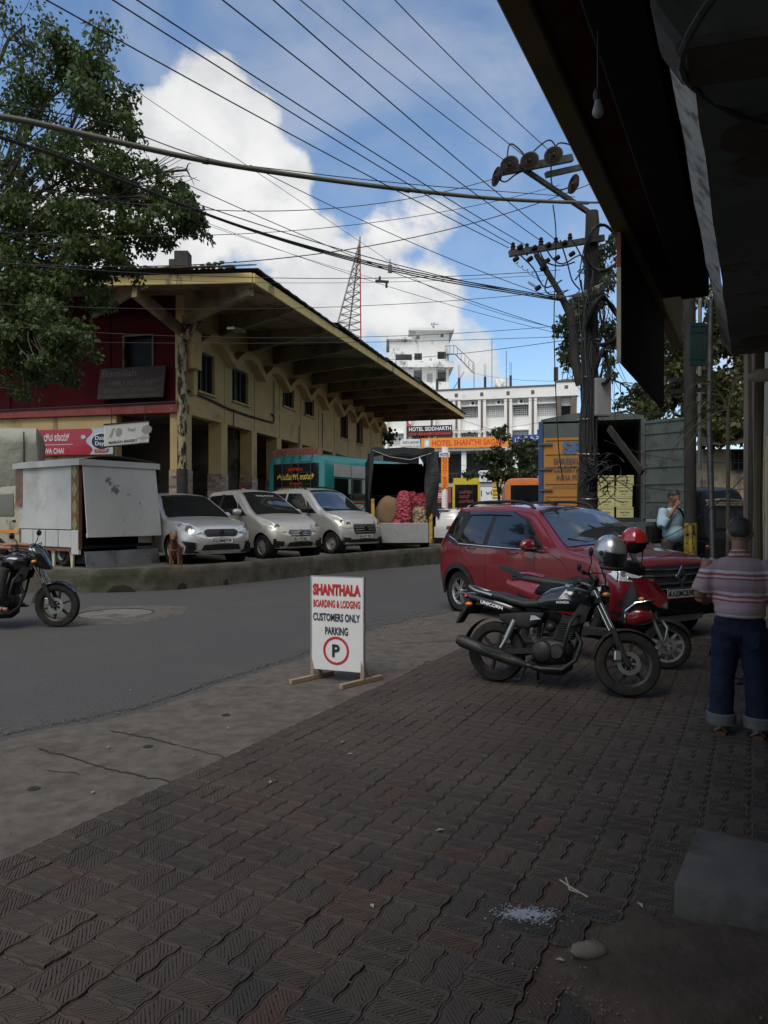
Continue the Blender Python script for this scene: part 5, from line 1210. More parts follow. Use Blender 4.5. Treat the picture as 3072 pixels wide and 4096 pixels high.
def logo_s(c, t, y, z, r):      # S shaped chrome mark
    k = MB(); x = c.xfront(y, z)+.03
    for poly in ([(-1,.35),(.15,1.0),(.75,.62),(-.05,.2),(.55,-.12),(.2,-.32),(-.6,.12)], [(1,-.35),(-.15,-1.0),(-.75,-.62),(.05,-.2),(-.55,.12),(-.2,.32),(.6,-.12)]):
        k.prism([(p*r, q*r) for p, q in poly], (x, y, z), (0,1,0), (0,0,1), (.012,0,0))
    k.build('maker_mark', 'chrome', t, world=False)
# ---- red MPV
tri = Car(W=1.74, Hh=1.62, wb=2.636, R=.315, ar=.375, sill=.26, belt=1.02, wr=.60, fl=.55, fp=3.2, rl=.35, rp=3.4, crown=.035,
    top=[(-.75,.95),(-.70,1.30),(-.60,1.52),(-.45,1.585),(.2,1.615),(.9,1.62),(1.35,1.59),(1.55,1.545),(1.9,1.33),(2.25,1.10),(2.38,1.045),(2.8,1.0),(3.15,.93),(3.28,.82),(3.34,.6)],
    nose=[(.2,3.20),(.35,3.36),(.55,3.40),(.75,3.37),(.9,3.30),(1.0,3.16),(1.1,2.7)], rear=[(.25,-.66),(.5,-.71),(.9,-.70),(1.1,-.66),(1.4,-.55),(1.62,-.42)],
    ws=(1.50,2.30), rw=(-.60,-.42), sidewin=[[(-.05,1.08),(.62,1.06),(.66,1.50),(.12,1.50),(.02,1.22)],[(.74,1.055),(1.50,1.05),(1.62,1.06),(1.40,1.36),(1.12,1.50),(.74,1.505)],[(-.46,1.20),(-.14,1.18),(-.10,1.45),(-.34,1.44)],[(1.68,1.06),(1.92,1.06),(1.55,1.30)]],
    pillars=[[(-.52,1.15),(-.10,1.02),(2.02,1.01),(1.50,1.42),(1.1,1.54),(-.2,1.54),(-.42,1.48)]],
    headlamp=[(.50,.84),(.62,.90),(.80,.93),(.855,.86),(.80,.74),(.66,.73),(.56,.78)], bulbs=[(.72,.83,.05)], tail=[(.60,.95),(.84,.98),(.84,1.15),(.66,1.12)], tailside=[[(-.62,.94),(-.44,1.04),(-.42,1.10),(-.60,1.14)]],
    mirror=(1.78,1.09), handles=[(.35,.99),(1.32,.97)], seams=[[(.70,.32),(.70,1.03)],[(1.72,.36),(1.80,.60),(1.78,1.03)],[(.05,1.02),(.10,.85),(.38,.70)],[(2.02,1.01),(2.30,.92),(2.42,.80)]],
    front_parts=[('grille', [(-.60,.72),(-.52,.90),(.52,.90),(.60,.72),(.46,.60),(-.46,.60)], .004, 'mesh_black'), ('lower_intake', [(-.62,.30),(-.66,.46),(.66,.46),(.62,.30)], .004, 'black_plastic'), ('bumper_dark', [(-.82,.30),(-.80,.52),(-.68,.52),(-.66,.30)], .004, 'black_plastic'), ('bumper_dark', [(.66,.30),(.68,.52),(.80,.52),(.82,.30)], .004, 'black_plastic')])
t = thing('red_car', 'glossy dark red seven seat car parked on the walk, front to the right', 'car', (0,0,0))
th = R(-62); h_ = V(math.cos(th), math.sin(th), 0); l_ = V(-h_.y, h_.x, 0); p = V(1.13, 11.05, .02)+l_*.87; t.location = p; t.rotation_euler = (0,0,th)
finish_car(tri, t, 'paint_red', plate=('KA20MC8390', .58, .50, .12), rails=(-.15,1.42), cladding='black_plastic', wheel_k=(5, True, 'alloy'))
for z, w in ((.86,.53),(.79,.57),(.70,.58),(.64,.50)):
    m = MB(); m.tube([(tri.xfront(y, z)+.018, y, z) for y in np.linspace(-w, w, 15)], .011, 6); m.build('grille_bar', 'chrome', t, smooth=50, world=False)
for s in (-1, 1): m = MB(); m.tube([(tri.xfront(s*y, z)+.022, s*y, z) for y, z in ((.30,.59),(.46,.60),(.56,.66),(.62,.74),(.72,.78))], .014, 6); m.build('chrome_wing', 'chrome', t, smooth=50, world=False)
m = MB(); x = tri.xfront(0,.76)+.03; r0 = [(0,.135),(.085,0),(0,-.135),(-.085,0)]; ri = [(0,.06),(.035,0),(0,-.06),(-.035,0)]
for i in range(4):
    a, b = r0[i], r0[(i+1) % 4]; c_, d_ = ri[(i+1) % 4], ri[i]; m.prism([a, b, c_, d_], (x, 0, .765), (0,1,0), (0,0,1), (.016,0,0))
m.build('diamond_mark', 'chrome', t, world=False)
m = MB(); m.grid([[(tri.xfront(y, z)+.02+.03*(z < .25), y, z) for y in np.linspace(-.62, .62, 13)] for z in (.22,.26,.31)]); m.build('skid_plate', 'alloy', t, smooth=50, world=False)
for s in (-1, 1):
    m = MB(); m.tube([(x, s*(tri.wid(x, z)+.008), z) for x, z in ((-.50,1.17),(-.3,1.15),(-.12,1.10),(.0,1.045),(.6,1.035),(1.3,1.03),(2.0,1.025))], .008, 5); m.build('chrome_beltline', 'chrome', t, world=False)
    m = MB(); m.grid([[(x, s*(tri.wid(x, z)+.03), z) for x, z in ln] for ln in ([(.05,1.535),(.6,1.545),(1.1,1.53),(1.45,1.42),(1.72,1.24)],[(.08,1.49),(.6,1.495),(1.08,1.485),(1.38,1.385),(1.66,1.22)])]); m.build('rain_guard', 'dark_glass', t, smooth=60, world=False)
    m = MB(); y = s*(tri.wid(1.78,1.09)+.13); m.tube([(1.86,y-.1,1.06),(1.875,y,1.055),(1.85,y+.09*1,1.06)], .008, 5); m.build('mirror_chrome', 'chrome', t, world=False)
m = MB(); m.tube([(1.2,.0,1.65),(1.0,.0,1.72)], .006, 5); m.box((1.2,0,1.655),(.08,.06,.03)); m.build('aerial', 'black_plastic', t, world=False)
m = MB(); m.grid([[(x, y, tri.T(x)+tri.crown*(1-(y/.6)**2)+.006) for x in np.linspace(-.2,.9,6)] for y in np.linspace(-.36,.36,7)]); m.build('roof_panel', 'paint_red', t, smooth=60, world=False)

# ---- silver hatchbacks in the lot
def place(c, t, px, py, th, z=LOT, scale=1.0, ref=(0,0)):
    """put the reference point (x, y in car axes) of the car on the ground point seen at px, py"""
    g = G(px, py, z); th = R(th); h_ = V(math.cos(th), math.sin(th), 0); l_ = V(-h_.y, h_.x, 0)
    t.location = g-(h_*ref[0]+l_*ref[1])*scale; t.rotation_euler = (0,0,th); t.scale = (scale,)*3
swi = Car(W=1.695, Hh=1.53, wb=2.43, R=.30, ar=.35, sill=.22, belt=.97, wr=.56, fl=.62, fp=2.8, rl=.4, rp=3, crown=.035,
    top=[(-.65,.9),(-.60,1.2),(-.42,1.42),(.1,1.50),(.7,1.525),(1.05,1.50),(1.3,1.43),(1.7,1.18),(2.02,.99),(2.15,.955),(2.55,.90),(2.95,.80),(3.08,.70),(3.14,.5)],
    nose=[(.15,3.05),(.3,3.16),(.5,3.19),(.65,3.16),(.78,3.08),(.9,2.85),(1.0,2.3)], rear=[(.2,-.58),(.5,-.64),(.9,-.62),(1.2,-.52),(1.5,-.35)],
    ws=(1.20,2.08), rw=(-.56,-.36), sidewin=[[(-.1,1.03),(.55,1.01),(.58,1.40),(.05,1.38)],[(.65,1.01),(1.45,1.0),(1.25,1.26),(.98,1.41),(.65,1.41)],[(1.5,1.0),(1.72,1.0),(1.40,1.18)]], pillars=[[(-.2,1.0),(1.82,.98),(1.3,1.33),(1.0,1.45),(0,1.43)]],
    headlamp=[(.40,.70),(.60,.86),(.80,.92),(.84,.88),(.80,.72),(.62,.62)], bulbs=[(.66,.75,.075),(.76,.82,.045)], tail=[(.6,.8),(.8,.82),(.8,1.05),(.66,1.0)], tailside=[], mirror=(1.52,1.02), handles=[(.25,.93),(1.15,.91)], seams=[[(.62,.3),(.62,1.0)],[(1.58,.3),(1.62,.98)]],
    front_parts=[('grille', [(-.40,.70),(-.34,.60),(.34,.60),(.40,.70),(.32,.745),(-.32,.745)], .006, 'mesh_black'), ('lower_intake', [(-.46,.30),(-.40,.42),(.40,.42),(.46,.30)], .006, 'black_plastic'), ('fog_bezel', [(.54,.28),(.56,.46),(.80,.50),(.68,.30)], .006, 'black_plastic'), ('fog_bezel', [(-.54,.28),(-.56,.46),(-.80,.50),(-.68,.30)], .006, 'black_plastic')])
t = thing('silver_hatchback', 'bright silver hatchback with clear headlights parked beside the food truck', 'car', (0,0,0), group='silver cars in the lot')
place(swi, t, 104, 566, -58, ref=(3.1,0)); t.location = V(-3.62,16.15,LOT)-V(math.cos(R(-50)), math.sin(R(-50)),0)*3.18*1.06; t.rotation_euler = (0,0,R(-50)); t.scale = (1.06,)*3
finish_car(swi, t, 'paint_silver', plate=('KA20MB3734', .50, .48, .115)); logo_s(swi, t, 0, .67, .075)
for s in (-1, 1):
    m = MB(); m.lathe([(.001,.0),(.055,.0),(.06,.015)], (swi.xfront(s*.63,.38)+.0, s*.63, .385), (1,s*.4,0), 14); m.build('fog_lamp', 'dark_glass', t, world=False)
    m = MB(); m.tube([(swi.xfront(s*y, z)+.012, s*y, z) for y, z in ((.56,.46),(.54,.30),(.66,.285))], .012, 5); m.build('bezel_trim', 'alloy', t, world=False)
zen = Car(W=1.475*1.04, Hh=1.60, wb=2.36, R=.275, ar=.33, sill=.24, belt=.98, wr=.52, fl=.5, fp=2.8, rl=.3, rp=3.2, crown=.035,
    top=[(-.58,.9),(-.55,1.3),(-.42,1.52),(0,1.575),(.6,1.60),(.95,1.57),(1.2,1.49),(1.7,1.17),(2.0,1.0),(2.2,.965),(2.6,.85),(2.75,.72),(2.82,.5)],
    nose=[(.18,2.78),(.35,2.88),(.5,2.88),(.65,2.84),(.78,2.74),(.9,2.5),(1.0,2.2)], rear=[(.2,-.52),(.5,-.58),(1.0,-.56),(1.3,-.5),(1.6,-.36)],
    ws=(1.10,2.04), rw=(-.54,-.40), sidewin=[[(-.32,1.08),(.38,1.03),(.40,1.48),(-.18,1.46)],[(.48,1.03),(1.40,.99),(1.18,1.28),(.86,1.48),(.48,1.48)],[(1.47,.985),(1.78,.98),(1.38,1.20)]], pillars=[[(.36,1.0),(.5,1.0),(.5,1.5),(.36,1.5)],[(1.38,.98),(1.48,.98),(1.38,1.2),(1.22,1.30)]],
    headlamp=[(.36,.64),(.42,.80),(.62,.90),(.72,.86),(.68,.66),(.52,.60)], bulbs=[(.55,.73,.06)], tail=[(.55,.8),(.7,.8),(.7,1.2),(.6,1.2)], tailside=[], mirror=(1.52,1.06), handles=[(.15,.93),(1.1,.91)], seams=[[(.44,.3),(.44,1.0)],[(1.55,.3),(1.60,.96)],[(-.25,.7),(-.3,1.0)]],
    front_parts=[('grille', [(-.32,.60),(-.26,.52),(.26,.52),(.32,.60),(.30,.66),(-.30,.66)], .006, 'mesh_black'), ('lower_intake', [(-.36,.28),(-.32,.38),(.32,.38),(.36,.28)], .006, 'black_plastic'), ('fog_bezel', [(.44,.28),(.44,.40),(.62,.42),(.6,.30)], .006, 'black_plastic'), ('fog_bezel', [(-.44,.28),(-.44,.40),(-.62,.42),(-.6,.30)], .006, 'black_plastic')], mirror_mat='paint_beige')
t = thing('beige_hatchback', 'dull beige silver small hatchback in the middle of the parked three', 'car', (0,0,0), group='silver cars in the lot')
place(zen, t, 263, 558.8, -47, ref=(2.36,-.70), scale=1.10); finish_car(zen, t, 'paint_beige', plate=('KA19Z4621', .46, .44, .11), lamps='lamp_old', wheel_k=(12, False, 'dusty_alloy')); logo_s(zen, t, 0, .59, .065)
m = MB()
for z in (.545,.585,.625): m.tube([(zen.xfront(y, z)+.014, y, z) for y in np.linspace(-.29,.29,9)], .007, 5)
m.build('grille_bars', 'chrome', t, world=False)
letters('MANJUNATHA', (1.38,0,zen.T(1.34)+.05), (0,1,0), V(-.45,0,.9), .5, .05, 'ink_white', t, world=False)
wag = Car(W=1.475*1.04, Hh=1.66, wb=2.36, R=.275, ar=.33, sill=.24, belt=1.0, wr=.55, fl=.42, fp=3.0, rl=.25, rp=3.6, crown=.03,
    top=[(-.62,.9),(-.60,1.35),(-.50,1.58),(0,1.63),(.6,1.655),(1.05,1.63),(1.3,1.56),(1.75,1.22),(2.0,1.06),(2.15,1.03),(2.55,.93),(2.72,.80),(2.8,.5)],
    nose=[(.18,2.76),(.35,2.84),(.55,2.84),(.72,2.80),(.85,2.68),(.98,2.4),(1.05,2.1)], rear=[(.2,-.58),(.5,-.62),(1.0,-.61),(1.4,-.56),(1.65,-.45)],
    ws=(1.20,2.06), rw=(-.60,-.50), sidewin=[[(-.42,1.10),(.38,1.06),(.40,1.53),(-.38,1.52)],[(.48,1.055),(1.48,1.02),(1.26,1.34),(1.02,1.52),(.48,1.53)],[(1.54,1.015),(1.82,1.01),(1.45,1.24)]], pillars=[[(-.05,1.06),(0,1.06),(0,1.53),(-.05,1.53)],[(1.46,1.01),(1.55,1.01),(1.45,1.25),(1.30,1.36)]],
    headlamp=[(.40,.66),(.40,.82),(.66,.94),(.74,.90),(.72,.68),(.55,.62)], bulbs=[(.50,.74,.06),(.62,.80,.05)], tail=[(.55,.8),(.7,.8),(.7,1.3),(.6,1.3)], tailside=[], mirror=(1.55,1.10), handles=[(.15,.95),(1.1,.93)], seams=[[(.44,.3),(.44,1.05)],[(1.6,.3),(1.66,1.0)],[(-.25,.7),(-.3,1.08)]],
    front_parts=[('grille', [(-.38,.60),(-.34,.50),(.34,.50),(.38,.60),(.36,.74),(-.36,.74)], .006, 'mesh_black'), ('lower_intake', [(-.5,.28),(-.46,.36),(.46,.36),(.5,.28)], .006, 'black_plastic'), ('fog_bezel', [(.46,.28),(.46,.40),(.64,.42),(.62,.30)], .006, 'black_plastic'), ('fog_bezel', [(-.46,.28),(-.46,.40),(-.64,.42),(-.62,.30)], .006, 'black_plastic')], mirror_mat='black_plastic')
t = thing('tall_hatchback', 'tall boxy grey silver hatchback with black roof rails beside the onion truck', 'car', (0,0,0), group='silver cars in the lot')
place(wag, t, 332, 553.8, -45, ref=(2.36,-.70), scale=1.13); finish_car(wag, t, 'paint_grey', plate=('KA22P 4545', .44, .44, .11), rails=(-.3,1.1), lamps='lamp_old', wheel_k=(0, False, 'dusty_alloy')); logo_s(wag, t, 0, .63, .07)
m = MB()
for z in (.54,.60,.66,.71): m.tube([(wag.xfront(y, z)+.014, y, z) for y in np.linspace(-.33,.33,9)], .007, 5)
m.build('grille_bars', 'steel', t, world=False)
# ---- white SUV seen behind the red car
brz = Car(W=1.79, Hh=1.64, wb=2.5, R=.34, ar=.40, sill=.3, belt=1.08, wr=.62, fl=.4, fp=3.4, rl=.3, rp=4, crown=.03,
    top=[(-.75,1.0),(-.72,1.4),(-.55,1.6),(0,1.64),(.7,1.65),(1.1,1.62),(1.35,1.55),(1.75,1.25),(2.0,1.12),(2.8,1.05),(3.1,.9),(3.15,.5)], nose=[(.2,3.1),(.5,3.18),(.9,3.15),(1.05,2.9),(1.1,2.4)], rear=[(.25,-.68),(.5,-.74),(1.0,-.74),(1.35,-.62),(1.64,-.5)],
    ws=(1.25,1.98), rw=(-.70,-.5), sidewin=[[(-.35,1.18),(.55,1.14),(.58,1.5),(-.2,1.5)],[(.66,1.14),(1.6,1.12),(1.1,1.5),(.66,1.5)]], pillars=[[(-.5,1.15),(1.7,1.1),(1.1,1.54),(-.4,1.54)]],
    headlamp=[(.5,.85),(.8,.95),(.8,.8),(.5,.75)], bulbs=[], tail=[(.35,.92),(.86,.95),(.86,1.07),(.38,1.03)], tailside=[[(-.68,.95),(-.45,1.0),(-.5,1.08),(-.68,1.07)]], mirror=(1.6,1.15), handles=[], seams=[[(.62,.4),(.62,1.1)]], front_parts=[('grille', [(-.4,.7),(-.4,.9),(.4,.9),(.4,.7)], .005, 'mesh_black')])
t = thing('white_suv', 'white compact suv seen from behind between onion truck and red car', 'car', (0,0,0)); place(brz, t, 447, 556, 58, z=0, ref=(-.7,0)); t.location = V(2.35,27.3,.0); t.rotation_euler = (0,0,R(60)); finish_car(brz, t, 'paint_white', rails=(-.2,1.2), cladding='black_plastic')
m = MB(); m.grid([[(brz.xback(y, z)-.012, y, z) for y in np.linspace(-.8,.8,11)] for z in (.34,.45,.6)]); m.build('rear_bumper', 'black_plastic', t, smooth=60, world=False)
for (px, Y_, th, lab, pn) in ((478, 44, 70, 'small far grey estate car below the red and yellow bus', 'paint_grey'), (497, 36, 75, 'low far grey car roof just above the red car', 'paint_silver')):
    t = thing('distant_car', lab, 'car', (0,0,0)); t.location = V((px-384)/F*Y_, Y_, 0 if px > 480 else .35); t.rotation_euler = (0,0,R(th)); finish_car(wag if px < 490 else swi, t, pn)
# ================================================================= MOTORCYCLES
mat('bike_black', (.006,.007,.009), (.010,.011,.013), 4, .16, .1, coat=1.0); mat('engine', (.022,.021,.020), (.055,.052,.049), 12, .5, .6); mat('dust_black', (.012,.011,.0105), (.032,.029,.027), 7, .7, spec=.3); mat('seat_black', (.012,.012,.012), (.025,.024,.023), 20, .6, bump=.001, bscale=120)
mat('scoot_red', (.20,.008,.014), (.23,.01,.016), 3, .25, .2, coat=1.0); mat('visor', (.05,.055,.06), (.09,.095,.10), 4, .08, coat=.6); mat('pipe_black', (.018,.017,.016), (.04,.037,.034), 8, .5, .4); mat('helmet_silver', (.42,.43,.45), (.5,.5,.52), 4, .3, .8, coat=.8); mat('helmet_red', (.34,.01,.014), (.38,.014,.016), 4, .2, 0, coat=1)
mat('mirror_face', (.75,.8,.85), (.8,.84,.88), 3, .03, 1)
def bike_wheel(par, x, z, R_, w, n, rim='pipe_black', disc=True, name='wheel', rr=.72, par_w=False, rot_z=0, origin=None):
    hub = bpy.data.objects.new(name, None)
    k = MB(); r = R_*rr
    k.lathe([(r,-w*.32),(r*1.02,-w*.36),(r*1.02,w*.36),(r,w*.32),(r*.88,w*.16),(r*.88,-w*.16)], (0,0,0), (0,1,0), 36, close=True)
    for i in range(n):
        a = 2*math.pi*i/n+.3; d = V(math.cos(a),0,math.sin(a)); t = V(-math.sin(a),0,math.cos(a)); k.bar(d*r*.16, d*r*.90+t*r*.0, .026, .040, up=(0,1,0))
    k.lathe([(.001,-.06),(r*.22,-.06),(r*.24,-.02),(r*.24,.02),(r*.22,.06),(.001,.06)], (0,0,0), (0,1,0), 20)
    wo = k.build(name, rim, par, smooth=35, world=False); wo.location = (x, 0, z); wo.rotation_euler = (0, 0, rot_z)
    k = MB(); k.lathe([(r*.99,-w*.38),(R_*.88,-w*.5),(R_*.95,-w*.44),(R_*.99,-w*.22),(R_,0),(R_*.99,w*.22),(R_*.95,w*.44),(R_*.88,w*.5),(r*.99,w*.38)], (0,0,0), (0,1,0), 44, caps=False); k.build('tyre', 'rubber', wo, smooth=45, world=False)
    if disc:
        k = MB(); q = r*.50; k.lathe([(q*.62,-.062),(q,-.062),(q,-.068),(q*.62,-.068)], (0,0,0), (0,1,0), 30, close=True)
        for i in range(6): a = i*1.047; k.bar(V(math.cos(a)*q*.25,-.06,math.sin(a)*q*.25), V(math.cos(a)*q*.65,-.064,math.sin(a)*q*.65), .012, .006, up=(0,1,0))
        k.build('brake_disc', 'steel', wo, smooth=30, world=False)
    return wo
def part(par, nm, mt, fn, smooth=45, bevel=0):
    k = MB(); fn(k); return k.build(nm, mt, par, smooth=smooth, world=False, bevel=bevel)
def ring_z(par, o): pass
def motorcycle(t, steer=0.35, fairing=False, tank='bike_black'):
    WB = 1.27; R_ = .298; fx = WB; hx, hz = .95, .93             # steering head
    # rear end
    bike_wheel(t, 0, R_, R_, .115, 6, disc=False)
    part(t, 'swing_arm', 'dust_black', lambda k: [k.bar((0,s*.085,R_), (.50,s*.095,.36), .03, .05) for s in (-1,1)])
    part(t, 'chain_case', 'dust_black', lambda k: k.sell([(-.08,.09,R_,.02,.06),(.1,.09,R_+.01,.025,.075),(.42,.09,.36,.025,.06)], 12))
    for s in (-1, 1):
        part(t, 'shock_absorber', 'steel', lambda k: (k.tube([(.08,s*.12,R_+.05),(.26,s*.12,.66)], .016, 8), k.lathe([(.03,0),(.03,.2)], (.14,s*.12,.45), (.4,0,.9), 10)))
    part(t, 'rear_mudguard', 'dust_black', lambda k: k.grid([[(R_*1.14*math.cos(R(a))+(.0), y, R_+R_*1.14*math.sin(R(a))) for a in np.linspace(60,168,12)] for y in (-.075,-.06,.06,.075)]))
    part(t, 'frame', 'dust_black', lambda k: (k.tube([(hx,0,hz-.02),(.80,0,.72),(.66,0,.42),(.62,0,.28)], .02, 8), k.tube([(hx-.02,0,hz-.05),(.6,0,.78),(.2,0,.76),(-.1,0,.82)], .022, 8), k.tube([(.45,0,.76),(.42,0,.36),(.5,0,.25)], .022, 8)))
    # engine
    en = part(t, 'engine', 'engine', lambda k: (k.sell([(.38,0,.34,.06,.08),(.42,0,.35,.12,.125),(.58,0,.35,.13,.14),(.72,0,.36,.11,.11),(.76,0,.36,.06,.07)], 18), k.lathe([(.001,-.155),(.085,-.15),(.105,-.13),(.11,-.08)], (.50,0,.35), (0,1,0), 22), k.lathe([(.001,-.14),(.06,-.138),(.075,-.12),(.08,-.08)], (.64,0,.36), (0,1,0), 20), k.lathe([(.001,.155),(.085,.15),(.105,.13),(.11,.08)], (.50,0,.35), (0,1,0), 22)))
    for i in range(8):
        part(en, 'cylinder_fin', 'engine', lambda k: k.box((.68+.008*i, 0, .48+.022*i), (.17,.17,.009)), smooth=0)
    part(en, 'cylinder', 'dust_black', lambda k: k.bar((.66,0,.44), (.74,0,.70), .13, .13))
    part(t, 'carburettor', 'engine', lambda k: k.ell((.54,0,.58),(.06,.05,.05)))
    part(t, 'radiator_shroud', 'dust_black', lambda k: [k.prism([(.74,.60),(.90,.66),(.95,.80),(.86,.83),(.78,.72)], (0,s*.10,0), (1,0,0), (0,0,1), (0,s*.02,0)) for s in (-1,1)])
    part(t, 'belly_pan', 'dust_black', lambda k: k.sell([(.36,0,.20,.05,.04),(.5,0,.18,.10,.06),(.68,0,.19,.09,.06),(.76,0,.24,.05,.05)], 14))
    # exhaust on the right (-y)
    part(t, 'exhaust_pipe', 'pipe_black', lambda k: k.tube([(.80,-.04,.56),(.86,-.07,.46),(.82,-.10,.30),(.70,-.13,.20),(.50,-.15,.19),(.32,-.16,.22)], .022, 10))
    part(t, 'muffler', 'pipe_black', lambda k: k.tube([(.36,-.155,.21),(.28,-.165,.23),(.18,-.175,.255),(-.1,-.19,.33),(-.30,-.20,.39),(-.345,-.20,.405)], [.026,.045,.055,.062,.062,.045], 14))
    part(t, 'heat_shield', 'dust_black', lambda k: k.tube([(.22,-.20,.27),(.0,-.215,.33),(-.18,-.225,.375)], [.02,.032,.02], 8))
    # tank, seat, tail
    part(t, 'fuel_tank', tank, lambda k: k.sell([(.40,0,.80,.075,.05,2.4),(.46,0,.815,.11,.085,2.5),(.56,0,.845,.135,.115,2.6),(.70,0,.865,.150,.125,2.6),(.80,0,.86,.145,.12,2.5),(.88,0,.85,.11,.10,2.4),(.935,0,.845,.06,.06,2.2)], 24), 60)
    part(t, 'tank_cap', 'steel', lambda k: k.lathe([(.045,0),(.045,.012),(.03,.02),(.001,.022)], (.72,0,.985), (0,0,1), 16))
    part(t, 'seat', 'seat_black', lambda k: k.sell([(-.22,0,.865,.07,.025),(-.12,0,.865,.105,.035),(.05,0,.85,.125,.045),(.18,0,.815,.13,.045),(.32,0,.79,.13,.045),(.44,0,.80,.10,.05),(.50,0,.82,.07,.05)], 20), 60)
    part(t, 'tail_cowl', tank, lambda k: k.sell([(-.34,0,.845,.03,.02),(-.28,0,.83,.07,.045),(-.1,0,.795,.115,.06),(.1,0,.755,.125,.06),(.24,0,.72,.11,.05),(.30,0,.71,.07,.03)], 18), 60)
    for s in (-1, 1):
        part(t, 'side_panel', 'dust_black', lambda k: k.sell([(.06,s*.10,.65,.015,.03),(.18,s*.105,.63,.03,.07),(.36,s*.11,.635,.032,.085),(.46,s*.11,.67,.02,.05),(.50,s*.10,.70,.01,.02)], 14), 60)
        part(t, 'panel_badge', 'alloy', lambda k: k.prism([(.38,.64),(.49,.66),(.43,.69),(.39,.69)], (0,s*.138,0), (1,0,0), (0,0,1), (0,s*.006,0)), 0)
        part(t, 'footpeg', 'dust_black', lambda k: k.tube([(.42,s*.1,.27),(.42,s*.25,.28)], .018, 8))
        part(t, 'indicator', 'orange_lamp', lambda k: k.ell((-.26,s*.14,.76),(.04,.03,.022)))
    part(t, 'grab_rail', 'steel', lambda k: k.tube([(-.02,-.13,.86),(-.2,-.12,.90),(-.29,-.06,.93),(-.31,0,.935),(-.29,.06,.93),(-.2,.12,.90),(-.02,.13,.86)], .014, 8))
    part(t, 'tail_lamp', 'red_lamp', lambda k: k.ell((-.335,0,.83),(.03,.06,.03)))
    part(t, 'plate_holder', 'dust_black', lambda k: k.prism([(-.30,.80),(-.42,.56),(-.405,.55),(-.26,.78)], (0,-.09,0), (1,0,0), (0,0,1), (0,.18,0)), 0)
    part(t, 'crash_guard', 'pipe_black', lambda k: [k.tube([(.86,s*.03,.72),(.84,s*.18,.72),(.80,s*.25,.66),(.76,s*.26,.50),(.74,s*.22,.38),(.72,s*.05,.33)], .016, 8) for s in (-1,1)])
    part(t, 'side_stand', 'pipe_black', lambda k: (k.tube([(.40,.09,.22),(.36,.24,.02)], .014, 8), k.box((.36,.245,.012),(.07,.04,.015))))
    part(t, 'centre_stand', 'pipe_black', lambda k: k.tube([(.36,-.08,.24),(.28,-.10,.06),(.22,-.10,.05)], .012, 6))
    # steered front end
    st = bpy.data.objects.new('front_end', None); st.name = 'steering'
    import_m = []
    def S(nm, mt, fn, smooth=45, bevel=0):
        k = MB(); fn(k); c, s_ = math.cos(steer), math.sin(steer)
        # rotate about the steering axis through the head
        ax = V(hx-fx, 0, hz-R_).normalized(); M3 = Matrix.Rotation(steer, 3, ax); o = V(hx, 0, hz)
        k.v = [tuple(o+M3 @ (Vector(v)-o)) for v in k.v]; return k.build(nm, mt, t, smooth=smooth, world=False, bevel=bevel)
    ax = V(hx-fx, 0, hz-R_).normalized(); M3 = Matrix.Rotation(steer, 3, ax); o = V(hx,0,hz); wc = o+M3 @ (V(fx,0,R_)-o)
    fw = bike_wheel(t, 0, 0, R_, .095, 6); fw.location = wc; fw.rotation_euler = M3.to_euler()
    for s in (-1, 1):
        S('fork_leg', 'dust_black', lambda k: k.tube([(fx,s*.085,R_-.02),(fx-.02,s*.085,R_+.0),(1.12,s*.085,.60)], .027, 10)); S('fork_tube', 'chrome', lambda k: k.tube([(1.125,s*.085,.59),(hx-.015,s*.085,hz+.04)], .019, 10))
    S('triple_clamp', 'dust_black', lambda k: (k.bar((hx+.03,-.11,hz-.08),(hx+.03,.11,hz-.08),.05,.05), k.bar((hx-.01,-.11,hz+.03),(hx-.01,.11,hz+.03),.05,.03)))
    S('front_mudguard', 'bike_black' if fairing else 'dust_black', lambda k: k.grid([[(fx+R_*1.09*math.cos(R(a)), y, R_+R_*1.09*math.sin(R(a))-abs(y)*.35) for a in np.linspace(38,175,16)] for y in (-.068,-.05,0,.05,.068)]), 60)
    S('brake_caliper', 'steel', lambda k: k.box((fx-.10,-.075,R_+.06),(.07,.05,.10)), 0, .012)
    S('handlebar', 'steel', lambda k: k.tube([(.80,-.36,hz+.13),(.86,-.26,hz+.14),(hx-.02,-.12,hz+.09),(hx,0,hz+.07),(hx-.02,.12,hz+.09),(.86,.26,hz+.14),(.80,.36,hz+.13)], .013, 8))
    for s in (-1, 1):
        S('grip', 'rubber', lambda k: k.tube([(.775,s*.40,hz+.127),(.82,s*.31,hz+.133)], .019, 10)); S('lever', 'steel', lambda k: k.tube([(.86,s*.27,hz+.14),(.88,s*.32,hz+.135),(.855,s*.42,hz+.125)], .006, 6)); S('switch_gear', 'black_plastic', lambda k: k.ell((.85,s*.27,hz+.145),(.03,.03,.026)))
        S('mirror_stem', 'black_plastic', lambda k: k.tube([(.86,s*.24,hz+.15),(.88,s*.29,hz+.24),(.86,s*.36,hz+.30)], .006, 6)); mo = S('mirror', 'black_plastic', lambda k: k.ell((.86,s*.38,hz+.32),(.022,.065,.042)))
        S('front_indicator', 'orange_lamp', lambda k: k.ell((1.04,s*.17,hz-.03),(.035,.03,.022)))
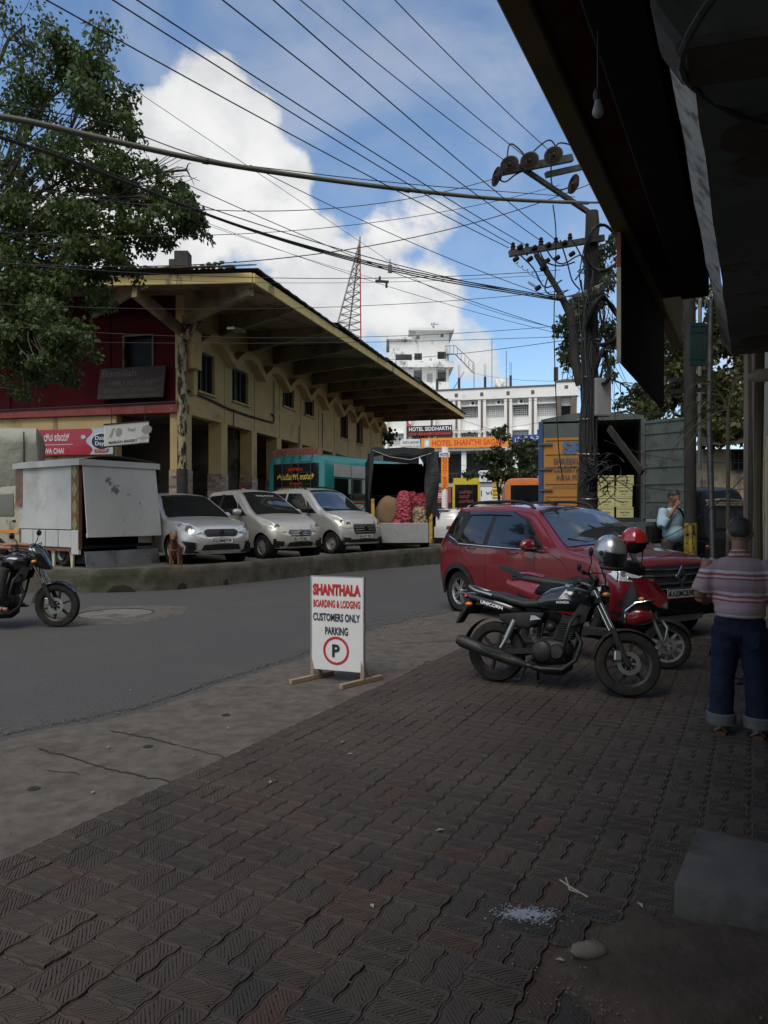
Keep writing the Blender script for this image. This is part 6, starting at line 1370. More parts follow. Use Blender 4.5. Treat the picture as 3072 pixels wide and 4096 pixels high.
    if fairing:
        S('headlamp', 'lamp_glass', lambda k: k.sell([(1.06,0,hz-.06,.10,.09),(1.12,0,hz-.07,.09,.085),(1.16,0,hz-.09,.05,.06)], 18)); S('fairing', 'bike_black', lambda k: k.sell([(.93,0,hz+.08,.12,.10),(1.02,0,hz+.03,.15,.15),(1.10,0,hz-.02,.13,.13),(1.17,0,hz-.10,.08,.06),(1.20,0,hz-.13,.03,.02)], 20), 60)
        S('windscreen', 'visor', lambda k: k.grid([[(.95+.10*f, y*(1-.4*f*0), hz+.20-.13*f-1.5*y*y) for y in np.linspace(-.11,.11,9)] for f in (0,.5,1)]), 60)
    else:
        S('headlamp', 'lamp_glass', lambda k: k.lathe([(.001,.075),(.05,.07),(.078,.05),(.08,.04)], (1.03,0,hz-.01), (1,0,-.1), 20)); S('headlamp_shell', 'bike_black', lambda k: k.sell([(.92,0,hz,.05,.05),(.97,0,hz,.085,.085),(1.05,0,hz-.005,.095,.10),(1.085,0,hz-.01,.085,.088)], 18), 60)
        S('instrument', 'black_plastic', lambda k: k.ell((.95,0,hz+.12),(.05,.09,.045)))
    S('brake_cable', 'black_plastic', lambda k: (k.tube([(.87,-.24,hz+.15),(1.02,-.2,hz+.16),(1.05,-.08,hz-.02),(1.12,-.1,.55),(fx-.1,-.09,R_+.1)], .007, 5), k.tube([(.87,.24,hz+.15),(1.0,.15,hz+.2),(1.02,.02,hz+.05),(.85,.02,.70)], .007, 5)))
    return S
lean = R(9)
t = thing('black_motorcycle', 'black commuter motorcycle parked on its stand before the red car', 'motorcycle', (0,0,0))
rear = G(496, 681, .035); th = R(-29); t.location = V(rear.x, rear.y, .036); t.rotation_euler = (-lean*.5, 0, th); t.scale = (.89,)*3
motorcycle(t, steer=.42)
letters('HONDA', (.70,-.158,.835), (1,0,.05), (0,.05,1), .125, .024, 'ink_white', t, bold=.02, world=False)
m = MB()
for i in range(6): m.prism([(0,0),(.02+.012*i,.012*i+.01),(.105-.004*i,.016*i+.018),(.09-.004*i,.016*i+.008)], (.655,-.158-.0015*i,.862), (1,0,0), (0,.06,1), (0,-.0015,0))
m.build('wing_mark', 'ink_white', t, world=False); letters('UNICORN', (-.02,-.135,.765), (1,0,-.22), (.0,.35,1), .24, .035, 'ink_white', t, bold=.02, world=False)
letters('CEAT', (.12,-.045,.555), (1,0,-.35), (.35,-.2,1), .08, .022, 'ink_grey', t, world=False)
# a folded dark rain sheet between the tank and the handlebar
def blobm(name, label, cat, c, r, mt, nz=.03, sc_=9, M=None):
    m = MB(); m.ell(c, r, 22, 14, M); m.v = [tuple(Vector(v)+V(mnoise.noise(Vector(v)*sc_), mnoise.noise(Vector(v)*sc_+V(7,0,0)), mnoise.noise(Vector(v)*sc_+V(0,9,0)))*nz) for v in m.v]
    o = m.build(name, mt, smooth=80); return tag(o, label, cat)
W2 = lambda t, p: Matrix.Translation(t.location) @ t.rotation_euler.to_matrix().to_4x4() @ (Vector(p)*t.scale.x)
blobm('folded_sheet', 'folded black rain sheet lying behind the motorcycle handlebar', 'cloth', W2(t, (.58,.12,.93)), (.20,.12,.06), 'black_matt', .05, 7)
# ---- helmets
def helmet(name, label, c, r, mt, yaw, pitch, face=True):
    t = thing(name, label, 'helmet', c, yaw); M = Matrix.Rotation(pitch, 3, 'Y')
    rows = []
    for i in range(17):
        v = math.pi*.80*i/16; row = []
        for j in range(33):
            a = 2*math.pi*j/32; x, y, z = r*1.12*math.sin(v)*math.cos(a), r*.96*math.sin(v)*math.sin(a), r*1.08*math.cos(v)
            if z < 0: x *= 1-.12*(-z/r)
            fr_ = max(0, math.cos(a))
            if fr_ > .45 and z < -.02*r*1: z = max(z, -.02*r+(-.95*r if fr_ <= .45 else 0)+ -0.0)
            row.append(tuple(M @ V(x, y, z)))
        rows.append(row)
    k = MB(); k.grid([q[::-1] for q in rows]); k.build('shell', mt, t, smooth=60, world=False)
    k = MB(); k.ell((0,0,-.02*r), (r*1.0,r*.86,r*.95), 18, 10); k.v = [tuple(M @ Vector(v)) for v in k.v]; k.build('lining', 'black_matt', t, smooth=60, world=False)
    if face:
        k = MB(); k.grid([[tuple(M @ V(r*1.16*math.cos(R(a))*f, r*1.0*math.sin(R(a))*f, z*r)) for a in np.linspace(-62,62,13)] for z, f in ((.10,1.0),(-.2,1.02),(-.5,1.0),(-.8,.94))]); k.build('visor', 'dark_glass', t, smooth=60, world=False)
        k = MB(); k.tube([tuple(M @ V(r*1.12*math.cos(R(a)), r*1.0*math.sin(R(a)), -.92*r)) for a in np.linspace(-70,70,11)], r*.13, 8); k.build('chin_bar', 'black_plastic', t, smooth=60, world=False)
    for s in (-1, 1):
        k = MB(); k.lathe([(.001,.012),(.018,.01),(.022,0)], tuple(M @ V(r*.25, s*r*.95, -.05*r)), (0,s,0), 12); k.build('visor_pivot', 'black_plastic', t, world=False)
        k = MB(); k.tube([tuple(M @ V(0, s*r*.8, -.7*r)), (.01, s*r*.6, -1.6*r), (.02, s*r*.45, -2.0*r)], .006, 5); k.build('chin_strap', 'black_plastic', t, world=False)
    return t
Yh = 6.05; helmet('silver_helmet', 'silver open face helmet with dark visor hung on the handlebar', P(610,551,Yh), .128, 'helmet_silver', R(-65), R(12))
Yh2 = 6.9; hr_ = helmet('red_helmet', 'small red half helmet hung on the red scooter mirror', P(634,541,Yh2), .125, 'helmet_red', R(-80), R(5), False)
letters('Vega', P(634.5,536.5,Yh2-.125), V(1,.05,0), V(0,.25,1), .055, .016, 'ink_white', hr_, bold=.02)
# ---- red scooter behind
t = thing('red_scooter', 'red and black scooter parked behind the black motorcycle', 'scooter', (0,0,0)); fw_ = G(666, 668.5, .035); th = R(-33); t.location = V(fw_.x, fw_.y, .034)-V(math.cos(th), math.sin(th),0)*1.27; t.rotation_euler = (-R(5),0,th)
bike_wheel(t, 1.27, .225, .225, .10, 10, rim='dusty_alloy', rr=.72, rot_z=.25); bike_wheel(t, 0, .225, .225, .11, 6, rr=.7, disc=False)
part(t, 'front_mudguard', 'black_plastic', lambda k: k.grid([[(1.27+.26*math.cos(R(a)), y, .225+.26*math.sin(R(a))-abs(y)*.4) for a in np.linspace(25,150,12)] for y in (-.07,-.05,0,.05,.07)]), 60)
for s in (-1, 1): part(t, 'fork_leg', 'steel', lambda k: k.tube([(1.27,s*.075,.22),(1.12,s*.075,.55)], .02, 8))
part(t, 'front_apron', 'black_plastic', lambda k: k.sell([(.88,0,.52,.15,.16,3),(.96,0,.60,.19,.24,3),(1.04,0,.66,.18,.22,3),(1.12,0,.66,.13,.16,2.6),(1.18,0,.64,.06,.08)], 20), 60)
for s in (-1, 1):
    part(t, 'red_cowl', 'scoot_red', lambda k: k.add([(.98,s*.21,.86),(1.10,s*.16,.86),(1.28,s*.05,.66),(1.22,s*.10,.58),(1.02,s*.20,.72)], [(0,1,2,3,4) if s > 0 else (4,3,2,1,0)]), 0); part(t, 'red_lower_panel', 'scoot_red', lambda k: k.sell([(.92,s*.16,.46,.03,.06),(1.02,s*.165,.48,.03,.08),(1.12,s*.14,.50,.025,.05),(1.18,s*.11,.49,.01,.02)], 12), 60)
    part(t, 'chrome_strip', 'chrome', lambda k: k.tube([(1.18,s*.13,.66),(1.02,s*.205,.62),(.93,s*.21,.54),(.92,s*.20,.42)], .009, 6)); part(t, 'indicator', 'orange_lamp', lambda k: k.ell((1.07,s*.18,.66),(.03,.02,.022))); part(t, 'grip', 'rubber', lambda k: k.tube([(.84,s*.34,.985),(.88,s*.24,.99)], .018, 8)); part(t, 'mirror', 'mirror_face' if s < 0 else 'black_plastic', lambda k: k.ell((.86,s*.36,1.14 if s > 0 else 1.12),(.02,.07,.045)))
    part(t, 'mirror_stem', 'black_plastic', lambda k: k.tube([(.9,s*.22,1.0),(.88,s*.34,1.12)], .006, 5)); part(t, 'tail_panel', 'scoot_red', lambda k: k.sell([(-.38,s*.06,.74,.03,.03),(-.2,s*.12,.70,.05,.08),(.1,s*.15,.62,.04,.12),(.34,s*.14,.52,.03,.1),(.42,s*.12,.48,.02,.05)], 14), 60)
part(t, 'headlamp', 'lamp_glass', lambda k: k.sell([(1.16,0,.68,.11,.07),(1.22,0,.64,.09,.06),(1.27,0,.60,.04,.03)], 14), 60)
part(t, 'handlebar_cowl', 'black_plastic', lambda k: k.sell([(.84,0,.98,.10,.05),(.92,0,.97,.20,.07),(1.0,0,.95,.12,.07),(1.05,0,.93,.06,.04)], 16), 60)
part(t, 'windscreen', 'visor', lambda k: k.grid([[(.98-.10*f+.0, y, 1.0+.22*f-1.0*y*y) for y in np.linspace(-.13,.13,9)] for f in (0,.5,1)]), 60)
part(t, 'seat', 'seat_black', lambda k: k.sell([(-.32,0,.79,.09,.03),(-.15,0,.80,.13,.045),(.1,0,.77,.14,.05),(.3,0,.75,.12,.05),(.4,0,.74,.07,.03)], 18), 60)
part(t, 'seat_back_pad', 'scoot_red', lambda k: k.sell([(-.30,0,.84,.08,.02),(-.12,0,.845,.11,.025),(.04,0,.82,.10,.015)], 14), 60); part(t, 'grab_rail', 'black_plastic', lambda k: k.prism([(-.48,.90),(-.44,.92),(-.16,.83),(-.2,.79)], (0,-.12,0), (1,0,0), (0,0,1), (0,.24,0)), 0)
part(t, 'floor_board', 'black_plastic', lambda k: k.box((.64,0,.30),(.5,.34,.06))); part(t, 'engine', 'engine', lambda k: k.sell([(-.1,.08,.25,.06,.07),(.1,.08,.27,.09,.1),(.4,.05,.28,.07,.07)], 14)); part(t, 'body_shell', 'black_plastic', lambda k: k.sell([(-.25,0,.6,.1,.1),(0,0,.58,.14,.17),(.35,0,.5,.13,.2),(.42,0,.46,.1,.12)], 16), 60)
part(t, 'leg_guard', 'steel', lambda k: [k.tube([(1.25,s*.1,.46),(1.32,s*.2,.40),(1.30,s*.2,.28),(1.22,s*.12,.26)], .012, 6) for s in (-1,)])
# ---- moving motorcycle at the left with its rider
t2 = thing('moving_motorcycle', 'black motorcycle with small fairing ridden in at the left edge', 'motorcycle', (0,0,0)); c = G(57.5, 627); th = R(4); t2.location = V(c.x, c.y, .0)-V(math.cos(th), math.sin(th), 0)*1.27; t2.rotation_euler = (0,0,th)
motorcycle(t2, steer=-.06, fairing=True)
# rider (one continuous body, clothes as children), in bike axes
mat('cloth_dark', (.034,.031,.030), (.06,.055,.052), 18, .9, bump=.006, bscale=14); mat('shirt_grey', (.10,.11,.13), (.14,.15,.17), 12, .9, bump=.004, bscale=14)
rd = thing('rider', 'person riding in from the left in dark trousers and sandals, hands on the grips', 'person', t2.location, th); rd['category'] = 'person'; rd.name = 'person'
def limb(k, pts, rs, n=10): k.tube([Vector(p) for p in pts], rs, n)
k = MB()
k.ell((.08,0,1.62),(.10,.085,.125)); limb(k, [(.10,0,1.42),(.09,0,1.55)], [.06,.055])
k.ell((.12,0,1.22),(.12,.18,.22)); k.ell((.05,0,.95),(.14,.17,.14))
for s in (-1, 1):
    limb(k, [(.13,s*.19,1.36),(.30,s*.27,1.12),(.40,s*.30,1.08)], [.055,.046,.042]); limb(k, [(.38,s*.30,1.08),(.60,s*.34,1.10),(.74,s*.365,1.085)], [.042,.036,.028])
    k.ell((.79,s*.37,1.085),(.045,.04,.028))
    for i in range(4): limb(k, [(.80,s*(.335+.022*i),1.095),(.835,s*(.335+.022*i),1.085),(.83,s*(.335+.022*i),1.05),(.805,s*(.335+.022*i),1.04)], [.011,.011,.010,.009], 6)
    limb(k, [(.79,s*.345,1.07),(.80,s*.33,1.045),(.83,s*.325,1.04)], [.012,.011,.009], 6)
    limb(k, [(.10,s*.11,.92),(.40,s*.20,.86),(.64,s*.22,.80)], [.09,.08,.06]); limb(k, [(.64,s*.22,.80),(.60,s*.25,.5),(.58,s*.26,.33)], [.055,.05,.036])
    limb(k, [(.56,s*.26,.33),(.60,s*.265,.285),(.74,s*.27,.275)], [.04,.042,.028])
remesh(k.build('body', 'skin', rd, world=False), .012, 4)
k = MB(); k.ell((.05,0,.93),(.16,.19,.15))
for s in (-1, 1): limb(k, [(.10,s*.11,.92),(.40,s*.20,.88),(.66,s*.22,.82)], [.11,.10,.085], 12); limb(k, [(.66,s*.22,.82),(.62,s*.25,.62),(.60,s*.255,.42)], [.085,.085,.088], 12)
remesh(k.build('trousers', 'cloth_dark', rd, world=False), .014, 4)
k = MB(); k.ell((.12,0,1.22),(.145,.20,.25)); k.ell((.06,0,1.02),(.15,.185,.14))
for s in (-1, 1): limb(k, [(.13,s*.18,1.38),(.28,s*.26,1.15)], [.08,.068])
remesh(k.build('shirt', 'shirt_grey', rd, world=False), .016, 4)
k = MB(); k.ell((.06,0,1.66),(.115,.10,.11)); remesh(k.build('hair', 'hair', rd, world=False), .014, 2)
for s in (-1, 1): part(rd, 'sandal', 'black_plastic', lambda k: (k.bar((.52,s*.265,.255),(.77,s*.275,.255),.09,.022), k.tube([(.65,s*.23,.27),(.67,s*.265,.315),(.68,s*.31,.27)], .012, 6)))
# ================================================================= SIGN, PEOPLE, DOG, TRUCKS, BUSES
mat('board_white', (.62,.62,.60), (.68,.68,.66), 3, .45, dirt=(.45,.38,.27), dscale=4, dlo=.62, dhi=.85); mat('wood_foot', (.22,.16,.10), (.30,.23,.15), 9, .8, stretch=(1,1,1)); 
pl_, pr_ = G(311,679.5,.014), G(363,684.2,.014); r = (pr_-pl_); W_ = r.length; r.normalize(); n = V(r.y, -r.x, 0); k_ = pl_.y/F; 
sg = thing('parking_sign', 'white standing board in red and black lettering reserving customer parking', 'sign', (pl_+pr_)/2)
zb = .10; hgt = .845
m = MB(); m.fbox(pl_+UP*zb, r*W_, -n*.022, UP*hgt); m.build('panel', 'board_white', sg, bevel=.002)
m = MB()
for a in (pl_-r*.004, pr_): m.fbox(a+UP*.02+n*.004-n*.0, r*.012, -n*.030, UP*(hgt+zb-.018))
m.fbox(pl_-r*.004+UP*(zb+hgt), r*(W_+.016), -n*.03+n*.0, UP*.008); m.build('edge_trim', 'alloy', sg)
for a in (pl_+r*.012, pr_-r*.012):
    m = MB(); d = V(.30,.95,0).normalized(); d = (-n*.92+r*.38).normalized(); m.bar(a+d*-.26+UP*.022, a+d*.26+UP*.022, .042, .042); ft = m.build('foot', 'wood_foot', sg, bevel=.004)
    m = MB(); m.bar(a+UP*.03, a+UP*.2-n*.02, .034, .03); m.bar(a+d*.12+UP*.04, a-n*.02+UP*.16, .02, .02); m.build('strut', 'wood_foot', sg)
def at_(fx_, fz_): return pl_+r*W_*fx_+UP*(zb+hgt*fz_)+n*.0015
letters('SHANTHALA', at_(.5,.865), r, UP, W_*.92, hgt*.125, 'ink_red', sg, bold=.06); letters('BOARDING & LODGING', at_(.5,.715), r, UP, W_*.90, hgt*.082, 'ink_red', sg, bold=.03); letters('CUSTOMERS ONLY', at_(.495,.57), r, UP, W_*.90, hgt*.085, 'ink_navy', sg, bold=.03); letters('PARKING', at_(.50,.425), r, UP, W_*.44, hgt*.085, 'ink_navy', sg, bold=.03)
m = MB(); c = at_(.49,.215)+n*.002; a_ = np.linspace(0, 2*math.pi, 49); ro, ri = .128, .106; m.grid([[c+r*ro*math.cos(a)+UP*ro*math.sin(a) for a in a_], [c+r*ri*math.cos(a)+UP*ri*math.sin(a) for a in a_]]); m.build('parking_ring', 'ink_red', sg)
letters('P', c, r, UP, .075, .115, 'ink_black', sg, bold=.03)

# ---------------- people
mat('jeans', (.006,.010,.024), (.012,.020,.042), 8, .85, bump=.035, bscale=5.5, spec=.2); mat('denim_cuff', (.075,.078,.085), (.11,.113,.12), 20, .9); mat('shirt_blue', (.30,.45,.52), (.36,.51,.58), 8, .85, bump=.008, bscale=7); mat('leather', (.06,.03,.018), (.09,.045,.028), 9, .6)
def stripe_mat():
    m = bpy.data.materials.new('striped_shirt'); m.use_nodes = True; N = m.node_tree.nodes; L = m.node_tree.links; b = N['Principled BSDF']; b.inputs['Roughness'].default_value = .85
    tc = N.new('ShaderNodeTexCoord'); sp = N.new('ShaderNodeSeparateXYZ'); L.new(tc.outputs['Object'], sp.inputs[0]); nz = N.new('ShaderNodeTexNoise'); nz.inputs['Scale'].default_value = 5; L.new(tc.outputs['Object'], nz.inputs['Vector'])
    ad = N.new('ShaderNodeMath'); ad.operation = 'MULTIPLY_ADD'; L.new(nz.outputs['Fac'], ad.inputs[0]); ad.inputs[1].default_value = .035; L.new(sp.outputs[2], ad.inputs[2])
    mo = N.new('ShaderNodeMath'); mo.operation = 'MODULO'; L.new(ad.outputs[0], mo.inputs[0]); mo.inputs[1].default_value = .155
    dv = N.new('ShaderNodeMath'); dv.operation = 'DIVIDE'; L.new(mo.outputs[0], dv.inputs[0]); dv.inputs[1].default_value = .155
    cr = N.new('ShaderNodeValToRGB'); cr.color_ramp.interpolation = 'CONSTANT'; L.new(dv.outputs[0], cr.inputs[0]); e = cr.color_ramp.elements; e[0].position = 0; e[0].color = (.30,.22,.24,1); e[1].position = .30; e[1].color = (.25,.06,.058,1)
    for p, c in ((.38,(.38,.36,.38,1)),(.48,(.27,.07,.065,1)),(.60,(.40,.38,.40,1)),(.74,(.14,.12,.13,1)),(.765,(.29,.20,.21,1))): k = e.new(p); k.color = c
    L.new(cr.outputs[0], b.inputs['Base Color']); n2 = N.new('ShaderNodeTexNoise'); n2.inputs['Scale'].default_value = 9; n2.inputs['Detail'].default_value = 3; mp = N.new('ShaderNodeMapping'); mp.inputs['Scale'].default_value = (1,1,.35); L.new(tc.outputs['Object'], mp.inputs[0]); L.new(mp.outputs[0], n2.inputs['Vector'])
    bp = N.new('ShaderNodeBump'); bp.inputs['Distance'].default_value = .02; bp.inputs['Strength'].default_value = .8; L.new(n2.outputs['Fac'], bp.inputs['Height']); L.new(bp.outputs[0], b.inputs['Normal']); M_['striped_shirt'] = m
stripe_mat()
def hand(k, w, d, u, s=1, curl=.6):       # palm at w, fingers along d, thumb side u
    d = Vector(d).normalized(); u = Vector(u).normalized(); nn = d.cross(u); w = Vector(w)
    for i in range(5): k.ell(w+d*.04+u*(.03-.015*i), (.028,.020,.028), 8, 6)
    for i, L_ in enumerate((.075,.083,.078,.062)):
        o = w+d*.075+u*(.030-.02*i); b = o+d*L_*.5-nn*s*.02*curl; e = b+d*L_*.35-nn*s*.035*curl; k.tube([o-d*.02, o, b, e], [.0095,.0095,.0085,.007], 7)
    o = w+d*.025+u*.035; k.tube([o, o+u*.03+d*.025, o+u*.035+d*.055-nn*s*.015], [.012,.010,.008], 7)
def standing(t, hgt=1.55, back=True, bend=0.0):
    """figure facing +x; returns builders"""
# man at the right, seen from behind, reading something in his hands
g1 = G(786, 737); man = thing('person', 'man in striped polo shirt and rolled up jeans, seen from behind', 'person', V(2.43,4.92,.03), R(62), None, .955)
def FX(s): return s
k = MB(); S_ = .985
k.ell((.045,0,1.44),(.088,.074,.105), 16, 12); k.ell((.085,0,1.40),(.055,.055,.06)); limb(k, [(-.005,0,1.27),(.02,0,1.38)], [.058,.054])
for s in (-1, 1): k.ell((.03,s*.080,1.435),(.020,.013,.032), 8, 6)
k.ell((.128,0,1.43),(.016,.012,.02), 8, 6)
k.ell((0,0,1.10),(.10,.17,.18)); k.ell((0,0,.86),(.10,.16,.12))
for s in (-1, 1):
    limb(k, [(-.01,s*.19,1.245),(-.02,s*.255,1.03),(.0,s*.265,.97)], [.055,.043,.040]); limb(k, [(.0,s*.265,.97),(.14,s*.23,.93),(.23,s*.16,.97)], [.040,.034,.026]); hand(k, (.23,s*.16,.97), (.75,-s*.55,.25), (0,0,1), s)
    limb(k, [(0,s*.085,.80),(.01,s*.11,.45),(0,s*.115,.09)], [.08,.055,.036]); limb(k, [(-.04,s*.115,.05),(.05,s*.12,.045),(.17,s*.13,.03)], [.036,.036,.025])
remesh(k.build('body', 'skin', man, world=False), .010, 3)
k = MB(); k.ell((.005,0,1.10),(.135,.20,.19)); k.ell((.01,0,.96),(.14,.185,.12)); k.ell((0,0,1.20),(.11,.195,.08))
for s in (-1, 1): limb(k, [(0,s*.14,1.235),(-.012,s*.205,1.15),(-.02,s*.255,1.01)], [.060,.066,.072], 12)
k.lathe([(.15,.84),(.165,.86),(.17,.90),(.15,.94),(.1,.95)], (.01,0,0), (0,0,1), 20)
limb(k, [(-.01,0,1.27),(.0,0,1.315)], [.075,.068], 12); remesh(k.build('polo_shirt', 'striped_shirt', man, world=False), .012, 3)
k = MB(); k.ell((0,0,.80),(.125,.175,.10)); k.ell((-.02,0,.74),(.12,.17,.08))
for s in (-1, 1): limb(k, [(0,s*.085,.76),(.0,s*.095,.62),(.008,s*.10,.50),(.012,s*.112,.40),(0,s*.114,.30),(.01,s*.118,.2),(.002,s*.12,.10)], [.105,.094,.090,.080,.085,.080,.088], 14)
remesh(k.build('jeans', 'jeans', man, world=False), .012, 3)
for s in (-1, 1): part(man, 'rolled_cuff', 'denim_cuff', lambda k: k.lathe([(.088,.075),(.097,.07),(.100,.14),(.092,.148),(.086,.14)], (.005,s*.12,0), (0,0,1), 20)); part(man, 'sandal', 'leather', lambda k: (k.sell([(-.10,s*.12,.015,.035,.018),(-.03,s*.12,.015,.042,.018),(.09,s*.13,.015,.05,.016),(.19,s*.135,.015,.035,.014)], 12), k.tube([(-.09,s*.12-.04,.03),(-.105,s*.12,.06),(-.09,s*.12+.04,.03)], .012, 6)))
part(man, 'belt', 'leather', lambda k: k.lathe([(.148,.858),(.150,.86),(.150,.892),(.148,.894)], (0,0,0), (0,0,1), 24))
for o in man.children:
    if o.name.startswith('belt'): o.scale = (.86, 1.1, 1)
k = MB(); k.ell((.035,0,1.492),(.092,.079,.066), 16, 10); k.ell((-.012,0,1.455),(.052,.072,.055)); k.v = [tuple(Vector(v)+V(1,1,1)*.010*mnoise.noise(Vector(v)*30)) for v in k.v]; remesh(k.build('hair', 'hair', man, world=False), .006, 1, .3)
part(man, 'back_pocket', 'jeans', lambda k: [k.prism([(-.055,0),(.055,0),(.05,-.11),(0,-.13),(-.05,-.11)], (-.128,s*.075,.76), (0,1,0), (0,0,1), (-.006,0,0)) for s in (-1,)], 0)
pp = MB(); pp.box(man.location+Matrix.Rotation(R(62),3,'Z') @ V(.31,0,1.02), (.15,.2,.004), M=Matrix.Rotation(R(62),3,'Z') @ Matrix.Rotation(R(-50),3,'Y')); tag(pp.build('paper', 'plate_white'), 'sheet of paper in the hands of the striped shirt man', 'paper')
# man in pale blue shirt behind the slim pole
Yb = 13.1; b_ = P(671,0,Yb); m2 = thing('person', 'man in pale blue shirt with shoulder bag, hand raised to his face', 'person', V(b_.x, Yb, .06), R(-62), None, 1.1)
k = MB(); k.ell((.07,0,1.60),(.095,.078,.115)); limb(k, [(0,0,1.40),(.04,0,1.53)], [.06,.055]); k.ell((.155,0,1.585),(.02,.014,.025)); k.ell((0,0,1.2),(.13,.18,.22)); k.ell((.02,0,.95),(.13,.17,.13))
for s in (-1, 1): k.ell((.06,s*.08,1.60),(.018,.01,.03))
limb(k, [(0,-.20,1.38),(.05,-.30,1.16),(.08,-.30,1.12)], [.055,.045,.042]); limb(k, [(.08,-.30,1.12),(.17,-.20,1.33),(.19,-.10,1.46)], [.042,.036,.026]); hand(k, (.19,-.09,1.45), (-.1,.4,.9), (1,0,0))
limb(k, [(0,.20,1.38),(0,.27,1.12),(.06,.28,.9)], [.055,.045,.034]); hand(k, (.06,.28,.9), (.2,0,-1), (1,0,0))
for s in (-1, 1): limb(k, [(0,s*.09,.9),(.01,s*.11,.5),(-.01,s*.115,.09)], [.09,.06,.04]); limb(k, [(-.04,s*.115,.05),(.18,s*.13,.035)], [.04,.03])
remesh(k.build('body', 'skin', m2, world=False), .012, 3)
k = MB(); k.ell((.01,0,1.2),(.165,.215,.24)); k.ell((.05,0,1.0),(.165,.20,.17)); limb(k, [(0,-.17,1.39),(.05,-.29,1.17),(.08,-.30,1.12)], [.082,.075,.07], 12); limb(k, [(.08,-.30,1.12),(.14,-.24,1.26)], [.07,.055], 12); limb(k, [(0,.17,1.39),(0,.26,1.14)], [.082,.075], 12)
remesh(k.build('shirt', 'shirt_blue', m2, world=False), .014, 3)
k = MB(); k.ell((0,0,.86),(.14,.18,.12))
for s in (-1, 1): limb(k, [(0,s*.09,.82),(.01,s*.11,.45),(0,s*.115,.08)], [.105,.085,.075], 12)
remesh(k.build('trousers', 'cloth_dark', m2, world=False), .016, 3); k = MB(); k.ell((.055,0,1.64),(.105,.088,.095)); remesh(k.build('hair', 'hair', m2, world=False), .014, 2)
for s in (-1, 1): part(m2, 'shoe', 'black_plastic', lambda k: k.sell([(-.10,s*.115,.04,.035,.04),(0,s*.12,.045,.045,.045),(.12,s*.13,.03,.045,.03),(.2,s*.135,.025,.03,.022)], 12))
bg_ = thing('shoulder_bag', 'dark bag slung on the back of the blue shirt man', 'bag', m2.location, R(-62), None, 1.1); k = MB(); k.box((-.20,-.16,.98),(.14,.30,.30)); k.build('bag', 'black_matt', bg_, bevel=.04, segs=2, smooth=50, world=False); part(bg_, 'strap', 'black_matt', lambda k: k.tube([(-.16,-.22,1.1),(-.06,-.1,1.42),(.10,.1,1.40),(.20,.2,1.1)], .022, 6))
# painted statue with red turban in the arcade
st_ = thing('turbaned_statue', 'painted doorman statue with red turban and moustache under the arcade', 'statue', P(243.5, 540, 21.3), R(-75)); st_.location.z = LOT; mat('statue_face', (.45,.28,.2), None, 8, .5)
k = MB(); k.ell((.03,0,1.63),(.10,.085,.12)); k.ell((.13,0,1.62),(.02,.015,.025)); limb(k, [(0,0,1.4),(.01,0,1.56)], [.06,.055]); k.ell((0,0,1.15),(.13,.2,.3)); k.ell((0,0,.8),(.14,.19,.16))
for s in (-1, 1): limb(k, [(0,s*.2,1.38),(.03,s*.26,1.1),(.16,s*.12,1.12)], [.06,.05,.04]); limb(k, [(0,s*.09,.8),(0,s*.1,.1)], [.1,.06]); k.ell((.06,s*.11,.05),(.12,.05,.05))
remesh(k.build('figure', 'statue_face', st_, world=False), .016, 3)
k = MB(); k.ell((0,0,1.12),(.15,.22,.33)); k.ell((0,0,.75),(.16,.21,.3)); remesh(k.build('coat', 'sign_white', st_, world=False), .02, 3)
k = MB()
for i in range(5): k.lathe([(.001,0),(.10,0),(.125,.02),(.12,.045),(.001,.05)], (.01,0,1.68+.022*i), (.25*(-1)**i,.1,1), 16)
k.ell((.03,0,1.83),(.05,.06,.05)); k.tube([(-.1,.05,1.70),(-.14,.08,1.5),(-.12,.1,1.35)], [.03,.045,.02], 8); k.build('turban', 'helmet_red', st_, smooth=60, world=False)
part(st_, 'moustache', 'ink_black', lambda k: [k.tube([(.125,s*.005,1.585),(.12,s*.04,1.58),(.105,s*.065,1.60)], .009, 6) for s in (-1,1)])

# ---------------- brown dog beside the truck
mat('dog_fur', (.13,.055,.022), (.19,.085,.038), 14, .85, bump=.003, bscale=60); dg = thing('dog', 'brown short haired dog with pointed ears standing by the silver hatchback', 'dog', V(-4.33,14.95,LOT), R(-80))
k = MB(); limb(k, [(-.30,0,.42),(-.1,0,.43),(.1,0,.44),(.22,0,.46)], [.085,.09,.11,.10], 12); limb(k, [(.2,0,.48),(.33,0,.60),(.36,0,.63)], [.08,.065,.06]); k.ell((.38,0,.655),(.085,.072,.07)); limb(k, [(.42,0,.64),(.52,0,.61)], [.045,.03]); 
for s in (-1, 1):
    limb(k, [(.36,s*.05,.70),(.355,s*.07,.785)], [.032,.006], 8); limb(k, [(.18,s*.07,.42),(.17,s*.08,.24),(.18,s*.08,.2),(.18,s*.08,.03)], [.055,.03,.026,.022]); k.ell((.20,s*.08,.02),(.04,.025,.02)); limb(k, [(-.28,s*.07,.42),(-.22,s*.085,.28),(-.34,s*.085,.17),(-.32,s*.085,.03)], [.075,.045,.026,.022]); k.ell((-.30,s*.085,.02),(.04,.025,.02))
limb(k, [(-.36,0,.46),(-.44,-.02,.58),(-.42,-.03,.72),(-.36,-.03,.78)], [.03,.028,.022,.012]); remesh(k.build('body', 'dog_fur', dg, world=False), .010, 3)
part(dg, 'nose', 'black_plastic', lambda k: k.ell((.55,0,.615),(.016,.018,.014))); 
for s in (-1, 1): part(dg, 'eye', 'black_gloss', lambda k: k.ell((.455,s*.036,.675),(.010,.009,.010)))

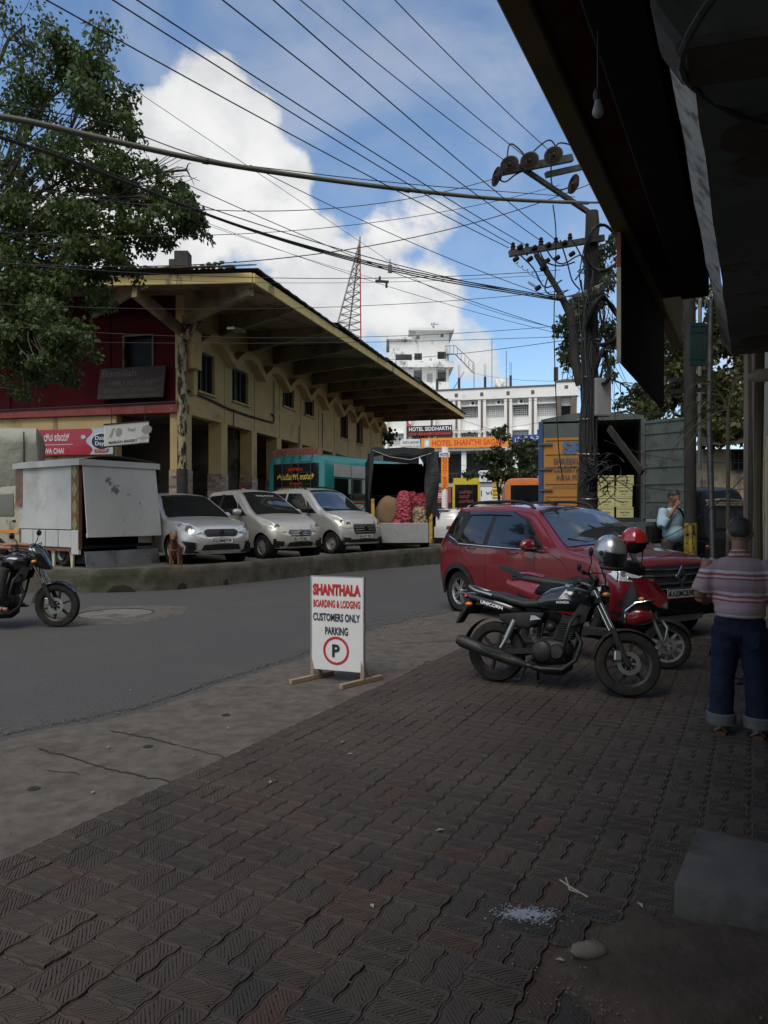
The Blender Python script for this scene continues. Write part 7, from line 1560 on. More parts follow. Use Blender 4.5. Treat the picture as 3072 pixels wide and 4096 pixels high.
# ---------------- white food truck (left)
mat('box_white', (.46,.46,.44), (.54,.54,.52), 2, .6, dirt=(.30,.28,.24), dscale=1.6, dlo=.52, dhi=.8); mat('box_peel', (.48,.48,.46), (.56,.56,.54), 2, .6, dirt=(.16,.165,.17), dscale=3.2, dlo=.62, dhi=.655); mat('truck_cream', (.50,.45,.33), (.58,.53,.40), 2, .5, dirt=(.28,.22,.14), dscale=2); mat('rust', (.10,.045,.02), (.18,.09,.045), 7, .8, bump=.004); mat('picture_strip', (.06,.02,.012), (.28,.12,.05), 7, .4); mat('picture_food', (.30,.26,.12), (.12,.20,.06), 22, .4); mat('zinc', (.20,.21,.22), (.30,.31,.32), 3, .45, .6, dirt=(.13,.14,.15), dscale=2)
th = R(145); D = V(math.cos(th), math.sin(th), 0); E = V(-D.y, D.x, 0)*-1        # D forward of truck (left/back), E along the rear face to the right
cor = P(79, 556, 14.95); cor.z = 0; fz = .78; tz = 2.62; BW = 1.86; BL = 2.5
ft = thing('food_truck', 'small white food truck with lifted rear flap and dark hatch', 'truck', cor)
def tp(d, e, z): return cor+D*d+E*e+UP*z
def fb(m, d0, d1, e0, e1, z0, z1): m.fbox(tp(d0, e0, z0), D*(d1-d0), E*(e1-e0), UP*(z1-z0))
m = MB(); fb(m, .28, BL-.30, 0, .04, 1.18, tz-.02); m.build('side_panel', 'box_white', ft, bevel=.006)
m = MB(); fb(m, .0, .28, -.005, .05, 1.18, tz-.02); ps = m.build('picture_strip', 'picture_strip', ft)
for i in range(4):
    m = MB(); c = tp(.14,-.01,2.38-.36*i); m.prism([(0,.17),(.10,0),(0,-.17),(-.10,0)], c, -D, UP, -E*.004); m.build('food_picture', 'picture_food', ps)
m = MB(); fb(m, BL-.30, BL, -.005, .05, 1.7, tz-.02); m.build('front_picture', 'picture_strip', ft); m = MB(); fb(m, BL-.28, BL, .06, BW, 1.18, tz-.02); m.build('bulkhead', 'box_white', ft)
m = MB(); fb(m, 0, BL, BW-.04, BW, 1.18, tz-.02); m.build('far_side_panel', 'box_white', ft); m = MB(); fb(m, 0, BL, .0, BW, fz, fz+.06); m.build('bed_floor', 'black_matt', ft)
for i in range(4):
    m = MB(); d0 = .28+.5*i; fb(m, d0, d0+.47, -.01, .03, fz+.02, 1.16); m.build('drop_side', 'box_white', ft, bevel=.01)
m = MB(); fb(m, .0, .26, -.02, .05, fz-.12, 1.17); m.build('corner_post', 'box_white', ft, bevel=.01)
m = MB(); fb(m, -.02, .0, -.02, .06, fz, tz); m.build('rear_post', 'rust', ft); m = MB(); fb(m, -.02, .0, BW-.06, BW+.02, fz, tz); m.build('rear_post', 'rust', ft)
rows = [[tp(d, e, tz+.02+.13*(1-((e-BW/2)/(BW/2+.05))**2)*.9) for e in np.linspace(-.06, BW+.06, 11)] for d in (-.12, .6, 1.5, BL+.05)]
m = MB(); m.grid(rows); m.grid([[v-UP*.02 for v in q[::-1]] for q in rows]); 
m.build('roof', 'box_white', ft, smooth=50); m = MB(); fb(m, -.13, -.10, -.07, BW+.07, tz-.10, tz+.03); fb(m, -.13, BL, -.08, -.05, tz-.10, tz+.02); m.build('roof_gutter', 'box_white', ft)
# lifted flap
m = MB(); a = tp(-.10,.03,tz-.10); b = tp(-.19,.08,1.02); e2 = E*(BW-.06); nrm = (b-a).cross(E).normalized(); m.add([a, a+e2, b+e2+E*.05, b, a-nrm*.03, a+e2-nrm*.03, b+e2+E*.05-nrm*.03, b-nrm*.03], [(0,1,2,3),(7,6,5,4),(0,4,5,1),(2,6,7,3),(1,5,6,2),(0,3,7,4)]); fl = m.build('rear_flap', 'box_peel', ft, fix=True)
m = MB(); m.fbox(b+UP*.0-nrm*.035, e2+E*.05, -nrm*.02, (a-b).normalized()*.09); m.build('flap_edge', 'box_peel', fl)
m = MB(); fb(m, .5, .55, .05, BW-.05, fz+.06, tz-.1); m.build('hatch_dark', 'black_matt', ft)
m = MB(); a = tp(-.06,.08,fz-.06); dn = V(0,0,-.52)-D*.10; m.fbox(a, E*(BW-.02), dn, -D*.02); m.build('lower_apron', 'zinc', ft, bevel=.004)
m = MB(); fb(m, .0, BL+1.4, .25, .35, .45, .72); fb(m, 0, BL+1.4, BW-.35, BW-.25, .45, .72); m.build('chassis', 'sooty', ft); m = MB(); fb(m, .2, BL, -.01, .05, fz-.06, fz+.0); m.build('bed_rail', 'rust', ft)
for d in (.3,1.0,1.6):
    m = MB(); m.prism([(0,0),(.16,0),(.12,-.12),(.09,-.36),(.04,-.36)], tp(d,.06,fz-.06), D, UP, E*.04); m.build('bracket', 'truck_cream', ft)
for d, e in ((.75,.18),(.75,BW-.18),(BL+1.05,.18),(BL+1.05,BW-.18)):
    m = MB(); m.lathe([(.12,-.09),(.25,-.10),(.285,-.06),(.285,.06),(.25,.10),(.12,.09)], tp(d,e,LOT+.285)-UP*0, E, 22); w = m.build('wheel', 'rubber', ft, smooth=45); m = MB(); m.lathe([(.001,.02),(.1,.02),(.14,.05),(.15,.08)], tp(d,e-.05,LOT+.285), -E, 16, caps=False); m.build('hub', 'dusty_alloy', w)
# cab
m = MB(); 
prof = [(BL+.12,.72),(BL+.12,2.08),(BL+.22,2.16),(BL+.95,2.14),(BL+1.12,2.02),(BL+1.52,1.42),(BL+1.62,1.28),(BL+1.66,.75),(BL+1.42,.62),(BL+1.36,.82),(BL+1.05,.96),(BL+.74,.82),(BL+.68,.64)]
m.prism(prof, tp(0,.14,0), D, UP, E*(BW-.28)); cab = m.build('cab', 'truck_cream', ft, bevel=.03, segs=2, smooth=35)
m = MB(); m.prism([(BL+.32,1.45),(BL+.36,1.98),(BL+.95,1.96),(BL+1.34,1.45)], tp(0,.125,0), D, UP, E*.012); m.build('side_window', 'dark_glass', cab)
m = MB(); fb(m, BL+.12, BL+1.6, .128, .137, 1.06, 1.13); m.build('orange_stripe', 'sign_orange', cab); m = MB(); m.ell(tp(BL+.3,.12,1.34),(.05,.03,.03)); m.build('door_handle', 'black_plastic', cab)
# pale tarpaulin load behind the cab (another lorry)
mat('tarp_pale', (.26,.27,.22), (.33,.33,.28), 2, .8, bump=.05, bscale=3); lt = thing('tarp_lorry', 'lorry load under pale green tarpaulin at the left edge', 'truck', P(-10, 545, 21)); 
m = MB(); c = P(-22,472,21.0); m.sell([(-1.6,0,0,1.15,1.05,5),(-1.5,0,.05,1.25,1.15,5),(1.6,0,.12,1.25,1.15,5),(1.7,0,.05,1.15,1.0,5)], 32)
m.v = [tuple(c+Matrix.Rotation(R(22),3,'Z') @ V(x, y, z)+V(.03,.03,.02)*mnoise.noise(V(x,y,z)*3)+V(0,0,.03)*mnoise.noise(V(x*1,y*6,z*6))) for x, y, z in m.v]; m.build('tarpaulin', 'tarp_pale', lt, smooth=50)
m = MB()
for x in (-1.0,-.2,.6,1.3): m.tube([c+Matrix.Rotation(R(22),3,'Z') @ V(x,-1.27,z) for z in (-1.1,0,1.1)], .02, 5)
m.build('rope', 'sooty', lt); m = MB(); m.box((c.x,c.y,LOT+.75),(3.6,2.2,.3),R(22)); m.build('bed', 'sooty', lt)
for dx in (-1.2,1.2): m = MB(); m.lathe([(.2,-.12),(.44,-.13),(.46,.13),(.2,.12)], (c.x+dx,c.y-.9+dx*.3,LOT+.46), (-.37,.93,0), 18); m.build('wheel', 'rubber', lt)

# ---------------- pickup with onions under a black tarpaulin
mat('tarp_black', (.010,.011,.013), (.022,.023,.026), 3, .45, bump=.03, bscale=5, rough2=.6); mat('tail_metal', (.30,.31,.31), (.40,.41,.40), 5, .55, .4, dirt=(.55,.55,.53), dscale=6, dlo=.6, dhi=.7); mat('yellow_post', (.42,.28,.03), (.5,.34,.05), 4, .6, dirt=(.2,.1,.04), dscale=4)
Yt = 21.6; ot = thing('onion_truck', 'pickup truck from behind under a black tarpaulin, tailgate down low', 'truck', P(405, 552, Yt)); a0 = P(370.5,545,Yt); r_ = V(math.cos(R(4)), math.sin(R(4)), 0); f_ = V(-r_.y, r_.x, 0); ow = 1.93; z0_ = .62; z1_ = 1.22; zt = 3.42; O = V(a0.x, a0.y, 0)
def op(x, y, z): return O+r_*x+f_*y+UP*z
def ob(m, x0, x1, y0, y1, z0, z1): m.fbox(op(x0,y0,z0), r_*(x1-x0), f_*(y1-y0), UP*(z1-z0))
rows = []
for y in (0,.4,1.2,2.2,3.0):
    row = [op(-.03,y,1.1)] + [op(x, y, zt-.02+.10*math.sin(math.pi*max(0,min(1,(x)/ow)))+.04*mnoise.noise(V(x*3,y*2,1))-(.18 if x in (-.03, ow+.03) else 0)) for x in (-.03,.12,.5,1.0,1.5,1.85,ow+.03)] + [op(ow+.06,y,2.0), op(ow+.04,y,1.1)]
    rows.append(row)
m = MB(); m.grid(rows); m.grid([[v*1.0 for v in q[::-1]] for q in rows]); m.build('tarpaulin', 'tarp_black', ot, smooth=45)
m = MB(); m.grid([[op(ow-.28+.1*j+.03*math.sin(i*1.3+j), -.04-.03*math.cos(i+j), zt-.05-(.28*i)) for j in range(5)] for i in range(8)]); m.build('tarp_flap', 'tarp_black', ot, smooth=60); m = MB(); m.grid([[op(-.05+.05*j*(1-i/7)+.02*math.sin(i), -.04, zt-.1-.25*i) for j in range(4)] for i in range(8)]); m.build('tarp_flap', 'tarp_black', ot, smooth=60)
m = MB(); m.grid([[op(x, -.03, z+.03*math.sin(x*8)) for x in np.linspace(0, ow, 14)] for z in (zt+.05, zt-.06, zt-.14)]); m.build('tarp_valance', 'tarp_black', ot, smooth=60)
m = MB(); ob(m, .0, ow, 2.95, 3.0, .7, 3.2); ob(m, 0, .04, .05, 3, .7, 3.1); ob(m, ow-.04, ow, .05, 3, .7, 3.1); m.build('inner_lining', 'black_matt', ot); m = MB(); ob(m, 0, ow, 0, 3, z0_, z0_+.1); m.build('bed', 'sooty', ot)
m = MB(); ob(m, .10, ow-.18, -.03, .02, z0_, z1_); m.build('tailgate', 'tail_metal', ot, bevel=.01); 
for x in (.02, ow-.16): m = MB(); ob(m, x, x+.10, -.02, .06, z0_, 1.95); m.build('corner_post', 'yellow_post', ot)
m = MB(); m.tube([op(.1,1.0,2.05), op(ow-.1,1.0,2.08)], .018, 6); m.build('cross_rail', 'sooty', ot); m = MB(); m.tube([op(.05,-.05,zt-.02), op(.6,-.05,zt-.22), op(1.2,-.05,zt-.3), op(ow-.1,-.05,zt-.1)], .01, 5); m.build('rope', 'tail_metal', ot)
for x in (.2, ow-.2): m = MB(); m.lathe([(.12,-.1),(.3,-.11),(.34,-.06),(.34,.06),(.3,.11),(.12,.1)], op(x,.8,LOT-.02+.32), r_, 20); m.build('wheel', 'rubber', ot, smooth=45)
m = MB(); ob(m, .3, ow-.3, .2, 4.5, .55, .66); m.build('chassis', 'sooty', ot)
m = MB(); ob(m, .1, ow-.1, 3.1, 4.6, .8, 2.2); m.build('cab', 'paint_white', ot, bevel=.1, segs=2)
def sackmat(nm, c1, c2, sc_): 
    m = mat(nm, c1, c2, 5, .8); N = m.node_tree.nodes; L = m.node_tree.links; b = N['Principled BSDF']; tc = N.new('ShaderNodeTexCoord'); vo = N.new('ShaderNodeTexVoronoi'); vo.inputs['Scale'].default_value = sc_; L.new(tc.outputs['Object'], vo.inputs['Vector'])
    bp = N.new('ShaderNodeBump'); bp.inputs['Distance'].default_value = .05; bp.invert = True; L.new(vo.outputs['Distance'], bp.inputs['Height']); L.new(bp.outputs[0], b.inputs['Normal'])
    mx = N.new('ShaderNodeMix'); mx.data_type = 'RGBA'; mr = N.new('ShaderNodeMapRange'); mr.inputs[1].default_value = .1; mr.inputs[2].default_value = .7; L.new(vo.outputs['Distance'], mr.inputs[0]); L.new(mr.outputs[0], mx.inputs[0]); mx.inputs[6].default_value = c2+(1,); mx.inputs[7].default_value = c1+(1,); L.new(mx.outputs[2], b.inputs['Base Color'])
sackmat('onion_net', (.20,.015,.035), (.50,.09,.12), 11); sackmat('potato_net', (.16,.11,.06), (.42,.32,.19), 11); mat('jute', (.16,.10,.055), (.22,.145,.08), 30, .9, bump=.006, bscale=60)
def sack(name, label, x, y, z, w, h, d, mt, tilt=0, g='sacks in the onion truck'):
    c = op(x, y, z+h/2); m = MB(); m.ell((0,0,0), (1,1,1), 22, 16); M = Matrix.Rotation(tilt, 3, 'Y')
    vs = []
    for v in m.v:
        q = Vector([math.copysign(abs(u)**.62, u) for u in v]); q = V(q.x*w/2*(1-.1*q.z), q.y*d/2, q.z*h/2); q += V(1,1,1)*.03*mnoise.noise(q*6)+V(.02,.02,.02)*mnoise.noise(q*17); vs.append(tuple(c+M @ q))
    m.v = vs; return tag(m.build(name, mt, smooth=80), label, 'sack', g)
zb_ = z0_+.12
sack('jute_sack', 'large brown jute sack leaning at the left of the truck bed', .52, .42, zb_+.30, .72, 1.0, .5, 'jute', R(24)); sack('onion_sack', 'bright red net sack of onions standing in the middle', 1.03, .25, zb_+.34, .50, 1.12, .42, 'onion_net'); sack('potato_sack', 'round pale net sack of potatoes at the right of the tailgate', 1.52, .24, zb_+.28, .50, .70, .42, 'potato_net', R(-8)); sack('onion_sack', 'dark red net sack of onions at the back right', 1.66, .7, zb_+.5, .44, .9, .4, 'onion_net', R(-10)); sack('onion_sack', 'low red net sack peeping between the jute and tall sacks', .80, .15, zb_+.2, .3, .4, .3, 'onion_net', R(10)); sack('onion_sack', 'red net sack upright behind the tall one', 1.32, .75, zb_+.45, .44, 1.0, .4, 'onion_net')

# ---------------- buses
mat('bus_teal', (.012,.17,.16), (.02,.22,.20), 2, .3, coat=.6); mat('bus_stripe', (.62,.70,.70), None, 3, .4); mat('bus_board', (.20,.09,.06), (.26,.12,.08), 3, .6); mat('bus_yellow', (.62,.48,.03), (.68,.54,.05), 3, .4); mat('bus_orange', (.52,.14,.02), (.58,.17,.03), 3, .4, coat=.3); mat('bus_red', (.36,.02,.015), None, 3, .35, coat=.5)
def bus(name, label, corner, th, W, Lb, z0, z1, mt, roof=.25):
    """corner = rear right ground corner, th heading; local x forward, y left"""
    t = thing(name, label, 'bus', corner, th); k = MB(); n = 20; rings = []
    for x, s in ((-.02,.90),(0,.97),(.10,1.0),(Lb*.5,1.0),(Lb-.1,1.0),(Lb,.95)):
        ring = []
        for j in range(n):
            a = 2*math.pi*j/n; ca, sa = math.cos(a), math.sin(a); y = W/2+math.copysign(abs(ca)**(2/7), ca)*W/2*s; z = (z0+z1)/2+math.copysign(abs(sa)**(2/7), sa)*(z1-z0)/2*s; ring.append((x, y, z))
        rings.append(ring)
    k.loft(rings); k.build('body', mt, t, smooth=40, world=False, fix=True)
    for x in (2.2, Lb-2.4):
        for y in (.15, W-.15): k = MB(); k.lathe([(.2,-.14),(.44,-.15),(.48,-.1),(.48,.1),(.44,.15),(.2,.14)], (x,y,.48), (0,1,0), 20); k.build('wheel', 'rubber', t, smooth=45, world=False)
    return t
Wb, Lb = 2.45, 7.4; th = R(58); cr_ = P(326,560,23.3); bt = bus('teal_bus', 'teal coach seen from behind with painted name and destination glass', V(cr_.x, cr_.y, LOT-.02), th, Wb, Lb, .45, 3.12, 'bus_teal')
X1, Z1 = V(0,-1,0), UP
def bq(nm, mt, y0, y1, z0, z1, d=.02, x=-.035): k = MB(); k.fbox((x,y0,z0), (0,y1-y0,0), (-d,0,0), (0,0,z1-z0)); return k.build(nm, mt, bt, world=False, bevel=.004)
bq('rear_window', 'dark_glass', .28, Wb-.28, 1.72, 2.80); bq('name_board', 'bus_board', .18, Wb-.18, 2.98, 3.32, .04, .06)
letters('SRI GANESH', (.015,Wb/2,3.15), X1, Z1, 1.7, .24, 'hall_red_band', bt, bold=.03, world=False); letters('ಶಿವಮೊಗ್ಗ, ಉಡುಪಿ', (-.058,Wb/2,2.35), X1, Z1, 1.55, .24, 'ink_yellow', bt, bold=.02, world=False); letters('ಮಣಿಪಾಲ', (-.058,Wb/2,2.62), X1, Z1, .6, .12, 'ink_red2', bt, bold=.02, world=False); letters('ಆಗುಂಬೆ', (-.058,Wb/2,2.14), X1, Z1, .5, .10, 'ink_red2', bt, bold=.02, world=False); letters('ತೀರ್ಥಹಳ್ಳಿ ಹೆಬ್ರಿ ಮಣಿಪಾಲ', (-.058,Wb/2,1.94), X1, Z1, 1.5, .13, 'ink_yellow', bt, bold=.02, world=False); letters('SRI GANESH SERVICE', (-.045,Wb/2-.05,1.12), X1, Z1, .95, .13, 'ink_yellow', bt, bold=.02, world=False)
for i in range(5):
    k = MB(); pts = [(-.05, Wb-.15-1.7*f, 1.55-.02*i-.28*f+.22*math.sin(f*3.1+i*.35)*f+.05*i*f) for f in np.linspace(0,1,14)]; k.tube(pts, [.004+.022*math.sin(math.pi*min(1,f*.98+.01)) for f in np.linspace(0,1,14)], 6); k.v = [(max(-.055,min(-.035,x)), y, z) for x, y, z in k.v]; k.build('swoosh', 'bus_stripe', bt, world=False)
for y in (.55, .65+.4, 1.75, 1.35): 
    k = MB(); k.tube([(-.10,y,.9),(-.10,y,2.9),(.05,y,3.15)], .014, 5); k.build('ladder_rail', 'dark_steel', bt, world=False)
for z in (1.4,1.75,2.1,2.5,2.85): k = MB(); k.tube([(-.10,.55,z),(-.10,1.05,z)], .012, 5); k.build('ladder_rung', 'dark_steel', bt, world=False)
bq('bumper', 'black_plastic', .0, Wb, .45, .72, .06); bq('tail_lamp', 'red_lamp', .05, .22, .9, 1.2, .02); bq('tail_lamp', 'red_lamp', Wb-.22, Wb-.05, .9, 1.2, .02); bq('red_band', 'red_lamp', .25, .7, .98, 1.06, .015)
for i in range(6):
    x = .45+i*1.02; k = MB(); k.fbox((x,-.012,1.62), (.94,0,0), (0,.02,0), (0,0,.68)); k.build('side_window', 'dark_glass', bt, world=False); k = MB(); k.fbox((x,-.012,2.36), (.94,0,0), (0,.02,0), (0,0,.42)); k.build('upper_window', 'curtain', bt, world=False)
k = MB(); k.fbox((.2,-.016,1.50), (6.9,0,0), (0,.02,0), (0,0,.06)); k.build('orange_band', 'bus_orange', bt, world=False)
for i in range(6): k = MB(); k.tube([(.5+.2*i+1.3*f, -.015, .75+.7*f*math.sin(.6+i*.5)) for f in np.linspace(0,1,8)], [.01+.05*math.sin(3.1*f) for f in np.linspace(0,1,8)], 5); k.v = [(x, max(-.018, min(-.005, y)), z) for x, y, z in k.v]; k.build('side_swoosh', 'bus_stripe', bt, world=False)
letters('SRI GANESH', (1.5,-.02,1.36), V(1,0,0), UP, 1.3, .2, 'ink_white', bt, bold=.03, world=False)
Y_ = 55.0; t = bus('red_bus', 'far red and yellow bus seen from behind below the hotel', V(P(480.5,0,Y_).x, Y_, .35), R(84), 2.15, 9, .5, 3.8, 'bus_red')
def rq(t, nm, mt, y0, y1, z0, z1, x=-.05, d=.02): k = MB(); k.fbox((x,y0,z0), (0,y1-y0,0), (-d,0,0), (0,0,z1-z0)); k.build(nm, mt, t, world=False)
rq(t, 'roof_band', 'bus_yellow', .1, 2.05, 3.3, 3.8); rq(t, 'rear_window', 'dark_glass', .22, 1.93, 1.6, 3.25); rq(t, 'lower_band', 'bus_orange', .05, 2.1, .6, 1.2); rq(t, 'side_band', 'bus_yellow', .03, .2, 1.3, 3.4); rq(t, 'side_band', 'bus_yellow', 1.95, 2.12, 1.3, 3.4)
letters('Sri Ganesh Motors', (-.08,1.07,1.4), X1, Z1, 1.7, .24, 'ink_white', t, bold=.02, world=False); letters('ಮಣಿಪಾಲ\nಉಡುಪಿ\nಮಂಗಳೂರು', (-.08,1.07,2.4), X1, Z1, 1.1, 1.0, 'hall_red_band', t, bold=.02, world=False)
Y_ = 40.0; t = bus('orange_bus', 'orange bus seen from behind, half hidden by the container truck', V(P(549,0,Y_).x, Y_, .05), R(82), 2.4, 9, .5, 3.4, 'bus_orange')
rq(t, 'rear_window', 'dark_glass', .3, 2.1, 1.85, 3.0); letters('SRI RAGHAVENDRA', (-.06,1.25,1.35), X1, Z1, 1.9, .2, 'ink_white', t, bold=.02, world=False); rq(t, 'bumper', 'black_plastic', 0, 2.4, .5, .8)
for y in (.1, 2.2): rq(t, 'tail_lamp', 'red_lamp', y, y+.15, .9, 1.2)
# sandals by the wall
sd = thing('sandals', 'pair of black sandals left on the pavers behind the jeans', 'sandals', G(740,682,.035)); 
for dx in (-.05,.07): m = MB(); c = sd.location+V(dx,.03*dx,0); m.sell([(-.1,0,.012,.03,.012),(0,0,.012,.042,.012),(.12,0,.012,.038,.012)], 12); m.v = [(c.x+y, c.y+x, c.z+z) for x, y, z in m.v]; m.tube([c+V(-.04,.03,.02), c+V(0,.05,.055), c+V(.04,.03,.02)], .009, 6); m.build('sandal', 'black_plastic', sd)
# ================================================================= TREES
def leafmat(nm, c1, c2, c3):
    m = bpy.data.materials.new(nm); m.use_nodes = True; N = m.node_tree.nodes; L = m.node_tree.links; b = N['Principled BSDF']; b.inputs['Roughness'].default_value = .5; b.inputs['Specular IOR Level'].default_value = .28
    g = N.new('ShaderNodeNewGeometry'); cr = N.new('ShaderNodeValToRGB'); L.new(g.outputs['Random Per Island'], cr.inputs[0]); e = cr.color_ramp.elements; e[0].color = c1+(1,); e[1].color = c3+(1,); k = e.new(.6); k.color = c2+(1,)
    L.new(cr.outputs[0], b.inputs['Base Color']); tr = N.new('ShaderNodeBsdfTranslucent'); L.new(cr.outputs[0], tr.inputs[0]); mx = N.new('ShaderNodeMixShader'); mx.inputs[0].default_value = .25; L.new(b.outputs[0], mx.inputs[1]); L.new(tr.outputs[0], mx.inputs[2]); L.new(mx.outputs[0], N['Material Output'].inputs[0]); M_[nm] = m
leafmat('leaf_dark', (.034,.058,.015), (.055,.088,.022), (.095,.125,.030)); leafmat('leaf_olive', (.040,.045,.015), (.065,.070,.022), (.11,.10,.03)); leafmat('leaf_fine', (.025,.040,.016), (.045,.065,.024), (.07,.085,.03))
mat('bark', (.055,.045,.034), (.09,.078,.06), 6, .9, bump=.02, bscale=9)
def leaves(name, pts, size, mt, parent, droop=.6, wide=.62):
    n = len(pts); pts = np.asarray(pts, float); s = size*rng.uniform(.65, 1.25, n)
    d = rng.normal(size=(n,3)); d[:,2] -= droop*1.6; d /= np.linalg.norm(d, axis=1, keepdims=True)
    a = rng.normal(size=(n,3)); u = np.cross(d, a); u /= np.linalg.norm(u, axis=1, keepdims=True); w = np.cross(d, u)
    o = pts; tip = o+d*s[:,None]; mid = o+d*s[:,None]*.42; le = mid+u*s[:,None]*wide*.5+w*s[:,None]*.08; ri = mid-u*s[:,None]*wide*.5+w*s[:,None]*.08
    co = np.stack([o, le, tip, ri], 1).reshape(-1,3)-np.array(parent.location)[None]
    me = bpy.data.meshes.new(name); me.vertices.add(4*n); me.vertices.foreach_set('co', co.ravel()); me.loops.add(4*n); me.loops.foreach_set('vertex_index', np.arange(4*n)); me.polygons.add(n); me.polygons.foreach_set('loop_start', np.arange(0,4*n,4)); me.update(calc_edges=True); me.materials.append(M_[mt])
    ob = bpy.data.objects.new(name, me); col.objects.link(ob); ob.parent = parent; return ob
def clump(c, r, n, shell=.35):
    d = rng.normal(size=(n,3)); d /= np.linalg.norm(d, axis=1, keepdims=True); q = d*(rng.random(n)**shell)[:,None]*np.array(r)[None]; return np.array(c)[None]+q
def branch_path(a, b, sag=0, n=7, j=.12):
    a, b = Vector(a), Vector(b); L_ = (b-a).length; return [a.lerp(b, i/n)+V(mnoise.noise(a*3+V(i,0,0)), mnoise.noise(b*3+V(0,i,0)), mnoise.noise(a*2+V(0,0,i)))*j*L_*.3*math.sin(math.pi*i/n)+V(0,0,sag*math.sin(math.pi*i/n)) for i in range(n+1)]
def tree(name, label, base, top, blobs, size, mt, trunk_r, parent_branch=None, group=None, twig=6, dens=1.0, shell=.4, sub=9):
    t = thing(name, label, 'tree', base, 0, group); k = MB(); base, top = Vector(base), Vector(top)
    k.tube(branch_path(base, top, 0, 8, .2), [trunk_r*(1-.5*i/8) for i in range(9)], 12)
    P_ = []
    for c, r, n in blobs:
        c = Vector(c); st = base.lerp(top, .55+.45*random.random()); pth = branch_path(st, c, .15*(c-st).length, 7, .3); k.tube(pth, [trunk_r*.20*(1-.8*i/7)+.008 for i in range(8)], 6)
        rm = max(r); cs = []
        for i in range(sub):       # subclumps make an uneven outline with gaps
            d = V(random.gauss(0,1), random.gauss(0,1), random.gauss(0,.8)).normalized()*random.random()**.4; q = c+V(d.x*r[0], d.y*r[1], d.z*r[2]); cs.append(q); k.tube(branch_path(pth[random.randint(3,7)], q, .05, 4, .3), [.018,.015,.012,.008,.005], 4, caps=False)
            P_.append(clump(q, [x*random.uniform(.28,.5) for x in r], int(n*dens/sub), shell))
    k.build('trunk', 'bark', t, smooth=60); leaves('crown', np.concatenate(P_), size, mt, t); return t
def bl(px, py, Y, rx, ry=None, n=400, dy=1.2): k = Y/F; ry = ry or rx; return (P(px, py, Y), (rx*k, dy, ry*k), n)
YL = 14.5
big = [bl(25,25,16,42,36,420), bl(88,62,15,42,34,900), bl(115,88,15,26,22,420), bl(45,100,15,44,40,800), bl(98,125,14.5,38,30,800), bl(20,160,14.5,40,40,700), bl(80,170,14.5,42,32,900), bl(130,185,14.5,34,26,800), bl(168,200,14,30,22,700), bl(192,212,14,17,14,330), bl(150,228,14,34,18,700), bl(40,225,14.5,50,36,1100), bl(95,232,14,40,28,900), bl(20,285,14,40,38,1000), bl(70,282,14,36,26,900), bl(100,256,13.8,24,16,320), bl(45,325,13.6,42,28,1200), bl(78,345,13.4,22,20,480), bl(15,352,13.5,26,26,600), bl(62,372,13.3,20,10,240), bl(8,318,14,30,30,600), bl(126,262,13.8,14,12,110), bl(186,170,14.5,10,8,0), bl(4,385,13.4,14,10,90)]
tree('peepal_tree', 'large broad leaved tree overhanging the street at the upper left', (-10.4,15.6,.35), (-9.3,15.2,6.2), big, .105, 'leaf_dark', .38, dens=2.6, shell=.5, sub=14)
tree('street_tree', 'leafy tree behind the utility pole, lit gaps in its crown', (7.2,24,0), (7.0,24,6.5), [bl(577,338,23,18,26,500), bl(604,268,23,16,26,520), bl(597,300,23,20,24,560), bl(612,330,23,16,30,420), bl(570,322,23,14,12,260), bl(565,358,23,10,10,140), bl(600,375,23,12,16,180), bl(640,400,23,20,18,300), bl(650,420,23,14,10,160)], .17, 'leaf_fine', .22, dens=1.6)
tree('tall_tree', 'tall dense yellowish green tree beyond the slab end at the right', (13.2,31,0), (13.0,31,9), [bl(676,300,30,26,30,1100,2), bl(700,330,30,30,34,1200,2), bl(668,345,30,24,30,1000,2), bl(690,380,29,32,30,1200,2), bl(662,400,29,22,20,700,2), bl(715,400,29,30,34,1200,2), bl(735,380,29,24,36,900,2), bl(640,412,28,14,12,300,1), bl(738,425,28,22,26,800,2), bl(700,425,28,28,20,900,2), bl(728,330,30,20,30,700,2)], .26, 'leaf_olive', .35, dens=1.5)
tree('small_tree', 'small feathery tree in front of the hotel signs', (8.2,52,0), (8.3,52,4.6), [bl(495,462,50,17,10,420,1), bl(515,448,50,22,14,620,1.5), bl(530,470,50,18,16,620,1.5), bl(508,475,50,22,12,560,1.5), bl(482,455,50,10,6,160,1), bl(520,490,50,20,10,420,1.5), bl(500,435,50,10,10,200,1), bl(545,455,50,14,16,420,1), bl(470,474,50,9,4,90,1)], .30, 'leaf_fine', .14, dens=1.3)
# palm fronds by the slim pole
pf = thing('palm', 'arching palm fronds beside the slim pole at the right', 'palm', P(728,560,10.5)); c = P(728,410,10.5); k = MB(); lf = []
for a, b in (((-40,38),(-.2)),((-52,2),(.1)),((-28,-30),(0)),((-46,20),(.3)),((12,-34),(0)),((-60,46),(0.1)),((18,30),(.2))):
    e = P(728+a[0], 410+a[1], 10.5+b); mid = c.lerp(e,.5)+UP*.28; pth = [c.lerp(mid, f)*(1-f)+mid.lerp(e, f)*f for f in np.linspace(0,1,12)]; k.tube(pth, [.014-.001*i for i in range(12)], 5)
    for i in range(2,12):
        for s in (-1,1): p0 = pth[i]; d = (pth[min(11,i+1)]-pth[i-1]).normalized(); q = p0+d*.14+d.cross(UP).normalized()*s*.13-UP*.10; w = UP*.012; lf += [(p0+w, q, p0-w)]
k.tube([P(728,520,10.5)-UP*.9, c], .03, 8); k.build('stem', 'bark', pf); k = MB()
for a, b, d in lf: k.add([a, b, d], [(0,1,2)])
tag(k.build('frond', 'leaf_olive', pf), kind='stuff')
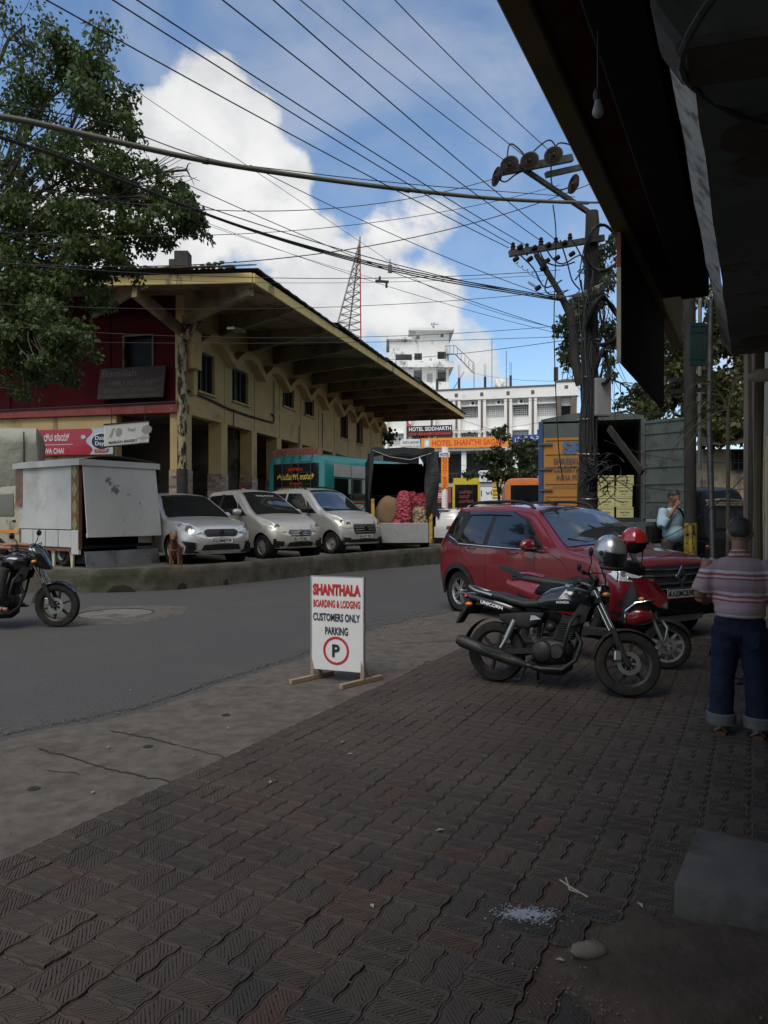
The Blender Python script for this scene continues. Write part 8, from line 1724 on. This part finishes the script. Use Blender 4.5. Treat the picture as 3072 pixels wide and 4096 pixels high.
# low weeds behind the red car
w = thing('weeds', 'low green weeds growing by the foot of the wall', 'weeds', P(706,592,11.2)); leaves('leaf_mass', np.concatenate([clump(P(706+random.uniform(-8,22),586+random.uniform(-10,12),11.2+random.uniform(-.3,.6)), (.16,.14,.12), 90) for _ in range(10)]), .07, 'leaf_fine', w, droop=-.4, wide=.4); k = MB()
for i in range(18): b = w.location+V(random.uniform(-.1,.4),random.uniform(-.2,.4),0); b.z = 0; k.tube([b, b+V(random.gauss(0,.06),0,.35)], .006, 4)
k.build('stems', 'leaf_fine', w)
# dry leaves and twigs on the ground
mat('dry_leaf', (.22,.19,.14), (.34,.31,.26), 20, .8)
DL = ((108,747),(228,728),(343,742),(350,754),(93,792),(194,756),(270,782),(130,690),(372,906),(560,960),(640,905),(440,830))
for i, (px, py) in enumerate(DL):
    c = G(px, py, .042 if px > 250 else .024); a = random.random()*6; m = MB(); s = random.uniform(.015,.028); d = V(math.cos(a), math.sin(a), 0)*s; e = V(-d.y, d.x, 0)*.45
    m.add([c-d, c+e+UP*.006, c+d, c-e+UP*.004], [(0,1,2,3)]); tag(m.build('dry_leaf', 'dry_leaf'), 'small dry leaf on the ground, %s counted from the left' % 'first,second,third,fourth,fifth,sixth,seventh,eighth,ninth,tenth,eleventh,last'.split(',')[sorted(x for x, y in DL).index(px)], 'leaf', 'dry leaves on the ground')
m = MB(); m.tube([G(560,880,.04), G(572,888,.045), G(588,897,.04)], .004, 5); m.tube([G(566,878,.04), G(570,890,.045), G(580,893,.04)], .004, 5); tag(m.build('straw', 'dry_leaf'), 'two pale bent straws lying on the pavers', 'straw')
# leaf piece by scooter
m = MB(); m.tube([G(712,652,.04), P(716,640,7.0), P(722,622,7.0)], [.05,.04,.02], 8); m.v = [tuple(Vector(v)+V(.02,.02,.02)*mnoise.noise(Vector(v)*20)) for v in m.v]; tag(m.build('driftwood', 'bark', smooth=50), 'gnarled piece of wood leaning behind the man in jeans', 'wood')
# ================================================================= OVERHEAD WIRES
ORW = 'topmost,second,third,fourth,fifth,sixth,seventh,eighth,ninth,tenth,eleventh,twelfth,thirteenth,fourteenth,lowest'.split(',')
rank = lambda L, v: ORW[sorted(L).index(v)]
def wire(pts, r, mt='black_plastic', sag=.0, n=24, label=None, group=None, name='overhead_wire', cat='wire'):
    pts = [Vector(p) for p in pts]
    if len(pts) == 2:
        a, b = pts; P2 = [a.lerp(b, i/n)-UP*sag*4*(i/n)*(1-i/n) for i in range(n+1)]
    else: P2 = arc(pts, n)
    m = MB(); m.tube(P2, r, 5); o = m.build(name, mt, smooth=60); return tag(o, label, cat, group)
ORD = ['leftmost', 'second from left', 'third from left', 'fourth from left', 'fifth from left', 'sixth from left', 'seventh from left', 'rightmost']; PW = 'thin power line from the pole, %s of those leaving the top edge'; PG = 'power lines from the pole overhead'
for (x0, y0), x1, zz in (((509.5,164),325,0),((529.5,160),365,0),((553,154),414,0),((509,248),95,0),((514,246),155,0),((527,246),178,0),((541,241),256,0),((556,240),303,0)):
    a = P(x0, y0, YP-.5); Ym = (a.z-.1-H)/(512/F); b = P(x1, 0, Ym); b.z -= .0; e = b+(b-a)*1.6; wire([a, e], .0068, sag=.25, label=PW % ORD[sorted((325,365,414,95,155,178,256,303)).index(x1)], group=PG)
for (px, py, Y_) in ((433,100,9.6),(489,124,10.6),(510,111.5,10.2)):
    c = P(px, py, Y_)
CW = 'thin cable strung across the street, %s counted down where it nears the pole'; CG = 'cables strung across the street'
CAB = (((-20,262,9),(600,180,12.8),.55,.012),((-20,178,9),(500,177,12.5),.5,.010),((0,232,9),(560,185,12.8),.35,.008),((-10,325,12),(600,322,12.9),.25,.008),((-10,262,11),(560,270,13),.2,.010),((-20,303,11),(570,290,12.8),.2,.008),((-20,85,8),(560,330,12.8),.2,.009),((120,80,10),(420,282,16),.0,.007),((420,282,16),(565,330,13),.1,.008),((205,222,12),(565,335,12.9),.12,.007),((180,215,12),(380,280,14),.05,.006),((0,130,9),(562,300,12.8),.25,.012),((250,165,11),(560,300,12.8),.12,.010),((-10,340,13),(600,335,12.9),.1,.008),((80,275,14),(545,275,13),.15,.007))
for a, b, sag, r in CAB:
    wire([P(*a), P(*b)], r*.62, sag=sag, label=CW % rank([c[1][1]+c[0][1]*.001+c[0][0]*1e-5 for c in CAB], b[1]+a[1]*.001+a[0]*1e-5), group=CG)
# three heavy cables twisted together, with a dangling tag
for i in range(3):
    pts = [P(-20,130+i*1.2,8.5), P(60,156+i,9.2), P(130,183+i*.7,10), P(230,222+i*.8,11), P(330,252+i*1.4,12), P(430,275+i*2,12.6), P(562,298+i*1.5,12.8)]
    wire(pts, .011, n=36, label='%s of the three heavy black cables sloping down to the pole' % ('uppermost', 'middle one', 'lowest')[i], group='bundled black cables')
m = MB(); c = P(390,266,12.4); m.tube([c+UP*.12, c], .008, 4); m.box(c-UP*.05, (.07,.03,.14), .4); tag(m.build('dangling_tag', 'steel'), 'small metal clip dangling from the bundled cables', 'clip')
m = MB(); c = P(382,281.5,16); m.box(c, (.3,.04,.05), .2); m.box(c+V(.1,0,-.06), (.05,.03,.16)); m.box(c+V(-.05,0,.06), (.05,.03,.1)); tag(m.build('cable_splice', 'sooty'), 'dark splice box on a thin cable beside the lattice frame', 'splice')
# thick pipe like cable
mat('pipe_grey', (.10,.10,.075), (.17,.165,.13), 3, .6)
pts = [P(-30,112,6.4), P(30,122,6.7), P(100,138,7.2), P(206,161,8.0), P(300,176,8.9), P(400,189,10.0), P(500,199,11.4), P(588,203,12.7)]
m = MB(); m.tube(arc(pts, 40), .029, 10); pc = thing('thick_cable', 'thick grey pipe like cable drooping across the whole street', 'cable', pts[3]); m.build('pipe', 'pipe_grey', pc, smooth=60)
for px, py, Y_ in ((205.5,161,8.0),(407,190,10.1)): m = MB(); a = P(px-3, py-.5, Y_); b = P(px+3, py+.5, Y_); m.tube([a, b], .035, 10); m.build('coupling', 'black_plastic', pc)
wire([P(-30,100,6.6), P(100,122,7.4), P(206,158,8.1), P(300,172,8.9), P(420,185,10.2), P(575,197,12.6)], .006, n=30, label='thin stay wire following the thick grey cable', group=None)
# wires beyond the pole to the right
RW = 'thin wire right of the pole before the trees, %s counted down its left end'; RG = 'wires right of the pole'
RWS = (((594,330,13),(668,440,22)),((594,340,13),(660,452,22)),((595,300,13),(650,430,20)),((594,370,13),(640,430,24)),((598,250,13),(690,345,12)),((600,310,13),(684,420,18)),((615,420,20),(610,330,20)),((612,300,13),(616,440,18)),((596,290,13),(700,440,16)),((590,470,12.5),(750,488,10)),((604,440,17),(752,462,12)),((640,545,11),(750,470,9)),((640,455,18),(560,360,13)))
for a, b in RWS:
    wire([P(*a), P(*b)], .0055, sag=.18, label=RW % rank([c[0][1]+c[0][0]*.001 for c in RWS], a[1]+a[0]*.001), group=RG)
TW = 'faint far wire before the hotel, %s counted down its left end'; TG = 'wires before the hotel'
TWS = (((430,408,50),(600,452,30)),((440,398,50),(590,395,40)),((470,372,60),(600,380,30)),((440,460,48),(545,468,40)),((455,470,48),(560,455,36)),((300,360,40),(600,335,20)),((440,430,50),(590,412,30)))
for a, b in TWS:
    wire([P(*a), P(*b)], .010, sag=.3, label=TW % rank([c[0][1] for c in TWS], a[1]), group=TG)
wire([P(553,205,11), P(556,240,12.4), P(554,330,12.6), P(558,440,12.6), P(563,480,12.7)], .010, label='long drop wire hanging straight down left of the pole')
wire([P(575,203,12.5), P(640,201,8), P(680,194,6.5)], .016, label='end of the thick cable running to the dark slab')
